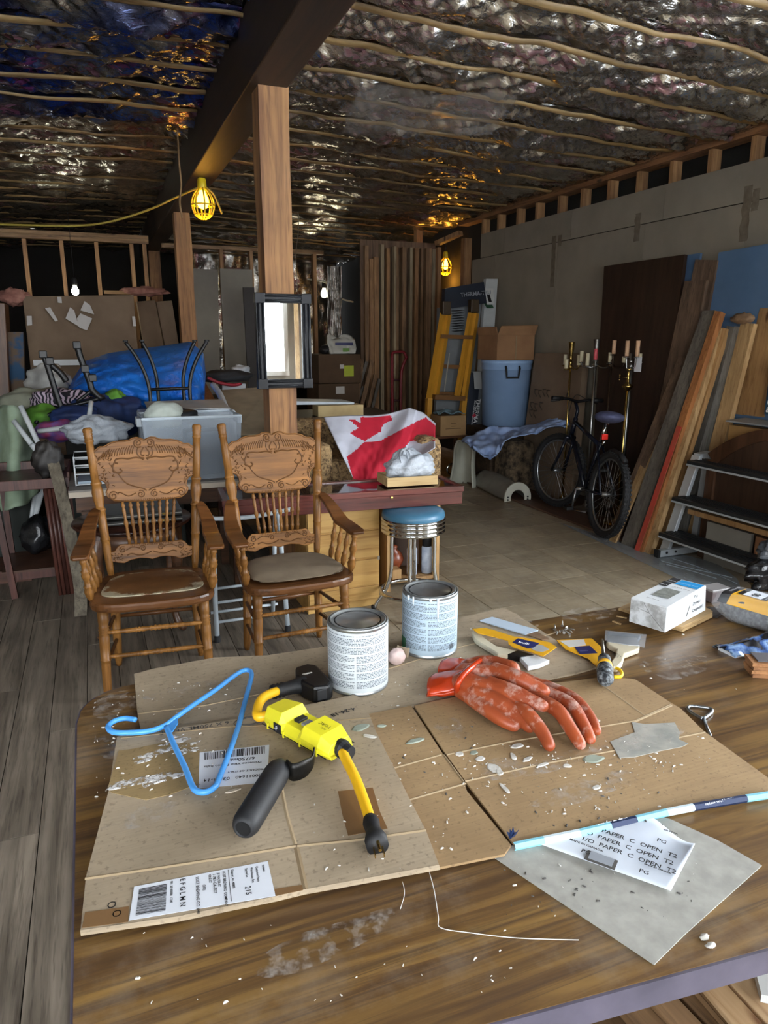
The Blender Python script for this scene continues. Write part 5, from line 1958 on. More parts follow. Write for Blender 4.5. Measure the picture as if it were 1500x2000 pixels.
cu = MB().grid(cush, 48, 16)
WM['_c2'] = WM[ch2.name]
cu.v = [tuple(WM[ch2.name] @ V(p)) for p in cu.v]
cu.solo('seat_cushion', TAUPE, 'flat taupe cloth cushion lying on the right carved armchair', 'cushion', smooth=True)

# ---- glass-topped display case
MAHOG = wood('mahogany', '743c34', '451f1c', 'X', .3, .8, None, .4)
ECASE = V((1.881 - .561, 3.482 - 3.594, 0))
cang = math.atan2(ECASE.y, ECASE.x)
dc = thing('display_case', 'long shallow reddish brown case with dark glass top resting on cabinet and stool', 'display case', (1.221, 3.538, .602), cang)
CL, CD, CHH = ECASE.length, .345, .105
MB().box((0, .012, .035), (CL, .026, .07)).out('front_rail', MAHOG, dc, bevel=.003)
MB().box((0, .008, .087), (CL + .012, .034, .032)).out('lid_rail', MAHOG, dc, bevel=.004)
MB().box((0, CD - .02, .052), (CL, .03, .104)).out('back_rail', MAHOG, dc, bevel=.003)
for s in (-1, 1):
    MB().box((s * (CL / 2 - .014), CD / 2, .052), (.030, CD - .02, .103)).out('side_rail', MAHOG, dc, bevel=.003)
MB().box((0, CD / 2, .012), (CL - .04, CD - .04, .02)).out('bottom_board', plain('case_felt', '2a1513', .9), dc)
CG = Nt('case_glass')
CG.set(**{'Base Color': lin('2b1917'), 'Roughness': .03, 'Alpha': .55, 'Coat Weight': 1.0, 'Coat Roughness': .02})
MB().box((0, CD / 2, .094), (CL - .06, CD - .07, .004)).out('glass_top', CG.m, dc)
MB().lathe([(.007, 0), (.007, .003), (.003, .004)], 14, axis_frame((.24, -.010, .062), (.24, -.05, .062))).out('lock', BRASS, dc)

# ---- pine drawer cabinet
PINE = wood('yellow_pine', 'd0a763', 'b08445', 'X', .4, .5)
cbn = thing('drawer_cabinet', 'honey pine drawer cabinet carrying the left part of the glass-topped case', 'cabinet', (1.225, 3.765, 0))
MB().box((0, .008, .30), (.43, .255, .60)).out('body', PINE, cbn, bevel=.003)
for z0, z1 in ((.045, .125), (.135, .285), (.297, .455), (.467, .585)):
    MB().box((0, -.124, (z0 + z1) / 2), (.42, .014, z1 - z0)).out('drawer', PINE, cbn, bevel=.002)
MB().box((.205, -.1325, .29), (.012, .004, .022)).out('hinge', plain('hinge_steel', 'b9b9b2', .3, .9), cbn)

# ---- open shelf unit with spray cans, behind the stool
su = thing('shelf_unit', 'small open pale wood shelf standing right behind the chrome bar stool', 'shelf', (1.735, 3.95, 0))
PALE = wood('pale_pine', 'c8a06a', '9a7243', 'Z', .6, .8)
for x in (-.165, .165):
    MB().box((x, 0, .30), (.022, .26, .60)).out('side', PALE, su)
MB().box((0, .01, .055), (.31, .25, .02)).out('shelf_board', PALE, su)
MB().box((0, .01, .585), (.31, .25, .02)).out('shelf_board', PALE, su)
MB().box((-.11, -.09, .10), (.06, .08, .07)).out('block', PALE, su, bevel=.002)
SPW = mat('spray_label', 'd3dbe6', 'aab6c8', .4, scale=25)
for k, x in enumerate((1.76, 1.862)):
    t = thing('spray_can', ('white-labelled spray can with black cap on the pale shelf, nearer the turned wooden ball', 'white-labelled spray can with black cap on the pale shelf, beside its right upright')[k], 'spray can', (x, 3.90, .066), 0, 'spray cans on the small shelf')
    MB().lathe([(.030, 0), (.033, .004), (.033, .165), (.028, .178), (.012, .182)], 20).out('can', SPW, t, smooth=True)
    MB().lathe([(.029, .172), (.029, .245), (.026, .250), (.0001, .250)], 20).out('cap', BLK, t, smooth=True)
t = MB().lathe([(.0001, 0), (.03, .004), (.02, .03), (.05, .06), (.066, .10), (.05, .14), (.02, .165), (.028, .18), (.02, .19), (.0001, .19)], 24, frame((1.655, 3.95, .066)))
t.solo('turned_leg', wood('red_turned', '8a4426', '55240f', 'Z', .3), 'reddish turned wooden ball foot standing on the pale shelf', 'furniture foot', smooth=True)

# ---- bar stool
CHROME = plain('chrome', 'd0d2d2', .08, 1.0)
BVIN = plain('blue_vinyl', '44738f', .35)
bs = thing('bar_stool', 'chrome bar stool with blue vinyl seat and ribbed rim under the case corner', 'stool', (1.585, 3.50, 0))
MB().lathe([(.0001, .535), (.17, .536), (.176, .560), (.172, .582), (.155, .594), (.08, .5985), (.0001, .599)], 40).out('seat', BVIN, bs, smooth=True)
mb = MB()
prof = [(.160, .462)]
for k in range(4):
    z = .466 + .022 * k
    prof += [(.174, z), (.180, z + .006), (.180, z + .013), (.174, z + .0195)]
prof += [(.160, .556)]
MB().lathe(prof, 44).out('ribbed_rim', CHROME, bs, smooth=True)
for a in (158, 238, 332, 62):
    d = V((math.cos(R(a)), math.sin(R(a)), 0))
    pts = smoothpath([d * .115 + V((0, 0, .475)), d * .120 + V((0, 0, .40)), d * .122 + V((0, 0, .24)), d * .150 + V((0, 0, .13)), d * .20 + V((0, 0, .045)), d * .222 + V((0, 0, .004))], 5)
    MB().tube(pts, .0115, 12).out('leg', CHROME, bs, smooth=True)
    MB().lathe([(.0145, 0), (.0145, .022), (.012, .026)], 12, frame(d * .222 + V((0, 0, 0)))).out('foot_cap', BLK, bs, smooth=True)
MB().tube([V((.182 * math.cos(2 * PI * k / 48), .182 * math.sin(2 * PI * k / 48), .118)) for k in range(48)], .010, 10, closed=True).out('foot_ring', CHROME, bs, smooth=True)

# ---- folded white tube frame behind the chairs
WMET = plain('white_tube', 'bcc6cc', .35)
wf = thing('folding_table_frame', 'white tubular folding frame with crossbars standing behind the carved armchairs', 'frame', (.66, 3.52, 0))
for s in (-1, 1):
    MB().tube([(s * .185, -.06, .01), (s * .175, .02, .60), (s * .165, .04, .64)], .0125, 10).out('leg', WMET, wf, smooth=True, label='front leg of the folding frame')
    MB().tube([(s * .155, .16, .01), (s * .16, .03, .62)], .0115, 10).out('leg', WMET, wf, smooth=True)
    MB().lathe([(.016, 0), (.016, .03), (.013, .034)], 10, frame((s * .185, -.06, 0))).out('foot_cap', BLK, wf)
for z, y in ((.10, -.045), (.20, -.03), (.08, .15), (.22, .13)):
    MB().tube([(-.182, y, z), (.182, y, z)], .008, 8).out('crossbar', WMET, wf, smooth=True)
MB().tube(smoothpath([(-.23, -.02, .655), (-.22, .0, .64), (0, .0, .625), (.22, 0, .645), (.24, 0, .65)], 5), .012, 8).out('top_rail', WMET, wf, smooth=True)

# ---- sofa with the flag over it
SOFA = Nt('tapestry')
_v = SOFA.coord((1, 1, 1), rnd=False)
_c = SOFA.ramp(SOFA.noise(_v, 26, 5, .7, 1.5), [(.38, '4a3826'), (.5, '8d7350'), (.62, 'a88d64')])
_vv = SOFA.node('ShaderNodeTexVoronoi')
_vv.inputs['Scale'].default_value = 38
SOFA.link(_v, _vv.inputs['Vector'])
_c = SOFA.mix(SOFA.ramp(_vv.outputs['Distance'], [(.18, .7), (.34, 0.0)]), _c, '33271c')
SOFA.col(_c)
SOFA.set(Roughness=.95)
SOFA.bump(SOFA.noise(_v, 60, 3), .4, .004)
SOFA = SOFA.m
sf = thing('sofa', 'brown tapestry patterned sofa behind the display case, half covered by the flag', 'sofa', (1.65, 4.62, 0))
SB = plain('sofa_band', '3a2618', .8)
MB().box((0, .02, .285), (.92, .86, .57)).out('base', SB, sf, bevel=.02)
MB().box((0, .30, .74), (.90, .24, .44)).out('backrest', SOFA, sf, bevel=.07)
MB().box((0, -.08, .66), (.84, .56, .20)).out('seat_cushion', SOFA, sf, bevel=.05)
for s in (-1, 1):
    MB().box((s * .38, -.06, .72), (.18, .74, .32)).out('armrest', SOFA, sf, bevel=.06)

FLAGR, FLAGW = plain('flag_red', 'c11a34', .75), plain('flag_white', 'd3d6e4', .75)
_poly = {
    'a': [(681, 820), (694, 821), (703, 827), (706, 815), (733, 816), (762, 811), (767, 821), (747, 830), (745, 843), (712, 862), (697, 855), (683, 847), (700, 836)],
    'b': [(677, 893), (700, 876), (711, 865), (742, 862), (780, 842), (815, 823), (831, 816), (850, 832), (849, 862), (800, 862), (770, 900), (750, 937), (690, 937)],
    'c': [(752, 812), (764, 808), (768, 818), (757, 823)]}


def inside(p, poly):
    x, y = p
    r = False
    n = len(poly)
    for i in range(n):
        (x0, y0), (x1, y1) = poly[i], poly[(i + 1) % n]
        if (y0 > y) != (y1 > y) and x < (x1 - x0) * (y - y0) / (y1 - y0) + x0:
            r = not r
    return r


def lerp2(a, b, t):
    return (a[0] + (b[0] - a[0]) * t, a[1] + (b[1] - a[1]) * t)


def polyl(pts, t):
    k = t * (len(pts) - 1)
    i = min(int(k), len(pts) - 2)
    return lerp2(pts[i], pts[i + 1], k - i)


topl = [(632, 815), (680, 812), (727, 812), (760, 808), (800, 797), (826, 806), (850, 827)]
botl = [(690, 936), (705, 938), (722, 936), (740, 934), (765, 925), (800, 905), (850, 875)]
NU, NV = 84, 60
fv, fpix = [], []
for j in range(NV + 1):
    v = j / NV
    for i in range(NU + 1):
        u = i / NU
        a, b = polyl(topl, u), polyl(botl, u)
        q = lerp2(a, b, v)
        # how far back the cloth lies: over the sofa back, down its seat, and onto the case
        Yd = 4.62 - .60 * v ** 1.2 - .10 * math.sin(PI * v) + (.10 if u > .75 else 0) * (1 - v)
        p = PY(q[0], q[1], Yd)
        f = .022 * math.sin(9 * u + 5 * v + 2 * nz(u * 3, v * 2)) + .016 * nz(u * 7, v * 4, 2) + .010 * nz(u * 15, v * 9)
        p += (V((0, 0, H)) - p).normalized() * f
        fv.append(tuple(p))
        fpix.append(q)
mb = MB()
mb.v = fv
for j in range(NV):
    for i in range(NU):
        a = j * (NU + 1) + i
        mb.f.append((a, a + 1, a + NU + 2, a + NU + 1))
fo = mb.solo('flag', [FLAGW, FLAGR], 'white and red maple leaf flag draped over the tapestry sofa', 'flag', smooth=True)
for pi, pl in enumerate(fo.data.polygons):
    cx_ = sum(fpix[k][0] for k in pl.vertices) / 4
    cy_ = sum(fpix[k][1] for k in pl.vertices) / 4
    if inside((cx_, cy_), _poly['a']) or inside((cx_, cy_), _poly['b']):
        pl.material_index = 1
q = fo.modifiers.new('thick', 'SOLIDIFY')
q.thickness = .003

# pine tray on the case and the shopping bag in it
pt_ = thing('wooden_tray', 'shallow pale pine tray standing on the right end of the glass case', 'tray', (1.62, 3.665, .708), cang)
PTR = wood('tray_pine', 'e0c48e', 'c2a066', 'X', .5, .5)
MB().box((0, -.09, .026), (.30, .014, .050)).out('front_side', PTR, pt_)
MB().box((0, .09, .026), (.30, .014, .050)).out('back_side', PTR, pt_)
for s in (-1, 1):
    MB().box((s * .143, 0, .026), (.014, .166, .050)).out('end', PTR, pt_)
MB().box((0, 0, .004), (.27, .165, .006)).out('bottom', PTR, pt_)
BAGW = Nt('white_bag')
_v = BAGW.coord((1, 1, 1))
BAGW.col(BAGW.ramp(BAGW.noise(_v, 8, 4), [(.3, 'a9b2bd'), (.7, 'c6ccd4')]))
BAGW.set(**{'Roughness': .35, 'Alpha': .88})
BAGW.bump(BAGW.noise(_v, 26, 5, .6, 1.0), .6, .015)
BAGW = BAGW.m
sb_ = thing('shopping_bag', 'crumpled white plastic shopping bag with loop handles lying in the pine tray', 'bag', (1.63, 3.66, .74))


def bagf(u, v):
    a, b = 2 * PI * u, PI * (v - .5)
    d = V((math.cos(a) * math.cos(b), math.sin(a) * math.cos(b), math.sin(b)))
    k = 1 + .38 * nz(d.x * 1.6 + 4, d.y * 1.6, d.z * 1.6) + .16 * nz(d.x * 4, d.y * 4 + 7, d.z * 4) + .07 * nz(d.x * 9, d.y * 9, d.z * 9)
    return V((d.x * .135 * k, d.y * .085 * k, max(-.028, .065 + d.z * .085 * k)))


MB().grid(bagf, 56, 34).out('bag_body', BAGW, sb_, smooth=True)
for s in (0, 1):
    pts = smoothpath([(-.075 + .03 * s, -.05 + .03 * s, .10), (-.085 + .03 * s, -.055 + .03 * s, .145), (-.062 + .03 * s, -.05 + .03 * s, .172), (-.042 + .03 * s, -.05 + .03 * s, .150), (-.035 + .03 * s, -.05 + .03 * s, .115)], 6)
    MB().grid(lambda u, v, pts=pts: pts[min(int(u * (len(pts) - 1)), len(pts) - 1)] + V((0, (v - .5) * .02, (v - .5) * .01)), len(pts) - 1, 2).out('bag_handle', BAGW, sb_, smooth=True, solid=.001)

# ---- mirror hung on the post
mi = thing('framed_mirror', 'rectangular mirror in grooved black frame with corner blocks hung on the timber post', 'mirror', (.985, 3.885, 1.515), R(0))
a, b = PY(499, 572, 3.86), PY(611, 757, 3.86)
mw, mh = (b.x - a.x), (a.z - b.z)
mi.location = ((a.x + b.x) / 2, 3.89, (a.z + b.z) / 2)
WM[mi.name] = Matrix.Translation(mi.location) @ Matrix.Rotation(0, 4, 'Z')
MFR = plain('mirror_black', '14161b', .42, Specular_IOR_Level=.3)
MIR = Nt('silver')
MIR.set(**{'Base Color': (.92, .94, .95, 1), 'Metallic': 1.0, 'Roughness': .01})
fw_ = .048
for s in (-1, 1):
    o = MB().box((s * (mw / 2 - fw_ / 2), 0, 0), (fw_, .04, mh - 2 * fw_)).out('frame_side', MFR, mi, bevel=.004)
    for k in (-1, 1):
        MB().tube([(s * (mw / 2 - fw_ / 2) + k * .012, -.021, -mh / 2 + fw_), (s * (mw / 2 - fw_ / 2) + k * .012, -.021, mh / 2 - fw_)], .006, 8).out('bead', MFR, mi, smooth=True)
    MB().box((0, 0, s * (mh / 2 - fw_ / 2)), (mw - 2 * fw_, .04, fw_)).out('frame_rail', MFR, mi, bevel=.004)
    for k in (-1, 1):
        MB().tube([(-mw / 2 + fw_, -.021, s * (mh / 2 - fw_ / 2) + k * .012), (mw / 2 - fw_, -.021, s * (mh / 2 - fw_ / 2) + k * .012)], .006, 8).out('bead', MFR, mi, smooth=True)
    for k in (-1, 1):
        MB().box((s * (mw / 2 - fw_ / 2), -.003, k * (mh / 2 - fw_ / 2)), (fw_ + .006, .048, fw_ + .006)).out('corner_block', MFR, mi, bevel=.003)
MB().box((0, .0, 0), (mw - 2 * fw_ + .004, .012, mh - 2 * fw_ + .004)).out('mirror_glass', MIR.m, mi)
MB().box((0, .018, 0), (mw - .01, .008, mh - .01)).out('backing', MFR, mi)

# ---- white slab and tan carton behind the sofa
a, b = PY(617, 792, 5.4), PY(705, 812, 5.4)
CTOP = a.z
MB().box(((a.x + b.x) / 2, 5.42, (a.z + .921) / 2), (b.x - a.x, .16, a.z - .921)).solo('carton', mat('tan_carton', 'c3ad7d', 'ad966a', .8), 'long low tan carton lying behind the sofa under the mirror', 'carton', bevel=.003)
a, b = PY(560, 785, 5.75), PY(690, 797, 5.75)
a, b = PY(560, 785, 5.40), PY(692, 797, 5.40)
MB().hexa([(a.x, 5.40, CTOP + .012), (b.x, 5.40, CTOP + .001), (b.x, 5.72, CTOP + .001), (a.x, 5.72, CTOP + .012), (a.x, 5.40, CTOP + .04), (b.x, 5.40, CTOP + .015), (b.x, 5.72, CTOP + .015), (a.x, 5.72, CTOP + .04)]).solo('white_slab', plain('slab_white', 'b9c4cc', .5), 'white laminated slab lying behind the tan carton', 'slab')
MB().box((1.75, 5.62, .46), (1.1, .75, .92)).solo('dark_chest', wood('dark_chest_wood', '3c2c20', '20160f', 'X', .5), 'dark wooden chest under the tan carton behind the sofa', 'chest', bevel=.01)
# ================================================================ the clutter on the left
RED_DK = wood('red_brown_wood', '6e4338', '3c221d', 'Z', .4, .9)
GREYW = wood('weathered_wood', '8d8370', '554d40', 'Z', .75, 1.2)
WALN = wood('walnut', '6f4a30', '3a2416', 'X', .35, .8)
# reddish tray-topped side table with a reeded leg
ta = thing('side_table', 'reddish brown tray-topped side table with a reeded leg at the far left', 'table', (-.43, 4.78, 0))
MB().box((.03, 0, .69), (.44, .50, .02)).out('top', RED_DK, ta)
MB().box((.03, -.245, .685), (.44, .016, .06)).out('rail', RED_DK, ta, bevel=.003)
MB().box((.03, .245, .70), (.44, .016, .10)).out('rail', RED_DK, ta, bevel=.003)
for s in (-1, 1):
    MB().box((.03 + s * .215, 0, .70), (.014, .48, .09)).out('rail', RED_DK, ta, bevel=.003)
MB().bar((-.16, -.22, .66), (-.115, -.22, 0), .035, .035).out('leg', RED_DK, ta)
MB().bar((-.16, .22, .66), (-.15, .22, 0), .035, .035).out('leg', RED_DK, ta)
MB().bar((.22, .22, .66), (.22, .22, 0), .035, .035).out('leg', RED_DK, ta)
for k in range(4):
    MB().tube([(.115 + .022 * k, -.262, .655), (.135 + .022 * k, -.262, .0)], .0115, 8).out('reed', RED_DK, ta, smooth=True)
MB().box((.03, -.20, .13), (.34, .02, .05)).out('stretcher', RED_DK, ta)
MB().box((.03, .0, .16), (.40, .44, .012)).out('lower_shelf', wood('shelf_brown', '6a4530', '40281b', 'X', .5), ta)

# long low bench with a pale edged top
tbn = thing('low_bench', 'grey slab-topped bench with a pale front edge behind the left carved armchair', 'bench', (.30, 4.52, 0))
SLAB = mat('grey_slab', '8c857c', '75706a', .6, scale=5)
MB().box((.02, 0, .672), (1.0, .62, .042)).out('top', SLAB, tbn, bevel=.002)
MB().box((.02, -.312, .668), (1.0, .006, .030)).out('edge_strip', plain('pale_strip', 'b4a898', .6), tbn)
MB().box((.02, .02, .60), (.94, .50, .10)).out('apron', WALN, tbn)
for x in (-.40, .44):
    for y in (-.24, .26):
        MB().bar((x, y, .56), (x, y, 0), .05, .05).out('leg', WALN, tbn)
MB().box((-.22, -.2, .28), (.012, .02, .02)).out('peg', WALN, tbn)
# round cabriole-legged table with black portfolios
rt = thing('round_table', 'dark round table on cabriole legs just behind the left carved armchair', 'table', (.13, 3.86, 0))
MB().lathe([(.0001, .565), (.28, .565), (.295, .575), (.300, .585), (.295, .593), (.0001, .595)], 44).out('top', wood('dark_mahogany', '4c2b20', '28140f', 'X', .25), rt, smooth=True)
MB().lathe([(.235, .46), (.245, .46), (.245, .566), (.235, .566)], 36).out('apron', WALN, rt, smooth=True)
for a in (222, 318, 42, 138):
    d = V((math.cos(R(a)), math.sin(R(a)), 0))
    pts = smoothpath([d * .225 + V((0, 0, .56)), d * .245 + V((0, 0, .50)), d * .262 + V((0, 0, .40)), d * .245 + V((0, 0, .26)), d * .225 + V((0, 0, .12)), d * .245 + V((0, 0, .04)), d * .285 + V((0, 0, .018))], 5)
    rs = [.030, .031, .032, .032, .034, .034, .035, .034, .033, .031, .029, .027, .025, .023, .021, .019, .018, .017, .016, .016, .016, .017, .018, .019, .020, .021, .022, .022, .021, .020, .018]
    MB().tube(pts, rs[:len(pts)], 12).out('leg', WALN, rt, smooth=True)
for k, (x, y, z, sx_, sy_, sz_) in enumerate(((.16, 3.84, .598, .42, .30, .022), (.17, 3.86, .6215, .40, .28, .028))):
    t = thing('portfolio_case', ('lower flat black portfolio case on the round table', 'upper flat black portfolio case with a grey lid on the round table')[k], 'case', (x, y, z), 0, 'portfolio cases')
    MB().box((0, 0, sz_ / 2), (sx_, sy_, sz_)).out('shell', plain('portfolio_black', '23221f', .4), t, bevel=.003)
    MB().box((0, -sy_ / 2 - .001, sz_ * .5), (sx_ * .98, .003, .004)).out('metal_edge', plain('edge_tin', 'a3a19a', .35, .7), t)
    MB().box((.12, -sy_ / 2 - .003, sz_ * .5), (.04, .006, .010)).out('clasp', BRASS, t)
# bowed weathered runner leaning against the tables
pts = [PY(x, y, 4.12 + .10 * k) for k, (x, y) in enumerate(((158, 1206), (157, 1150), (146, 1085), (131, 1010), (113, 935), (98, 880)))]
pts[0].z = .001
P = smoothpath(pts, 4)
rb = thing('sled_runner', 'long bowed weathered grey timber leaning against the side table, black leather over its top', 'timber', (P[0].x, P[0].y, 0))


def runner(u, v):
    i = min(int(u * (len(P) - 1) + .5), len(P) - 1)
    q = [(-1, -1), (1, -1), (1, 1), (-1, 1), (-1, -1)][int(round(v * 4))]
    return P[i] + V((q[0] * .033, q[1] * .022, 0))


MB().grid(runner, len(P) - 1, 4).out('plank', GREYW, rb, world=True)
MB().blob((P[-1].x - .015, P[-1].y - .02, P[-1].z - .05), (.085, .05, .11), 24, 16, .35, 3, 4).out('leather_scrap', mat('black_leather', '3a3632', '232020', .5, scale=12), rb, world=True, smooth=True)

# clear bins and what is in them
BIN = Nt('bin_plastic')
BIN.set(**{'Base Color': lin('b7c3cf'), 'Roughness': .22, 'Alpha': .36})
BIN = BIN.m
bn = thing('storage_bin', 'large translucent plastic storage bin on the slab-topped bench behind the left armchair', 'bin', (.52, 4.45, .694))
bw, bd, bh = .56, .36, .37
for s in (-1, 1):
    MB().hexa([(s * bw * .46 - .004, -bd * .46, 0), (s * bw * .46 + .004, -bd * .46, 0), (s * bw * .46 + .004, bd * .46, 0), (s * bw * .46 - .004, bd * .46, 0), (s * bw * .5 - .004, -bd * .5, bh), (s * bw * .5 + .004, -bd * .5, bh), (s * bw * .5 + .004, bd * .5, bh), (s * bw * .5 - .004, bd * .5, bh)]).out('side', BIN, bn)
    MB().hexa([(-bw * .46, s * bd * .46 - .003, 0), (bw * .46, s * bd * .46 - .003, 0), (bw * .46, s * bd * .46 + .003, 0), (-bw * .46, s * bd * .46 + .003, 0), (-bw * .5, s * bd * .5 - .003, bh), (bw * .5, s * bd * .5 - .003, bh), (bw * .5, s * bd * .5 + .003, bh), (-bw * .5, s * bd * .5 + .003, bh)]).out('side', BIN, bn)
    MB().box((s * (bw / 2 + .012), 0, bh - .03), (.028, .14, .05)).out('handle', plain('bin_handle', 'c9d2da', .4), bn, bevel=.004)
MB().box((0, 0, .006), (bw * .9, bd * .9, .010)).out('floor', BIN, bn)
MB().tube([(-bw / 2, -bd / 2, bh), (bw / 2, -bd / 2, bh), (bw / 2, bd / 2, bh), (-bw / 2, bd / 2, bh)], .009, 6, closed=True).out('rim', plain('bin_rim', 'c4d0da', .4), bn)
MB().box((.10, .02, .14), (.22, .20, .26)).solo('blue_jar', plain('bin_stuff_blue', '4d5f72', .6), 'dim blue-grey box seen through the side of the storage bin', 'box')
o = bpy.data.objects['blue_jar']
o.location = (.60, 4.46, .708)
MB().box((0, 0, .10), (.18, .18, .20)).solo('dim_parcel', mat('bin_stuff_dark', '5b6068', '3e434b', .7), 'dim grey parcel in the left half of the storage bin', 'parcel', bevel=.01)
bpy.data.objects['dim_parcel'].location = (.39, 4.45, .708)
HEL = mat('eggshell_cloth', 'ccd4cc', 'b3bdb4', .7, scale=12)
MB().blob((.375, 4.43, 1.065), (.115, .075, .085), 26, 18, .15, 2, 8, flat=.995).solo('sun_cap', HEL, 'pale grey-green stuffed cap sticking out of the storage bin', 'cap', smooth=True)
MB().blob((.50, 4.44, 1.055), (.075, .06, .045), 22, 14, .25, 2, 3).solo('dark_pouch', plain('pouch_black', '1f2226', .6), 'black pouch beside the pale stuffed cap in the storage bin', 'pouch', smooth=True)
LIDG = mat('lid_grey', 'a4a8a8', '8a8e8f', .45, scale=5)
MB().hexa([(.30, 4.62, 1.075), (.80, 4.62, 1.075), (.80, 4.95, 1.10), (.30, 4.95, 1.10), (.30, 4.62, 1.083), (.80, 4.62, 1.083), (.80, 4.95, 1.112), (.30, 4.95, 1.112)]).solo('bin_lid', LIDG, 'flat grey bin lid lying across the back of the storage bin', 'lid', bevel=.003)
MB().box((.55, 4.85, .87), (.6, .3, .38)).solo('storage_bin', plain('bin_white', 'b9c0c6', .4), 'opaque white storage bin behind the translucent one', 'bin', bevel=.015)

# white wire rack and folding frames
RACK = plain('rack_white', 'cfd5d8', .4)
wr_ = thing('wire_rack', 'white coated wire rack lying on the bench beside the weathered timber', 'rack', (.02, 4.42, .694))
for z in (.01, .07, .12, .165):
    MB().tube([(-.16, -.10, z), (.20, -.10, z), (.20, .14, z), (-.16, .14, z)], .0045, 6, closed=True).out('wire', RACK, wr_, smooth=True)
for x in (-.16, -.04, .08, .20):
    MB().tube([(x, -.10, .005), (x, -.10, .17)], .0045, 6).out('upright', RACK, wr_, smooth=True)
MB().box((.02, .02, .012), (.34, .22, .02)).solo('wrapped_tin', plain('tin_foil_blue', '9fb0bd', .25, .4), 'flat silvery tin tray inside the white wire rack', 'tray')
bpy.data.objects['wrapped_tin'].location = (.04, 4.44, .70)
fcw = thing('folding_chair_frame', 'white tubular folding chair frame collapsed among the blankets at the far left', 'chair', (-.30, 5.0, 0))
for a, b in (((40, 793), (84, 885)), ((27, 822), (72, 882)), ((75, 842), (142, 834)), ((84, 880), (62, 870)), ((178, 785), (172, 830))):
    MB().tube([PY(*a, 5.05), PY(*b, 4.95)], .016, 10).out('tube', RACK, fcw, world=True, smooth=True)
for (x0, y0, x1, y1) in ((70, 950, 56, 1052), (78, 952, 62, 1050), (84, 955, 58, 1055)):
    MB().tube([PY(x0, y0, 5.15), PY(x1, y1, 5.15)], .014, 8).out('leg', RACK, fcw, world=True, smooth=True)
bgw = PY(188, 840, 4.75)
MB().blob((bgw.x, bgw.y, bgw.z), (.19, .10, .085), 36, 22, .35, 2.6, 6).solo('plastic_bag', BAGW, 'white plastic bag bunched on the bench left of the storage bin', 'bag', smooth=True)
b_ = PY(240, 850, 4.55)
t = thing('glass_jar', 'small clear jar with metal lid between the white bag and the storage bin', 'jar', (b_.x, b_.y, .694))
MB().lathe([(.03, 0), (.032, .005), (.032, .19), (.028, .2)], 18).out('jar', BIN, t, smooth=True)
MB().lathe([(.031, .195), (.031, .225), (.0001, .226)], 18).out('lid', STEEL_DK, t, smooth=True)

# blankets, pillows and bags heaped at the far left


def draped(name, m, label, cat, px, Y, amp, nu=30, nv=26, f=9, sd=0.0, thick=.02):
    """a hanging cloth between two picture edges (top polyline, bottom polyline) built at depth Y"""
    topl_, botl_ = px
    mb = MB()

    def fn(u, v):
        q = lerp2(polyl(topl_, u), polyl(botl_, u), v)
        p = PY(q[0], q[1], Y - .25 * v + .18 * math.sin(PI * u) * -1)
        p.y += amp * math.sin(f * u + 2.5 * nz(u * 2, v * 2, sd)) + amp * .7 * nz(u * 6, v * 5, sd)
        return p
    mb.grid(fn, nu, nv)
    o = mb.solo(name, m, label, cat, smooth=True)
    q = o.modifiers.new('thick', 'SOLIDIFY')
    q.thickness = thick
    return o


GRN = mat('sage_cloth', 'a3b7a0', '87997f', .9, scale=6)
draped('blanket', GRN, 'pale sage green blanket hanging down at the far left edge', 'blanket', ([(2, 800), (10, 792), (26, 792), (40, 800), (58, 830)], [(0, 1000), (12, 1000), (30, 990), (50, 985), (72, 960)]), 5.35, .03, sd=1)
b_ = PY(58, 800, 5.75)
MB().blob((b_.x, b_.y, b_.z), (.20, .16, .15), 30, 20, .2, 2, 3).solo('pillow', mat('grey_sage_cloth', '969a88', '7d8070', .9, scale=6), 'plump grey-green pillow heaped behind the sage blanket', 'pillow', smooth=True)
b_ = PY(100, 775, 5.95)
MB().blob((b_.x, b_.y, b_.z - .03), (.22, .16, .10), 30, 20, .2, 2, 13).solo('pillow', mat('taupe_pillow', '7f7a6c', '656053', .9, scale=6), 'darker taupe pillow lying behind the grey-green one', 'pillow', smooth=True)
b_ = PY(95, 752, 6.1)
MB().blob((b_.x, b_.y, b_.z), (.16, .12, .16), 34, 24, .35, 2.4, 23).solo('plastic_bag', mat('dull_white_bag', 'b4b4b0', '8d8d8a', .5, scale=8), 'knotted dull white sack between the big carton and the black tubes', 'bag', smooth=True)
STR = Nt('striped_cloth')
_v = STR.coord((1, 1, 1), (0, .4, .7))
_w = STR.node('ShaderNodeTexWave')
_w.inputs['Scale'].default_value = 13
_w.inputs['Distortion'].default_value = 2.5
STR.link(_v, _w.inputs['Vector'])
STR.col(STR.ramp(_w.outputs['Fac'], [(.44, '1d1b26'), (.5, 'b5a3b4')]))
STR.set(Roughness=.9)
b_ = PY(122, 785, 5.6)
MB().blob((b_.x, b_.y, b_.z), (.20, .10, .09), 34, 22, .35, 2.4, 7).solo('striped_shirt', STR.m, 'black and lilac striped cloth bundled under the black folding tubes', 'cloth', smooth=True)
LIME = mat('lime_cloth', '5f9a2f', '466f25', .8, scale=8)
b_ = PY(85, 820, 5.45)
MB().blob((b_.x, b_.y, b_.z), (.16, .12, .10), 28, 18, .3, 2, 2).solo('green_bag', LIME, 'leaf green bag squashed behind the white folding chair frame', 'bag', smooth=True)
b_ = PY(223, 776, 5.5)
MB().blob((b_.x, b_.y, b_.z), (.07, .06, .055), 22, 14, .3, 2, 5).solo('green_bag', LIME, 'small lime green pouch on the blue tarpaulin', 'bag', smooth=True)
b_ = PY(115, 838, 5.2)
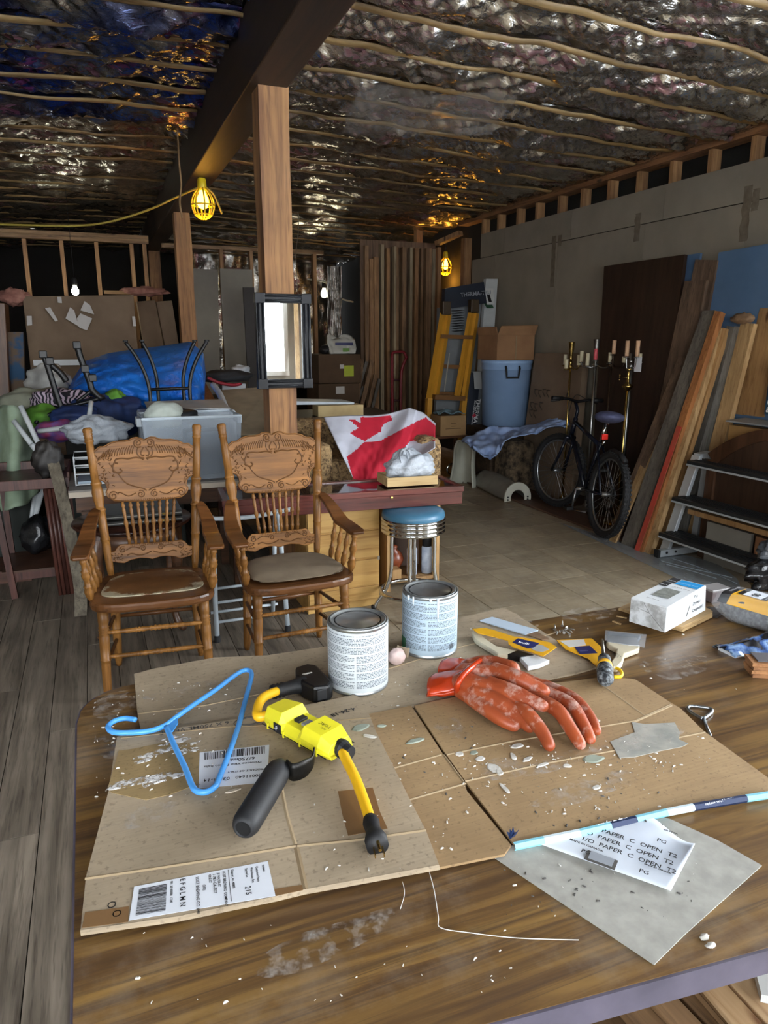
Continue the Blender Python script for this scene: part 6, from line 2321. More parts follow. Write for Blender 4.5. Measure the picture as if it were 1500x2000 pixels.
MB().blob((b_.x, b_.y, b_.z - .01), (.15, .10, .07), 28, 18, .3, 2, 9).solo('blue_toy', mat('toy_blue', '2a62b8', 'a03038', .5, scale=7), 'bright blue and red bundle above the white wire rack', 'bundle', smooth=True)
# black stroller with navy cloth
NAVYC = mat('navy_cloth', '1e3a72', '12234a', .7, scale=8)
stl = thing('stroller', 'collapsed stroller with black tubes and navy cloth lying on the heap', 'stroller', PY(170, 800, 5.4))
for path, r in (([(83, 690), (93, 715), (112, 775), (122, 800)], .020), ([(150, 672), (158, 700), (175, 745), (180, 762), (200, 780)], .022), ([(120, 795), (150, 790), (205, 775)], .014), ([(180, 762), (150, 785)], .012), ([(100, 712), (118, 728), (130, 745)], .022), ([(70, 828), (80, 815), (120, 805), (160, 800)], .016)):
    MB().tube(smoothpath([PY(x, y, 5.35) for x, y in path], 4), r, 10).out('tube', BLKG, stl, world=True, smooth=True)
for (x, y) in ((84, 692), (150, 674), (97, 705), (166, 720), (181, 738)):
    b_ = PY(x, y, 5.34)
    MB().box(tuple(b_), (.05, .04, .05)).out('bracket', BLKG, stl, world=True, bevel=.006)
b_ = PY(205, 815, 5.45)
MB().blob((b_.x, b_.y, b_.z), (.28, .12, .15), 40, 24, .35, 2.2, 4).out('seat_cloth', NAVYC, stl, world=True, smooth=True)
b_ = PY(148, 812, 5.3)
MB().blob((b_.x, b_.y, b_.z), (.16, .10, .07), 30, 18, .3, 2.2, 14).out('hood', NAVYC, stl, world=True, smooth=True)

# blue tarpaulin heap
TARP = Nt('blue_tarp')
_v = TARP.coord((1, 1, 1), rnd=False)
TARP.col(TARP.ramp(TARP.noise(_v, 4, 5), [(.3, '1356b4'), (.7, '2478d8')]))
TARP.set(Roughness=.38)
TARP.bump(TARP.noise(_v, 12, 5, .6, 1.0), .5, .03)
ttop = [(125, 765), (165, 706), (210, 690), (255, 683), (320, 675), (372, 667), (398, 690), (402, 730), (400, 760)]
tbot = [(125, 775), (170, 800), (215, 825), (260, 842), (300, 850), (340, 850), (375, 845), (396, 830), (400, 800)]


def tarpf(u, v):
    q = lerp2(polyl(ttop, u), polyl(tbot, u), v)
    Yv = 6.3 - .75 * math.sin(PI * min(1, max(0, v))) ** .7 * math.sin(PI * (.08 + .84 * u)) ** .5
    p = PY(q[0], q[1], Yv)
    d = (V((0, 0, H)) - p).normalized()
    return p + d * (.10 * nz(u * 4 + 3, v * 3 - u * 2) + .06 * abs(nz(u * 7 - v * 4, v * 8)) + .03 * nz(u * 15, v * 14))


MB().grid(tarpf, 70, 50).solo('tarpaulin', TARP.m, 'big bright blue tarpaulin heaped over stored goods before the second post', 'tarpaulin', smooth=True)
TARPU = plain('stored_goods', '3b3a38', .9)
MB().box((.30, 6.5, .40), (1.1, .5, .8)).solo('storage_chest', TARPU, 'plain chest hidden beneath the blue tarpaulin', 'chest', bevel=.02)

# upturned black stool with curved legs
us = thing('upturned_stool', 'upturned black metal stool with four outward curved legs in front of the blue tarpaulin', 'stool', PY(330, 815, 5.15))
for path, Yv in (([(245, 668), (268, 700), (285, 735), (293, 770), (294, 815)], 5.1), ([(277, 667), (294, 700), (305, 735), (309, 770), (311, 815)], 5.3), ([(380, 667), (366, 700), (358, 735), (359, 770), (363, 815)], 5.3), ([(404, 667), (385, 700), (373, 735), (371, 770), (377, 815)], 5.1)):
    MB().tube(smoothpath([PY(x, y, Yv) for x, y in path], 5), .0125, 10).out('leg', BLKG, us, world=True, smooth=True)
    MB().tube([PY(path[0][0], path[0][1], Yv), PY(path[0][0], path[0][1], Yv) + V((0, 0, .012))], .017, 10).out('foot_cap', BLK, us, world=True)
for Yv, x0, x1 in ((5.1, 292, 372), (5.3, 309, 359)):
    MB().tube([PY(x0, 761, Yv), PY(x1, 758, Yv)], .011, 8).out('crossbar', BLKG, us, world=True, smooth=True)
c_ = PY(332, 818, 5.2)
MB().lathe([(.0001, -.05), (.17, -.05), (.18, -.03), (.18, .0), (.0001, .01)], 30, frame(c_)).out('seat', BLK, us, world=True, smooth=True)

# big flat cartons against the stud wall
CB_D = mat('storage_cardboard', '7d6a56', '6b5947', .85, scale=3)
PAPB = plain('stuck_paper', 'c2bfbc', .7)


def wallbox(label, px, Y, depth, lean, m=None, name='flat_carton', bev=.006):
    """a carton whose front face has the picture corners TL, TR, BR, BL at depth Y; carried down to the floor"""
    tl, tr, br, bl = [PY(x, y, Y) for x, y in px]
    tl.y += lean
    tr.y += lean
    k = bl.z
    bl = bl + (bl - tl) * (bl.z / max(.01, tl.z - bl.z))
    br = br + (br - tr) * (br.z / max(.01, tr.z - br.z))
    dv_ = V((0, depth, 0))
    mb = MB().hexa([bl, br, br + dv_, bl + dv_, tl, tr, tr + dv_, tl + dv_])
    return mb.solo(name, m or CB_D, label, 'carton', 'flat cartons along the far stud wall', bevel=bev), tl, tr, bl, br


o, tl, tr, bl, br = wallbox('largest flat carton, with torn papers taped to it, standing left of the second post', [(42, 578), (262, 575), (272, 720), (60, 722)], 8.3, .16, .10)
for j, px in enumerate(([(88, 602), (98, 600), (113, 626), (108, 628)], [(137, 600), (145, 606), (150, 625), (158, 640), (128, 622)], [(157, 606), (165, 588), (176, 596), (184, 614)], [(150, 622), (157, 612), (180, 622), (170, 645), (155, 640)], [(52, 617), (62, 617), (63, 635), (53, 636)], [(258, 618), (264, 618), (266, 637), (260, 637)], [(112, 580), (120, 580), (121, 592), (113, 591)])):
    mb = MB()
    vs = [PY(x, y, 8.25 + .10 * (720 - y) / 145) for x, y in px]
    mb.add([tuple(p) for p in vs], [tuple(range(len(vs) - 1, -1, -1))])
    q = mb.out('taped_paper', PAPB, None)
    q.parent = o
    q.matrix_parent_inverse = Matrix.Translation(o.location).inverted()
    q.modifiers.new('thick', 'SOLIDIFY').thickness = .002
a, b = PY(65, 703, 8.22), PY(160, 713, 8.22)
MB().box(((a.x + b.x) / 2, 8.2, (a.z + b.z) / 2), (b.x - a.x, .03, a.z - b.z)).solo('white_strip', plain('strip_white', 'c6cccf', .4), 'white plastic strip propped against the largest flat carton', 'strip')
wallbox('flat carton just right of the largest one, leaning', [(268, 588), (305, 585), (322, 690), (285, 700)], 8.55, .14, .12)
wallbox('narrow flat carton touching the second post on its left', [(306, 588), (338, 586), (352, 690), (325, 690)], 8.65, .14, .12)
wallbox('narrow carton with blue print left of the largest flat carton', [(10, 648), (44, 648), (50, 780), (24, 785)], 8.1, .14, .05, mat('blue_print_carton', '6b5a4a', '2e5478', .8, scale=4, spread=(.42, .5)))
wallbox('tall brown wooden wardrobe side at the far left edge', [(-60, 588), (9, 592), (20, 785), (-45, 790)], 8.0, .4, .0, wood('wardrobe_wood', '7d4f2a', '4a2c17', 'Z', .4), 'wardrobe')
b_ = PY(150, 568, 8.45)
MB().blob((PY(28, 580, 8.4).x, 8.45, PY(28, 580, 8.4).z), (.14, .07, .08), 26, 16, .5, 3, 2).solo('insulation_scrap', mat('pink_insulation', 'a27466', '7d5248', .95, scale=14), 'scrap of pink insulation on the corner of the largest flat carton', 'insulation', smooth=True)
a = PY(285, 568, 8.5)
MB().blob((a.x, 8.6, a.z), (.22, .08, .05), 26, 16, .4, 3, 12).solo('insulation_scrap', mat('pink_insulation', 'a27466', '7d5248', .95, scale=14), 'roll of dull pink insulation lying over the cartons left of the second post', 'insulation', smooth=True)
# grey boards leaning behind the second post
GB = mat('grey_board', '8a857a', '77726a', .8, scale=2)
for k, (x0, x1, Yv, lb) in enumerate(((372, 428, 9.0, 'left grey wallboard sheet leaning against the studs behind the second post'), (429, 496, 9.05, 'right grey wallboard sheet leaning against the studs behind the second post'))):
    wallbox(lb, [(x0 + 3, 523), (x1, 525), (x1 + 2, 735), (x0 + 12, 735)], Yv, .03, .10, GB, 'wallboard', .0)
wallbox('dark tall panel edge leaning beside the grey wallboard, behind the mirror', [(478, 560), (500, 560), (505, 735), (484, 735)], 8.6, .03, .10, plain('dark_panel', '2b2522', .6), 'hardboard_sheet', .0)

# tan upholstered panel with a white curved rim
up = thing('upholstered_panel', 'tan upholstered panel with a white curved metal rim between the tarpaulin and the mirror post', 'panel', PY(470, 830, 5.0))
tl, tr, br, bl = PY(425, 762, 5.9), PY(530, 755, 5.9), PY(530, 850, 5.0), PY(455, 850, 5.0)
MB().hexa([tuple(p) for p in (bl, br, br + V((0, .05, -.02)), bl + V((0, .05, -.02)), tl, tr, tr + V((0, .05, -.02)), tl + V((0, .05, -.02)))]).out('pad', mat('tan_cloth', '8d8069', '776b57', .9, scale=6), up, world=True, bevel=.015)
MB().tube(smoothpath([PY(416, 752, 5.85), PY(428, 768, 5.6), PY(440, 795, 5.3), PY(447, 820, 5.1), PY(452, 850, 4.95)], 5), .024, 10).out('rim', plain('rim_white', 'b9c2c8', .4), up, world=True, smooth=True)
MB().bar(PY(388, 752, 6.1), PY(420, 812, 5.6), .12, .03).solo('slanted_board', wood('orange_board', '8a562a', '5c3618', 'Z', .5), 'orange-brown board end slanting beside the blue tarpaulin', 'board')
b_ = PY(440, 735, 6.6)
MB().blob((b_.x, b_.y, b_.z), (.24, .12, .055), 30, 18, .25, 2, 6).solo('dark_coat', mat('coat_black', '2a2c31', '1c1d21', .9, scale=8), 'folded dark coat lying on the white box beyond the tan panel', 'coat', smooth=True)
b_ = PY(470, 728, 6.8)
MB().blob((b_.x, b_.y, b_.z), (.09, .07, .07), 24, 16, .35, 2, 3).solo('plastic_bag', BAGW, 'small clear-white bag behind the folded dark coat', 'bag', smooth=True)
MB().tube(smoothpath([PY(405, 738, 6.3), PY(430, 748, 6.3), PY(455, 752, 6.35), PY(470, 750, 6.4)], 5), .014, 8).solo('red_strap', plain('strap_red', '8c2230', .6), 'thin red strap trailing over the white box beneath the dark coat', 'strap', smooth=True)
a, b = PY(432, 750, 6.55), PY(478, 764, 6.55)
MB().box(((a.x + b.x) / 2, 6.6, (a.z + 1.0) / 2 + .001), (b.x - a.x, .2, a.z - 1.0)).solo('white_box', plain('white_box_flat', 'b9bcc0', .6), 'flat white box under the folded dark coat', 'box')
MB().box((1.05, 6.75, .50), (.75, .5, 1.0)).solo('dark_dresser', wood('dark_chest_wood', '3c2c20', '20160f', 'X', .5), 'low dark dresser carrying the dark coat and white box', 'dresser', bevel=.01)
# dim things under the tables
MB().blob((-.42, 4.95, .28), (.10, .12, .12), 24, 16, .3, 2, 5, flat=.168).solo('black_sack', mat('black_bag', '2a2b2e', '0e0e10', .22), 'black glossy sack on the lower shelf of the side table', 'bag', smooth=True)
MB().box((-.9, 5.9, .3), (.9, 1.2, .6)).solo('covered_crate', plain('stored_goods2', '2f3330', .9), 'low crate carrying the blankets at the far left', 'crate', bevel=.02)
MB().box((.1, 5.6, .33), (.9, .55, .66)).solo('covered_crate', plain('stored_goods2', '2f3330', .9), 'low crate under the stroller and tarpaulin', 'crate', bevel=.02)
MB().box((-.75, 5.05, .04), (.55, .35, .08)).solo('brown_board', wood('floor_scrap', '6d4330', '452a1e', 'X', .6), 'reddish board lying on the floor under the side table', 'board')
# ================================================================ along the right wall
PANELB = wood('dark_brown_panel', '3d2a20', '241812', 'Z', .45, .5)
BLUEF = mat('blue_foam', '54708f', '496482', .7, scale=3)


def leaning(name, label, cat, m, tl, tr, bl, br, Xt, Xb, th, zb=.004, group=None, par=None, bevel=0):
    """a board leaning against the right wall: top corners on the plane X=Xt, feet where their sight lines reach X=Xb, cut at the floor"""
    a, b = PX(*tl, Xt), PX(*tr, Xt)
    c, d = PX(*bl, Xb), PX(*br, Xb)

    def foot(p, q):
        t = (p.z - zb) / (p.z - q.z)
        return p + (q - p) * t
    if c.z > zb or c.z < zb:
        c, d = foot(a, c), foot(b, d)
    n = (b - a).cross(c - a).normalized()
    if n.x < 0:
        n = -n
    n = n * th
    mb = MB().hexa([tuple(p) for p in (c, d, d + n, c + n, a, b, b + n, a + n)])
    if par is not None:
        return mb.out(name, m, par, world=True, bevel=bevel)
    return mb.solo(name, m, label, cat, group, bevel=bevel)


leaning('plywood_sheet', 'wide dark brown door panel leaning on the drywall behind the candle lamps', 'panel', PANELB, (1180, 520), (1337, 497), (1160, 850), (1296, 850), 4.24, 4.14, .03)
leaning('foam_board', 'large slate blue foam board leaning on the right wall behind the lumber', 'foam board', BLUEF, (1404, 493), (1560, 465), (1330, 880), (1500, 880), 4.28, 4.16, .03, group='blue foam boards')
leaning('foam_board', 'narrow slate blue foam edge showing between the dark panel and the brown planks', 'foam board', BLUEF, (1330, 500), (1368, 494), (1280, 850), (1318, 850), 4.31, 4.20, .02, group='blue foam boards')
B_DK = wood('plank_dark', '79614c', '463528', 'Z', .7, .9)
B_OR = wood('plank_orange', 'b87b48', '86532c', 'Z', .6, .8)
B_PALE = wood('plank_pale', 'c9a878', '96744a', 'Z', .6, .9)
B_GREY = wood('plank_grey', '80796e', '514b43', 'Z', .7, 1.0)
B_LGREY = wood('plank_light_grey', 'a3a099', '77736b', 'Z', .7, 1.0)
B_PINE = wood('plank_pine', 'be9665', '9a7347', 'Z', .55, .6, '4a2c16')
REDP = mat('red_paint', 'b8362c', 'a04a38', .6, scale=12)
GRP = 'lumber leaning on the right wall'
# (top-left, top-right, foot-left, foot-right) of each board's face; feet on the floor at X = base
for k, (tl, tr, bl, br, xt, xb, th, m, lb) in enumerate((
    ((1358, 507), (1401, 508), (1300, 800), (1345, 800), 4.26, 4.15, .025, B_DK, 'tall brown plank farthest back, its top just under the blue foam corner'),
    ((1337, 549), (1380, 547), (1272, 860), (1318, 860), 4.20, 4.06, .025, B_DK, 'wide dark knotted plank to the right of the dark door panel'),
    ((1372, 607), (1396, 606), (1216, 1052), (1240, 1062), 4.16, 3.62, .03, B_GREY, 'grey-brown plank with a patched foot left of the red-edged board'),
    ((1396, 607), (1408, 608), (1243, 1066), (1256, 1070), 4.14, 3.60, .05, B_OR, 'orange-edged board whose lower edge is painted red'),
    ((1399, 640), (1409, 640), (1258, 1070), (1272, 1074), 4.15, 3.62, .04, B_PALE, 'pale weathered stud right of the red-edged board'),
    ((1411, 640), (1420, 642), (1277, 1060), (1290, 1060), 4.16, 3.76, .04, B_PINE, 'clean yellow stud, second to the right of the red-edged board'),
    ((1419, 636), (1434, 639), (1296, 1050), (1316, 1050), 4.18, 4.02, .03, B_GREY, 'broad dull grey plank behind the yellow stud'),
    ((1434, 637), (1447, 638), (1318, 1050), (1334, 1050), 4.18, 4.02, .03, B_LGREY, 'light silver-grey plank with a smooth face'),
    ((1447, 630), (1472, 632), (1340, 1050), (1368, 1050), 4.17, 4.01, .04, B_PALE, 'cream plank with brown wrap at its top, rightmost of the sloping lumber'),
    ((1484, 602), (1540, 600), (1424, 860), (1482, 860), 4.24, 4.16, .02, B_PINE, 'wide knotty pine board standing in front of the blue foam at the right edge'),
    ((1325, 697), (1344, 699), (1188, 1042), (1208, 1048), 4.12, 3.62, .02, B_DK, 'short brown plank with its foot beside the bicycle tyre'),
    ((1300, 788), (1318, 790), (1196, 1040), (1208, 1044), 4.02, 3.60, .015, B_PALE, 'thin pale lath among the feet of the leaning planks'),
)):
    o = leaning('lumber_board', lb, 'board', m, tl, tr, bl, br, xt, xb, th, PX(1439, 818, 4.16).z + .03 if k == 9 else .004, group=GRP)
# paint and wrap on two of them are parts of those boards
bo = [x for x in bpy.data.objects if x.get('label', '').startswith('orange-edged')][0]
leaning('red_paint', '', '', REDP, (1322, 832), (1331, 834), (1241, 1067), (1250, 1070), 3.848, 3.595, .004, par=bo)
bo = [x for x in bpy.data.objects if x.get('label', '').startswith('cream plank')][0]
leaning('paper_wrap', '', '', mat('brown_wrap', '8b6f52', '6b523a', .8, scale=20), (1426, 622), (1470, 608), (1420, 640), (1466, 642), 4.16, 4.14, .03, par=None) if False else None
MB().blob(tuple(PX(1450, 622, 4.13)), (.05, .09, .035), 20, 12, .35, 3, 2).out('paper_wrap', mat('brown_wrap', '8b6f52', '6b523a', .8, scale=20), bo, world=True, smooth=True)
# brown sheet and clear film on the floor along the wall
MB().box((4.0, 5.45, .012), (.72, 2.5, .016)).solo('floor_sheet', wood('brown_sheet', '6a4c3a', '46301f', 'Y', .6, .7), 'reddish brown board lying on the floor under the bicycle', 'board')
FILM = Nt('clear_film')
FILM.set(**{'Base Color': lin('b4bec4'), 'Roughness': .16, 'Alpha': .42})
FILM.bump(FILM.noise(FILM.coord((3, 1, 1)), 4, 3), .3, .02)
fp = [(1095, 1022), (1140, 1035), (1200, 1055), (1262, 1078), (1330, 1082), (1400, 1100), (1440, 1130), (1450, 1156), (1395, 1160), (1320, 1128), (1230, 1086), (1150, 1048)]
MB().prism(pp(fp, .004), .002, None, .002).solo('plastic_film', FILM.m, 'strip of clear plastic film on the floor in front of the lumber', 'plastic film')
for k, (x0, y0, x1, y1) in enumerate(((1290, 1095, 1430, 1128), (1300, 1102, 1400, 1130), (1310, 1090, 1440, 1140))):
    a, b = PZ(x0, y0, .007), PZ(x1, y1, .007)
    m_ = (a + b) / 2 + V((.03 * (k - 1), .05, 0))
    MB().tube(smoothpath([a, m_, b], 6), .004, 6).solo('film_fold', FILM.m, ('long crease of film nearest the ladder foot', 'middle crease of film on the floor', 'crease of film curling toward the table')[k], 'plastic strip', 'folded film creases', smooth=True)

# ---- aluminium step ladder with black treads
ALU = plain('aluminium', 'c8d0d5', .4, .45)
TREAD = plain('black_tread', '202326', .4)
YS = 3.72
sl_ = thing('step_ladder', 'aluminium step stool with three black treads standing against the lumber', 'step ladder', (3.75, 3.4, 0))
f0, f1 = PZ(1298, 1076, .035), PY(1362, 890, PZ(1298, 1076, .035).y)
YS = f0.y
YN = YS - 1.0
for y in (YS, YN):
    a, b = V((f0.x, y, .03)), V((f1.x, y, f1.z))
    MB().bar(a, b, .03, .075, (0, 1, 0)).out('stile', ALU, sl_, world=True, bevel=.004)
    MB().bar(V((f0.x - .09, y - .03, .035)), V((f0.x + .30, y - .03, .035)), .04, .05).out('base_bar', ALU, sl_, world=True, bevel=.004)
    MB().box((f0.x - .095, y - .03, .035), (.02, .046, .056)).out('end_cap', BLK, sl_, world=True, bevel=.003)
    for dx in (-.03, .05):
        MB().lathe([(.009, 0), (.009, .004), (.0001, .005)], 12, axis_frame((f0.x + dx, y - .053, .04), (f0.x + dx, y - .1, .04))).out('bolt', STEEL_DK, sl_, world=True)
    MB().bar(V((f1.x, y, f1.z)), V((f1.x + .11, y, f1.z + .01)), .03, .06, (0, 1, 0)).out('top_bracket', ALU, sl_, world=True)
    MB().bar(V((f1.x + .10, y, f1.z)), V((f0.x + .27, y, .04)), .03, .05, (0, 1, 0)).out('rear_strut', ALU, sl_, world=True)
for (x, y_) in ((1342, 902), (1313, 973), (1287, 1042)):
    p = PY(x, y_, YS)
    o = MB().box((p.x + .08, (YS + YN) / 2, p.z), (.19, YS - YN - .02, .028)).out('tread', TREAD, sl_, world=True, bevel=.005)
    MB().box((p.x - .014, (YS + YN) / 2, p.z - .016), (.006, YS - YN - .02, .012)).out('nosing', ALU, sl_, world=True)
    for k in range(5):
        MB().box((p.x + .02 + .03 * k, (YS + YN) / 2, p.z + .0155), (.006, YS - YN - .05, .004)).out('grip_rib', TREAD, sl_, world=True)['kind'] = 'stuff'

# ---- arched headboard, boxes and boards behind the ladder
HBW = wood('headboard_wood', '5d3f2b', '382314', 'Z', .35, .6)
XH = 3.94
y0h, zt0 = PX(1392, 885, XH).y, PX(1392, 885, XH).z
ztop = PX(1500, 838, XH).z + .02
yc_ = y0h - .62
hb = thing('arched_headboard', 'dark wooden headboard with an arched top rail behind the step stool', 'headboard', (XH, yc_, 0))
out_, inn = [], []
for k in range(25):
    t = -1 + 2 * k / 24
    out_.append((t * .62, zt0 + (ztop - zt0) * (1 - abs(t) ** 2.2)))
    inn.append((t * .55, zt0 - .07 + (ztop - zt0) * (1 - abs(t) ** 2.2)))
HFm = frame((XH, yc_, 0), (0, -1, 0), (0, 0, 1), (-1, 0, 0))
rim_ = out_ + inn[::-1]
mb = MB()
vs, fs = [], []
for (a, b) in zip(out_, inn):
    vs += [HFm @ V((a[0], a[1], 0)), HFm @ V((b[0], b[1], 0)), HFm @ V((b[0], b[1], .045)), HFm @ V((a[0], a[1], .045))]
for k in range(24):
    for q in range(4):
        fs.append((4 * k + q, 4 * k + (q + 1) % 4, 4 * k + 4 + (q + 1) % 4, 4 * k + 4 + q))
mb.add(vs, fs)
mb.out('arched_rail', HBW, hb, world=True)
MB().prism([(-.56, .10)] + [(x, z) for x, z in inn] + [(.56, .10)], .014, HFm, .01).out('panel', wood('headboard_panel', '4d3728', '33231a', 'Z', .4, .5), hb, world=True)
for s in (-1, 1):
    MB().box((XH - .02, yc_ + s * .585, zt0 / 2 - .02), (.045, .075, zt0 - .04)).out('post', HBW, hb, world=True, bevel=.004)
MB().box((XH - .02, yc_, .30), (.035, 1.12, .12)).out('lower_rail', HBW, hb, world=True)
MB().box((3.86, 3.25, .33), (.10, .95, .035)).solo('crossboard', B_PINE, 'horizontal pale board between the two lower black treads', 'board')
for k, (y, w_, m, lb) in enumerate(((3.42, .36, GB, 'grey sheet standing on the floor beneath the middle black tread'), (3.02, .34, wood('carton_brown', '8a5f3c', '6c4729', 'Z', .8, .4), 'brown carton standing on the floor behind the lowest black tread'))):
    MB().box((3.885, y, .14), (.03 + .03 * k, w_, .28)).solo(('grey_sheet', 'carton')[k], m, lb, ('board', 'carton')[k])
KR = mat('kraft_box', 'a9824f', '94703f', .8, scale=4)
a = PX(1432, 838, 4.05)
MB().box((4.06, a.y - .35, a.z / 2 + .015), (.10, .7, a.z + .03)).solo('carton', KR, 'tall tan carton standing behind the arched headboard at the right edge', 'carton')
a = PX(1428, 820, 4.02)
MB().hexa([(3.97, a.y - .8, a.z - .010), (4.15, a.y - .8, a.z), (4.15, a.y, a.z), (3.97, a.y, a.z - .010), (3.97, a.y - .8, a.z), (4.15, a.y - .8, a.z + .01), (4.15, a.y, a.z + .01), (3.97, a.y, a.z)]).solo('grey_flap', plain('flap_grey', '8d8f8e', .5), 'thin grey sheet lying on the tall tan carton by the pine board', 'sheet')
a = PX(1490, 800, 4.05)
t = thing('picture_pack', 'blue printed pack standing on the thin grey sheet at the right edge', 'pack', (4.08, a.y - .12, PX(1500, 815, 4.05).z + .016))
MB().box((0, -.02, .16), (.05, .26, .32)).out('pack', mat('teal_print', '2e5c74', '1b2c3a', .4, scale=9), t)
text('CAULK', .06, (4.0535, a.y - .02, t.location.z + .06), (0, -1, 0), (0, 0, 1), WHITEINK, t, 'pack_print', bold=.001)
text('& SEAL', .05, (4.0535, a.y - .02, t.location.z + .015), (0, -1, 0), (0, 0, 1), WHITEINK, t, 'pack_print', bold=.001)

# ---- candle lamps behind the bicycle
BRS = plain('lamp_brass', 'b59a5c', .22, 1.0)
PEW = plain('lamp_pewter', '9a9a98', .3, 1.0)
DKB = plain('lamp_bronze', '4a3c30', .35, .8)
WAX = plain('candle_sleeve', 'cfc6a8', .6)
PINKW = plain('candle_tan', 'cfa886', .6)


def lamp(label, px, y_top, m, cup, candles, pole_r, X=4.0, extra=None):
    top = PX(px, y_top, X)
    t = thing('floor_lamp', label, 'lamp', (top.x, top.y, .020), 0, 'candelabra floor lamps')
    z = top.z - .02
    MB().lathe([(.0001, 0), (.12, 0), (.125, .012), (.10, .022), (.04, .035), (.018, .06), (pole_r, .09), (.0001, .092)], 28).out('base', m, t, smooth=True)
    MB().tube([(0, 0, .05), (0, 0, z - .12)], pole_r, 10).out('pole', m, t, smooth=True)
    if cup:
        MB().lathe([(.012, z - .16), (.020, z - .15), (.014, z - .135), (.016, z - .12), (.024, z - .06), (.026, z - .01), (.030, z), (.024, z), (.020, z - .03), (.0001, z - .04)], 18).out('socket_cup', BRS if cup == 1 else PEW, t, smooth=True)
    MB().lathe([(.008, z - .235), (.028, z - .225), (.03, z - .215), (.012, z - .20), (.02, z - .18), (.010, z - .16)], 16).out('hub', m, t, smooth=True)
    for (dx, dy, zb_, zt_, mm) in candles:
        d = V((dx, dy, 0))
        MB().tube(smoothpath([V((0, 0, z - .205)), d * .4 + V((0, 0, z - .235)), d * .85 + V((0, 0, z - .232)), d + V((0, 0, z + zb_ - .01))], 5), .006, 8).out('arm', m, t, smooth=True)
        MB().lathe([(.0001, 0), (.026, .0), (.028, .005), (.010, .008)], 14, frame(d + V((0, 0, z + zb_ - .012)))).out('drip_pan', m, t, smooth=True)
        MB().lathe([(.0001, 0), (.0165, 0), (.0165, zt_ - zb_), (.0001, zt_ - zb_)], 14, frame(d + V((0, 0, z + zb_)))).out('candle_sleeve', mm, t, smooth=True)
    return t, z


lamp('first candelabra lamp from the left, with bright brass cup and cream candle sleeves', 1117, 668, BRS, 1, [(.02, .11, -.20, -.11, WAX), (.02, -.09, -.20, -.11, WAX), (-.06, -.02, -.23, -.15, WAX)], .010)
lamp('second candelabra lamp from the left, pewter cup and one pink bulb among cream sleeves', 1166, 662, PEW, 2, [(-.04, .14, -.19, -.10, WAX), (-.06, .03, -.22, -.12, WAX), (-.05, -.06, -.17, -.08, plain('pink_bulb', 'c0525a', .4)), (.03, -.15, -.19, -.11, WAX)], .013)
lamp('third candelabra lamp from the left, slim dark bronze stem with one tan candle', 1197, 662, DKB, 0, [(-.03, -.06, -.12, -.01, PINKW), (.03, -.12, -.19, -.14, WAX)], .008, X=4.04)
t, z = lamp('thick grey stemmed candelabra lamp with tall tan candles and a white paper tag', 1236, 660, PEW, 0, [(-.03, .02, -.14, -.02, PINKW), (-.03, -.10, -.14, -.02, PINKW), (.05, -.04, -.18, -.12, WAX)], .019, X=3.98)
wp_ = WM[t.name]
tagp = PX(1247, 700, 3.95)
MB().box((tagp.x, tagp.y, tagp.z - .045), (.003, .075, .115)).out('paper_tag', PAPER, t, world=True)
MB().tube([(tagp.x, tagp.y, tagp.z + .01), (tagp.x, tagp.y, tagp.z + .09)], .002, 5).out('tag_string', GREYINK, t, world=True)
kp = PX(1224, 725, 3.9)
t = thing('floor_lamp', 'brass jointed reading lamp stem standing close to the thick grey one', 'lamp', (3.92, kp.y, .020), 0, 'candelabra floor lamps')
zz = kp.z - .02
MB().lathe([(.0001, 0), (.10, 0), (.105, .012), (.05, .03), (.012, .06), (.0001, .06)], 24).out('base', BRS, t, smooth=True)
MB().tube([(0, 0, .04), (0, 0, zz - .10)], .011, 10).out('pole', BRS, t, smooth=True)
MB().lathe([(.011, zz - .16), (.020, zz - .15), (.040, zz - .125), (.045, zz - .115), (.030, zz - .105), (.012, zz - .09), (.010, zz - .04), (.014, zz - .02), (.010, zz), (.022, zz + .01), (.022, zz + .02), (.0001, zz + .022)], 20).out('knuckle', BRS, t, smooth=True)
MB().tube([(0, 0, zz - .05), (-.02, .07, zz - .05)], .004, 6).out('thumb_screw', BRS, t, smooth=True)
for dz in (-.018, 0, .018):
    MB().lathe([(.0001, -.009), (.009, 0), (.0001, .009)], 10, frame((-.02, .075, zz - .05 + dz))).out('screw_knob', BRS, t, smooth=True)

# ---- bicycle
bike = thing('bicycle', 'dark mountain bicycle with chunky tyres leaning before the candelabra lamps', 'bicycle', (3.545, 4.30, .022), R(90 - 15))
RUB = mat('tyre_rubber', '26272a', '1b1c1e', .7, scale=20)
RIMM = plain('rim_alloy', '9fa4a8', .3, .9)
FRM = plain('frame_blue_black', '151a28', .25)
SPK = plain('spoke_steel', 'a9adb0', .3, .9)
LEAN = Matrix.Rotation(R(5), 4, 'X')


def BK(p):
    return LEAN @ V(p)


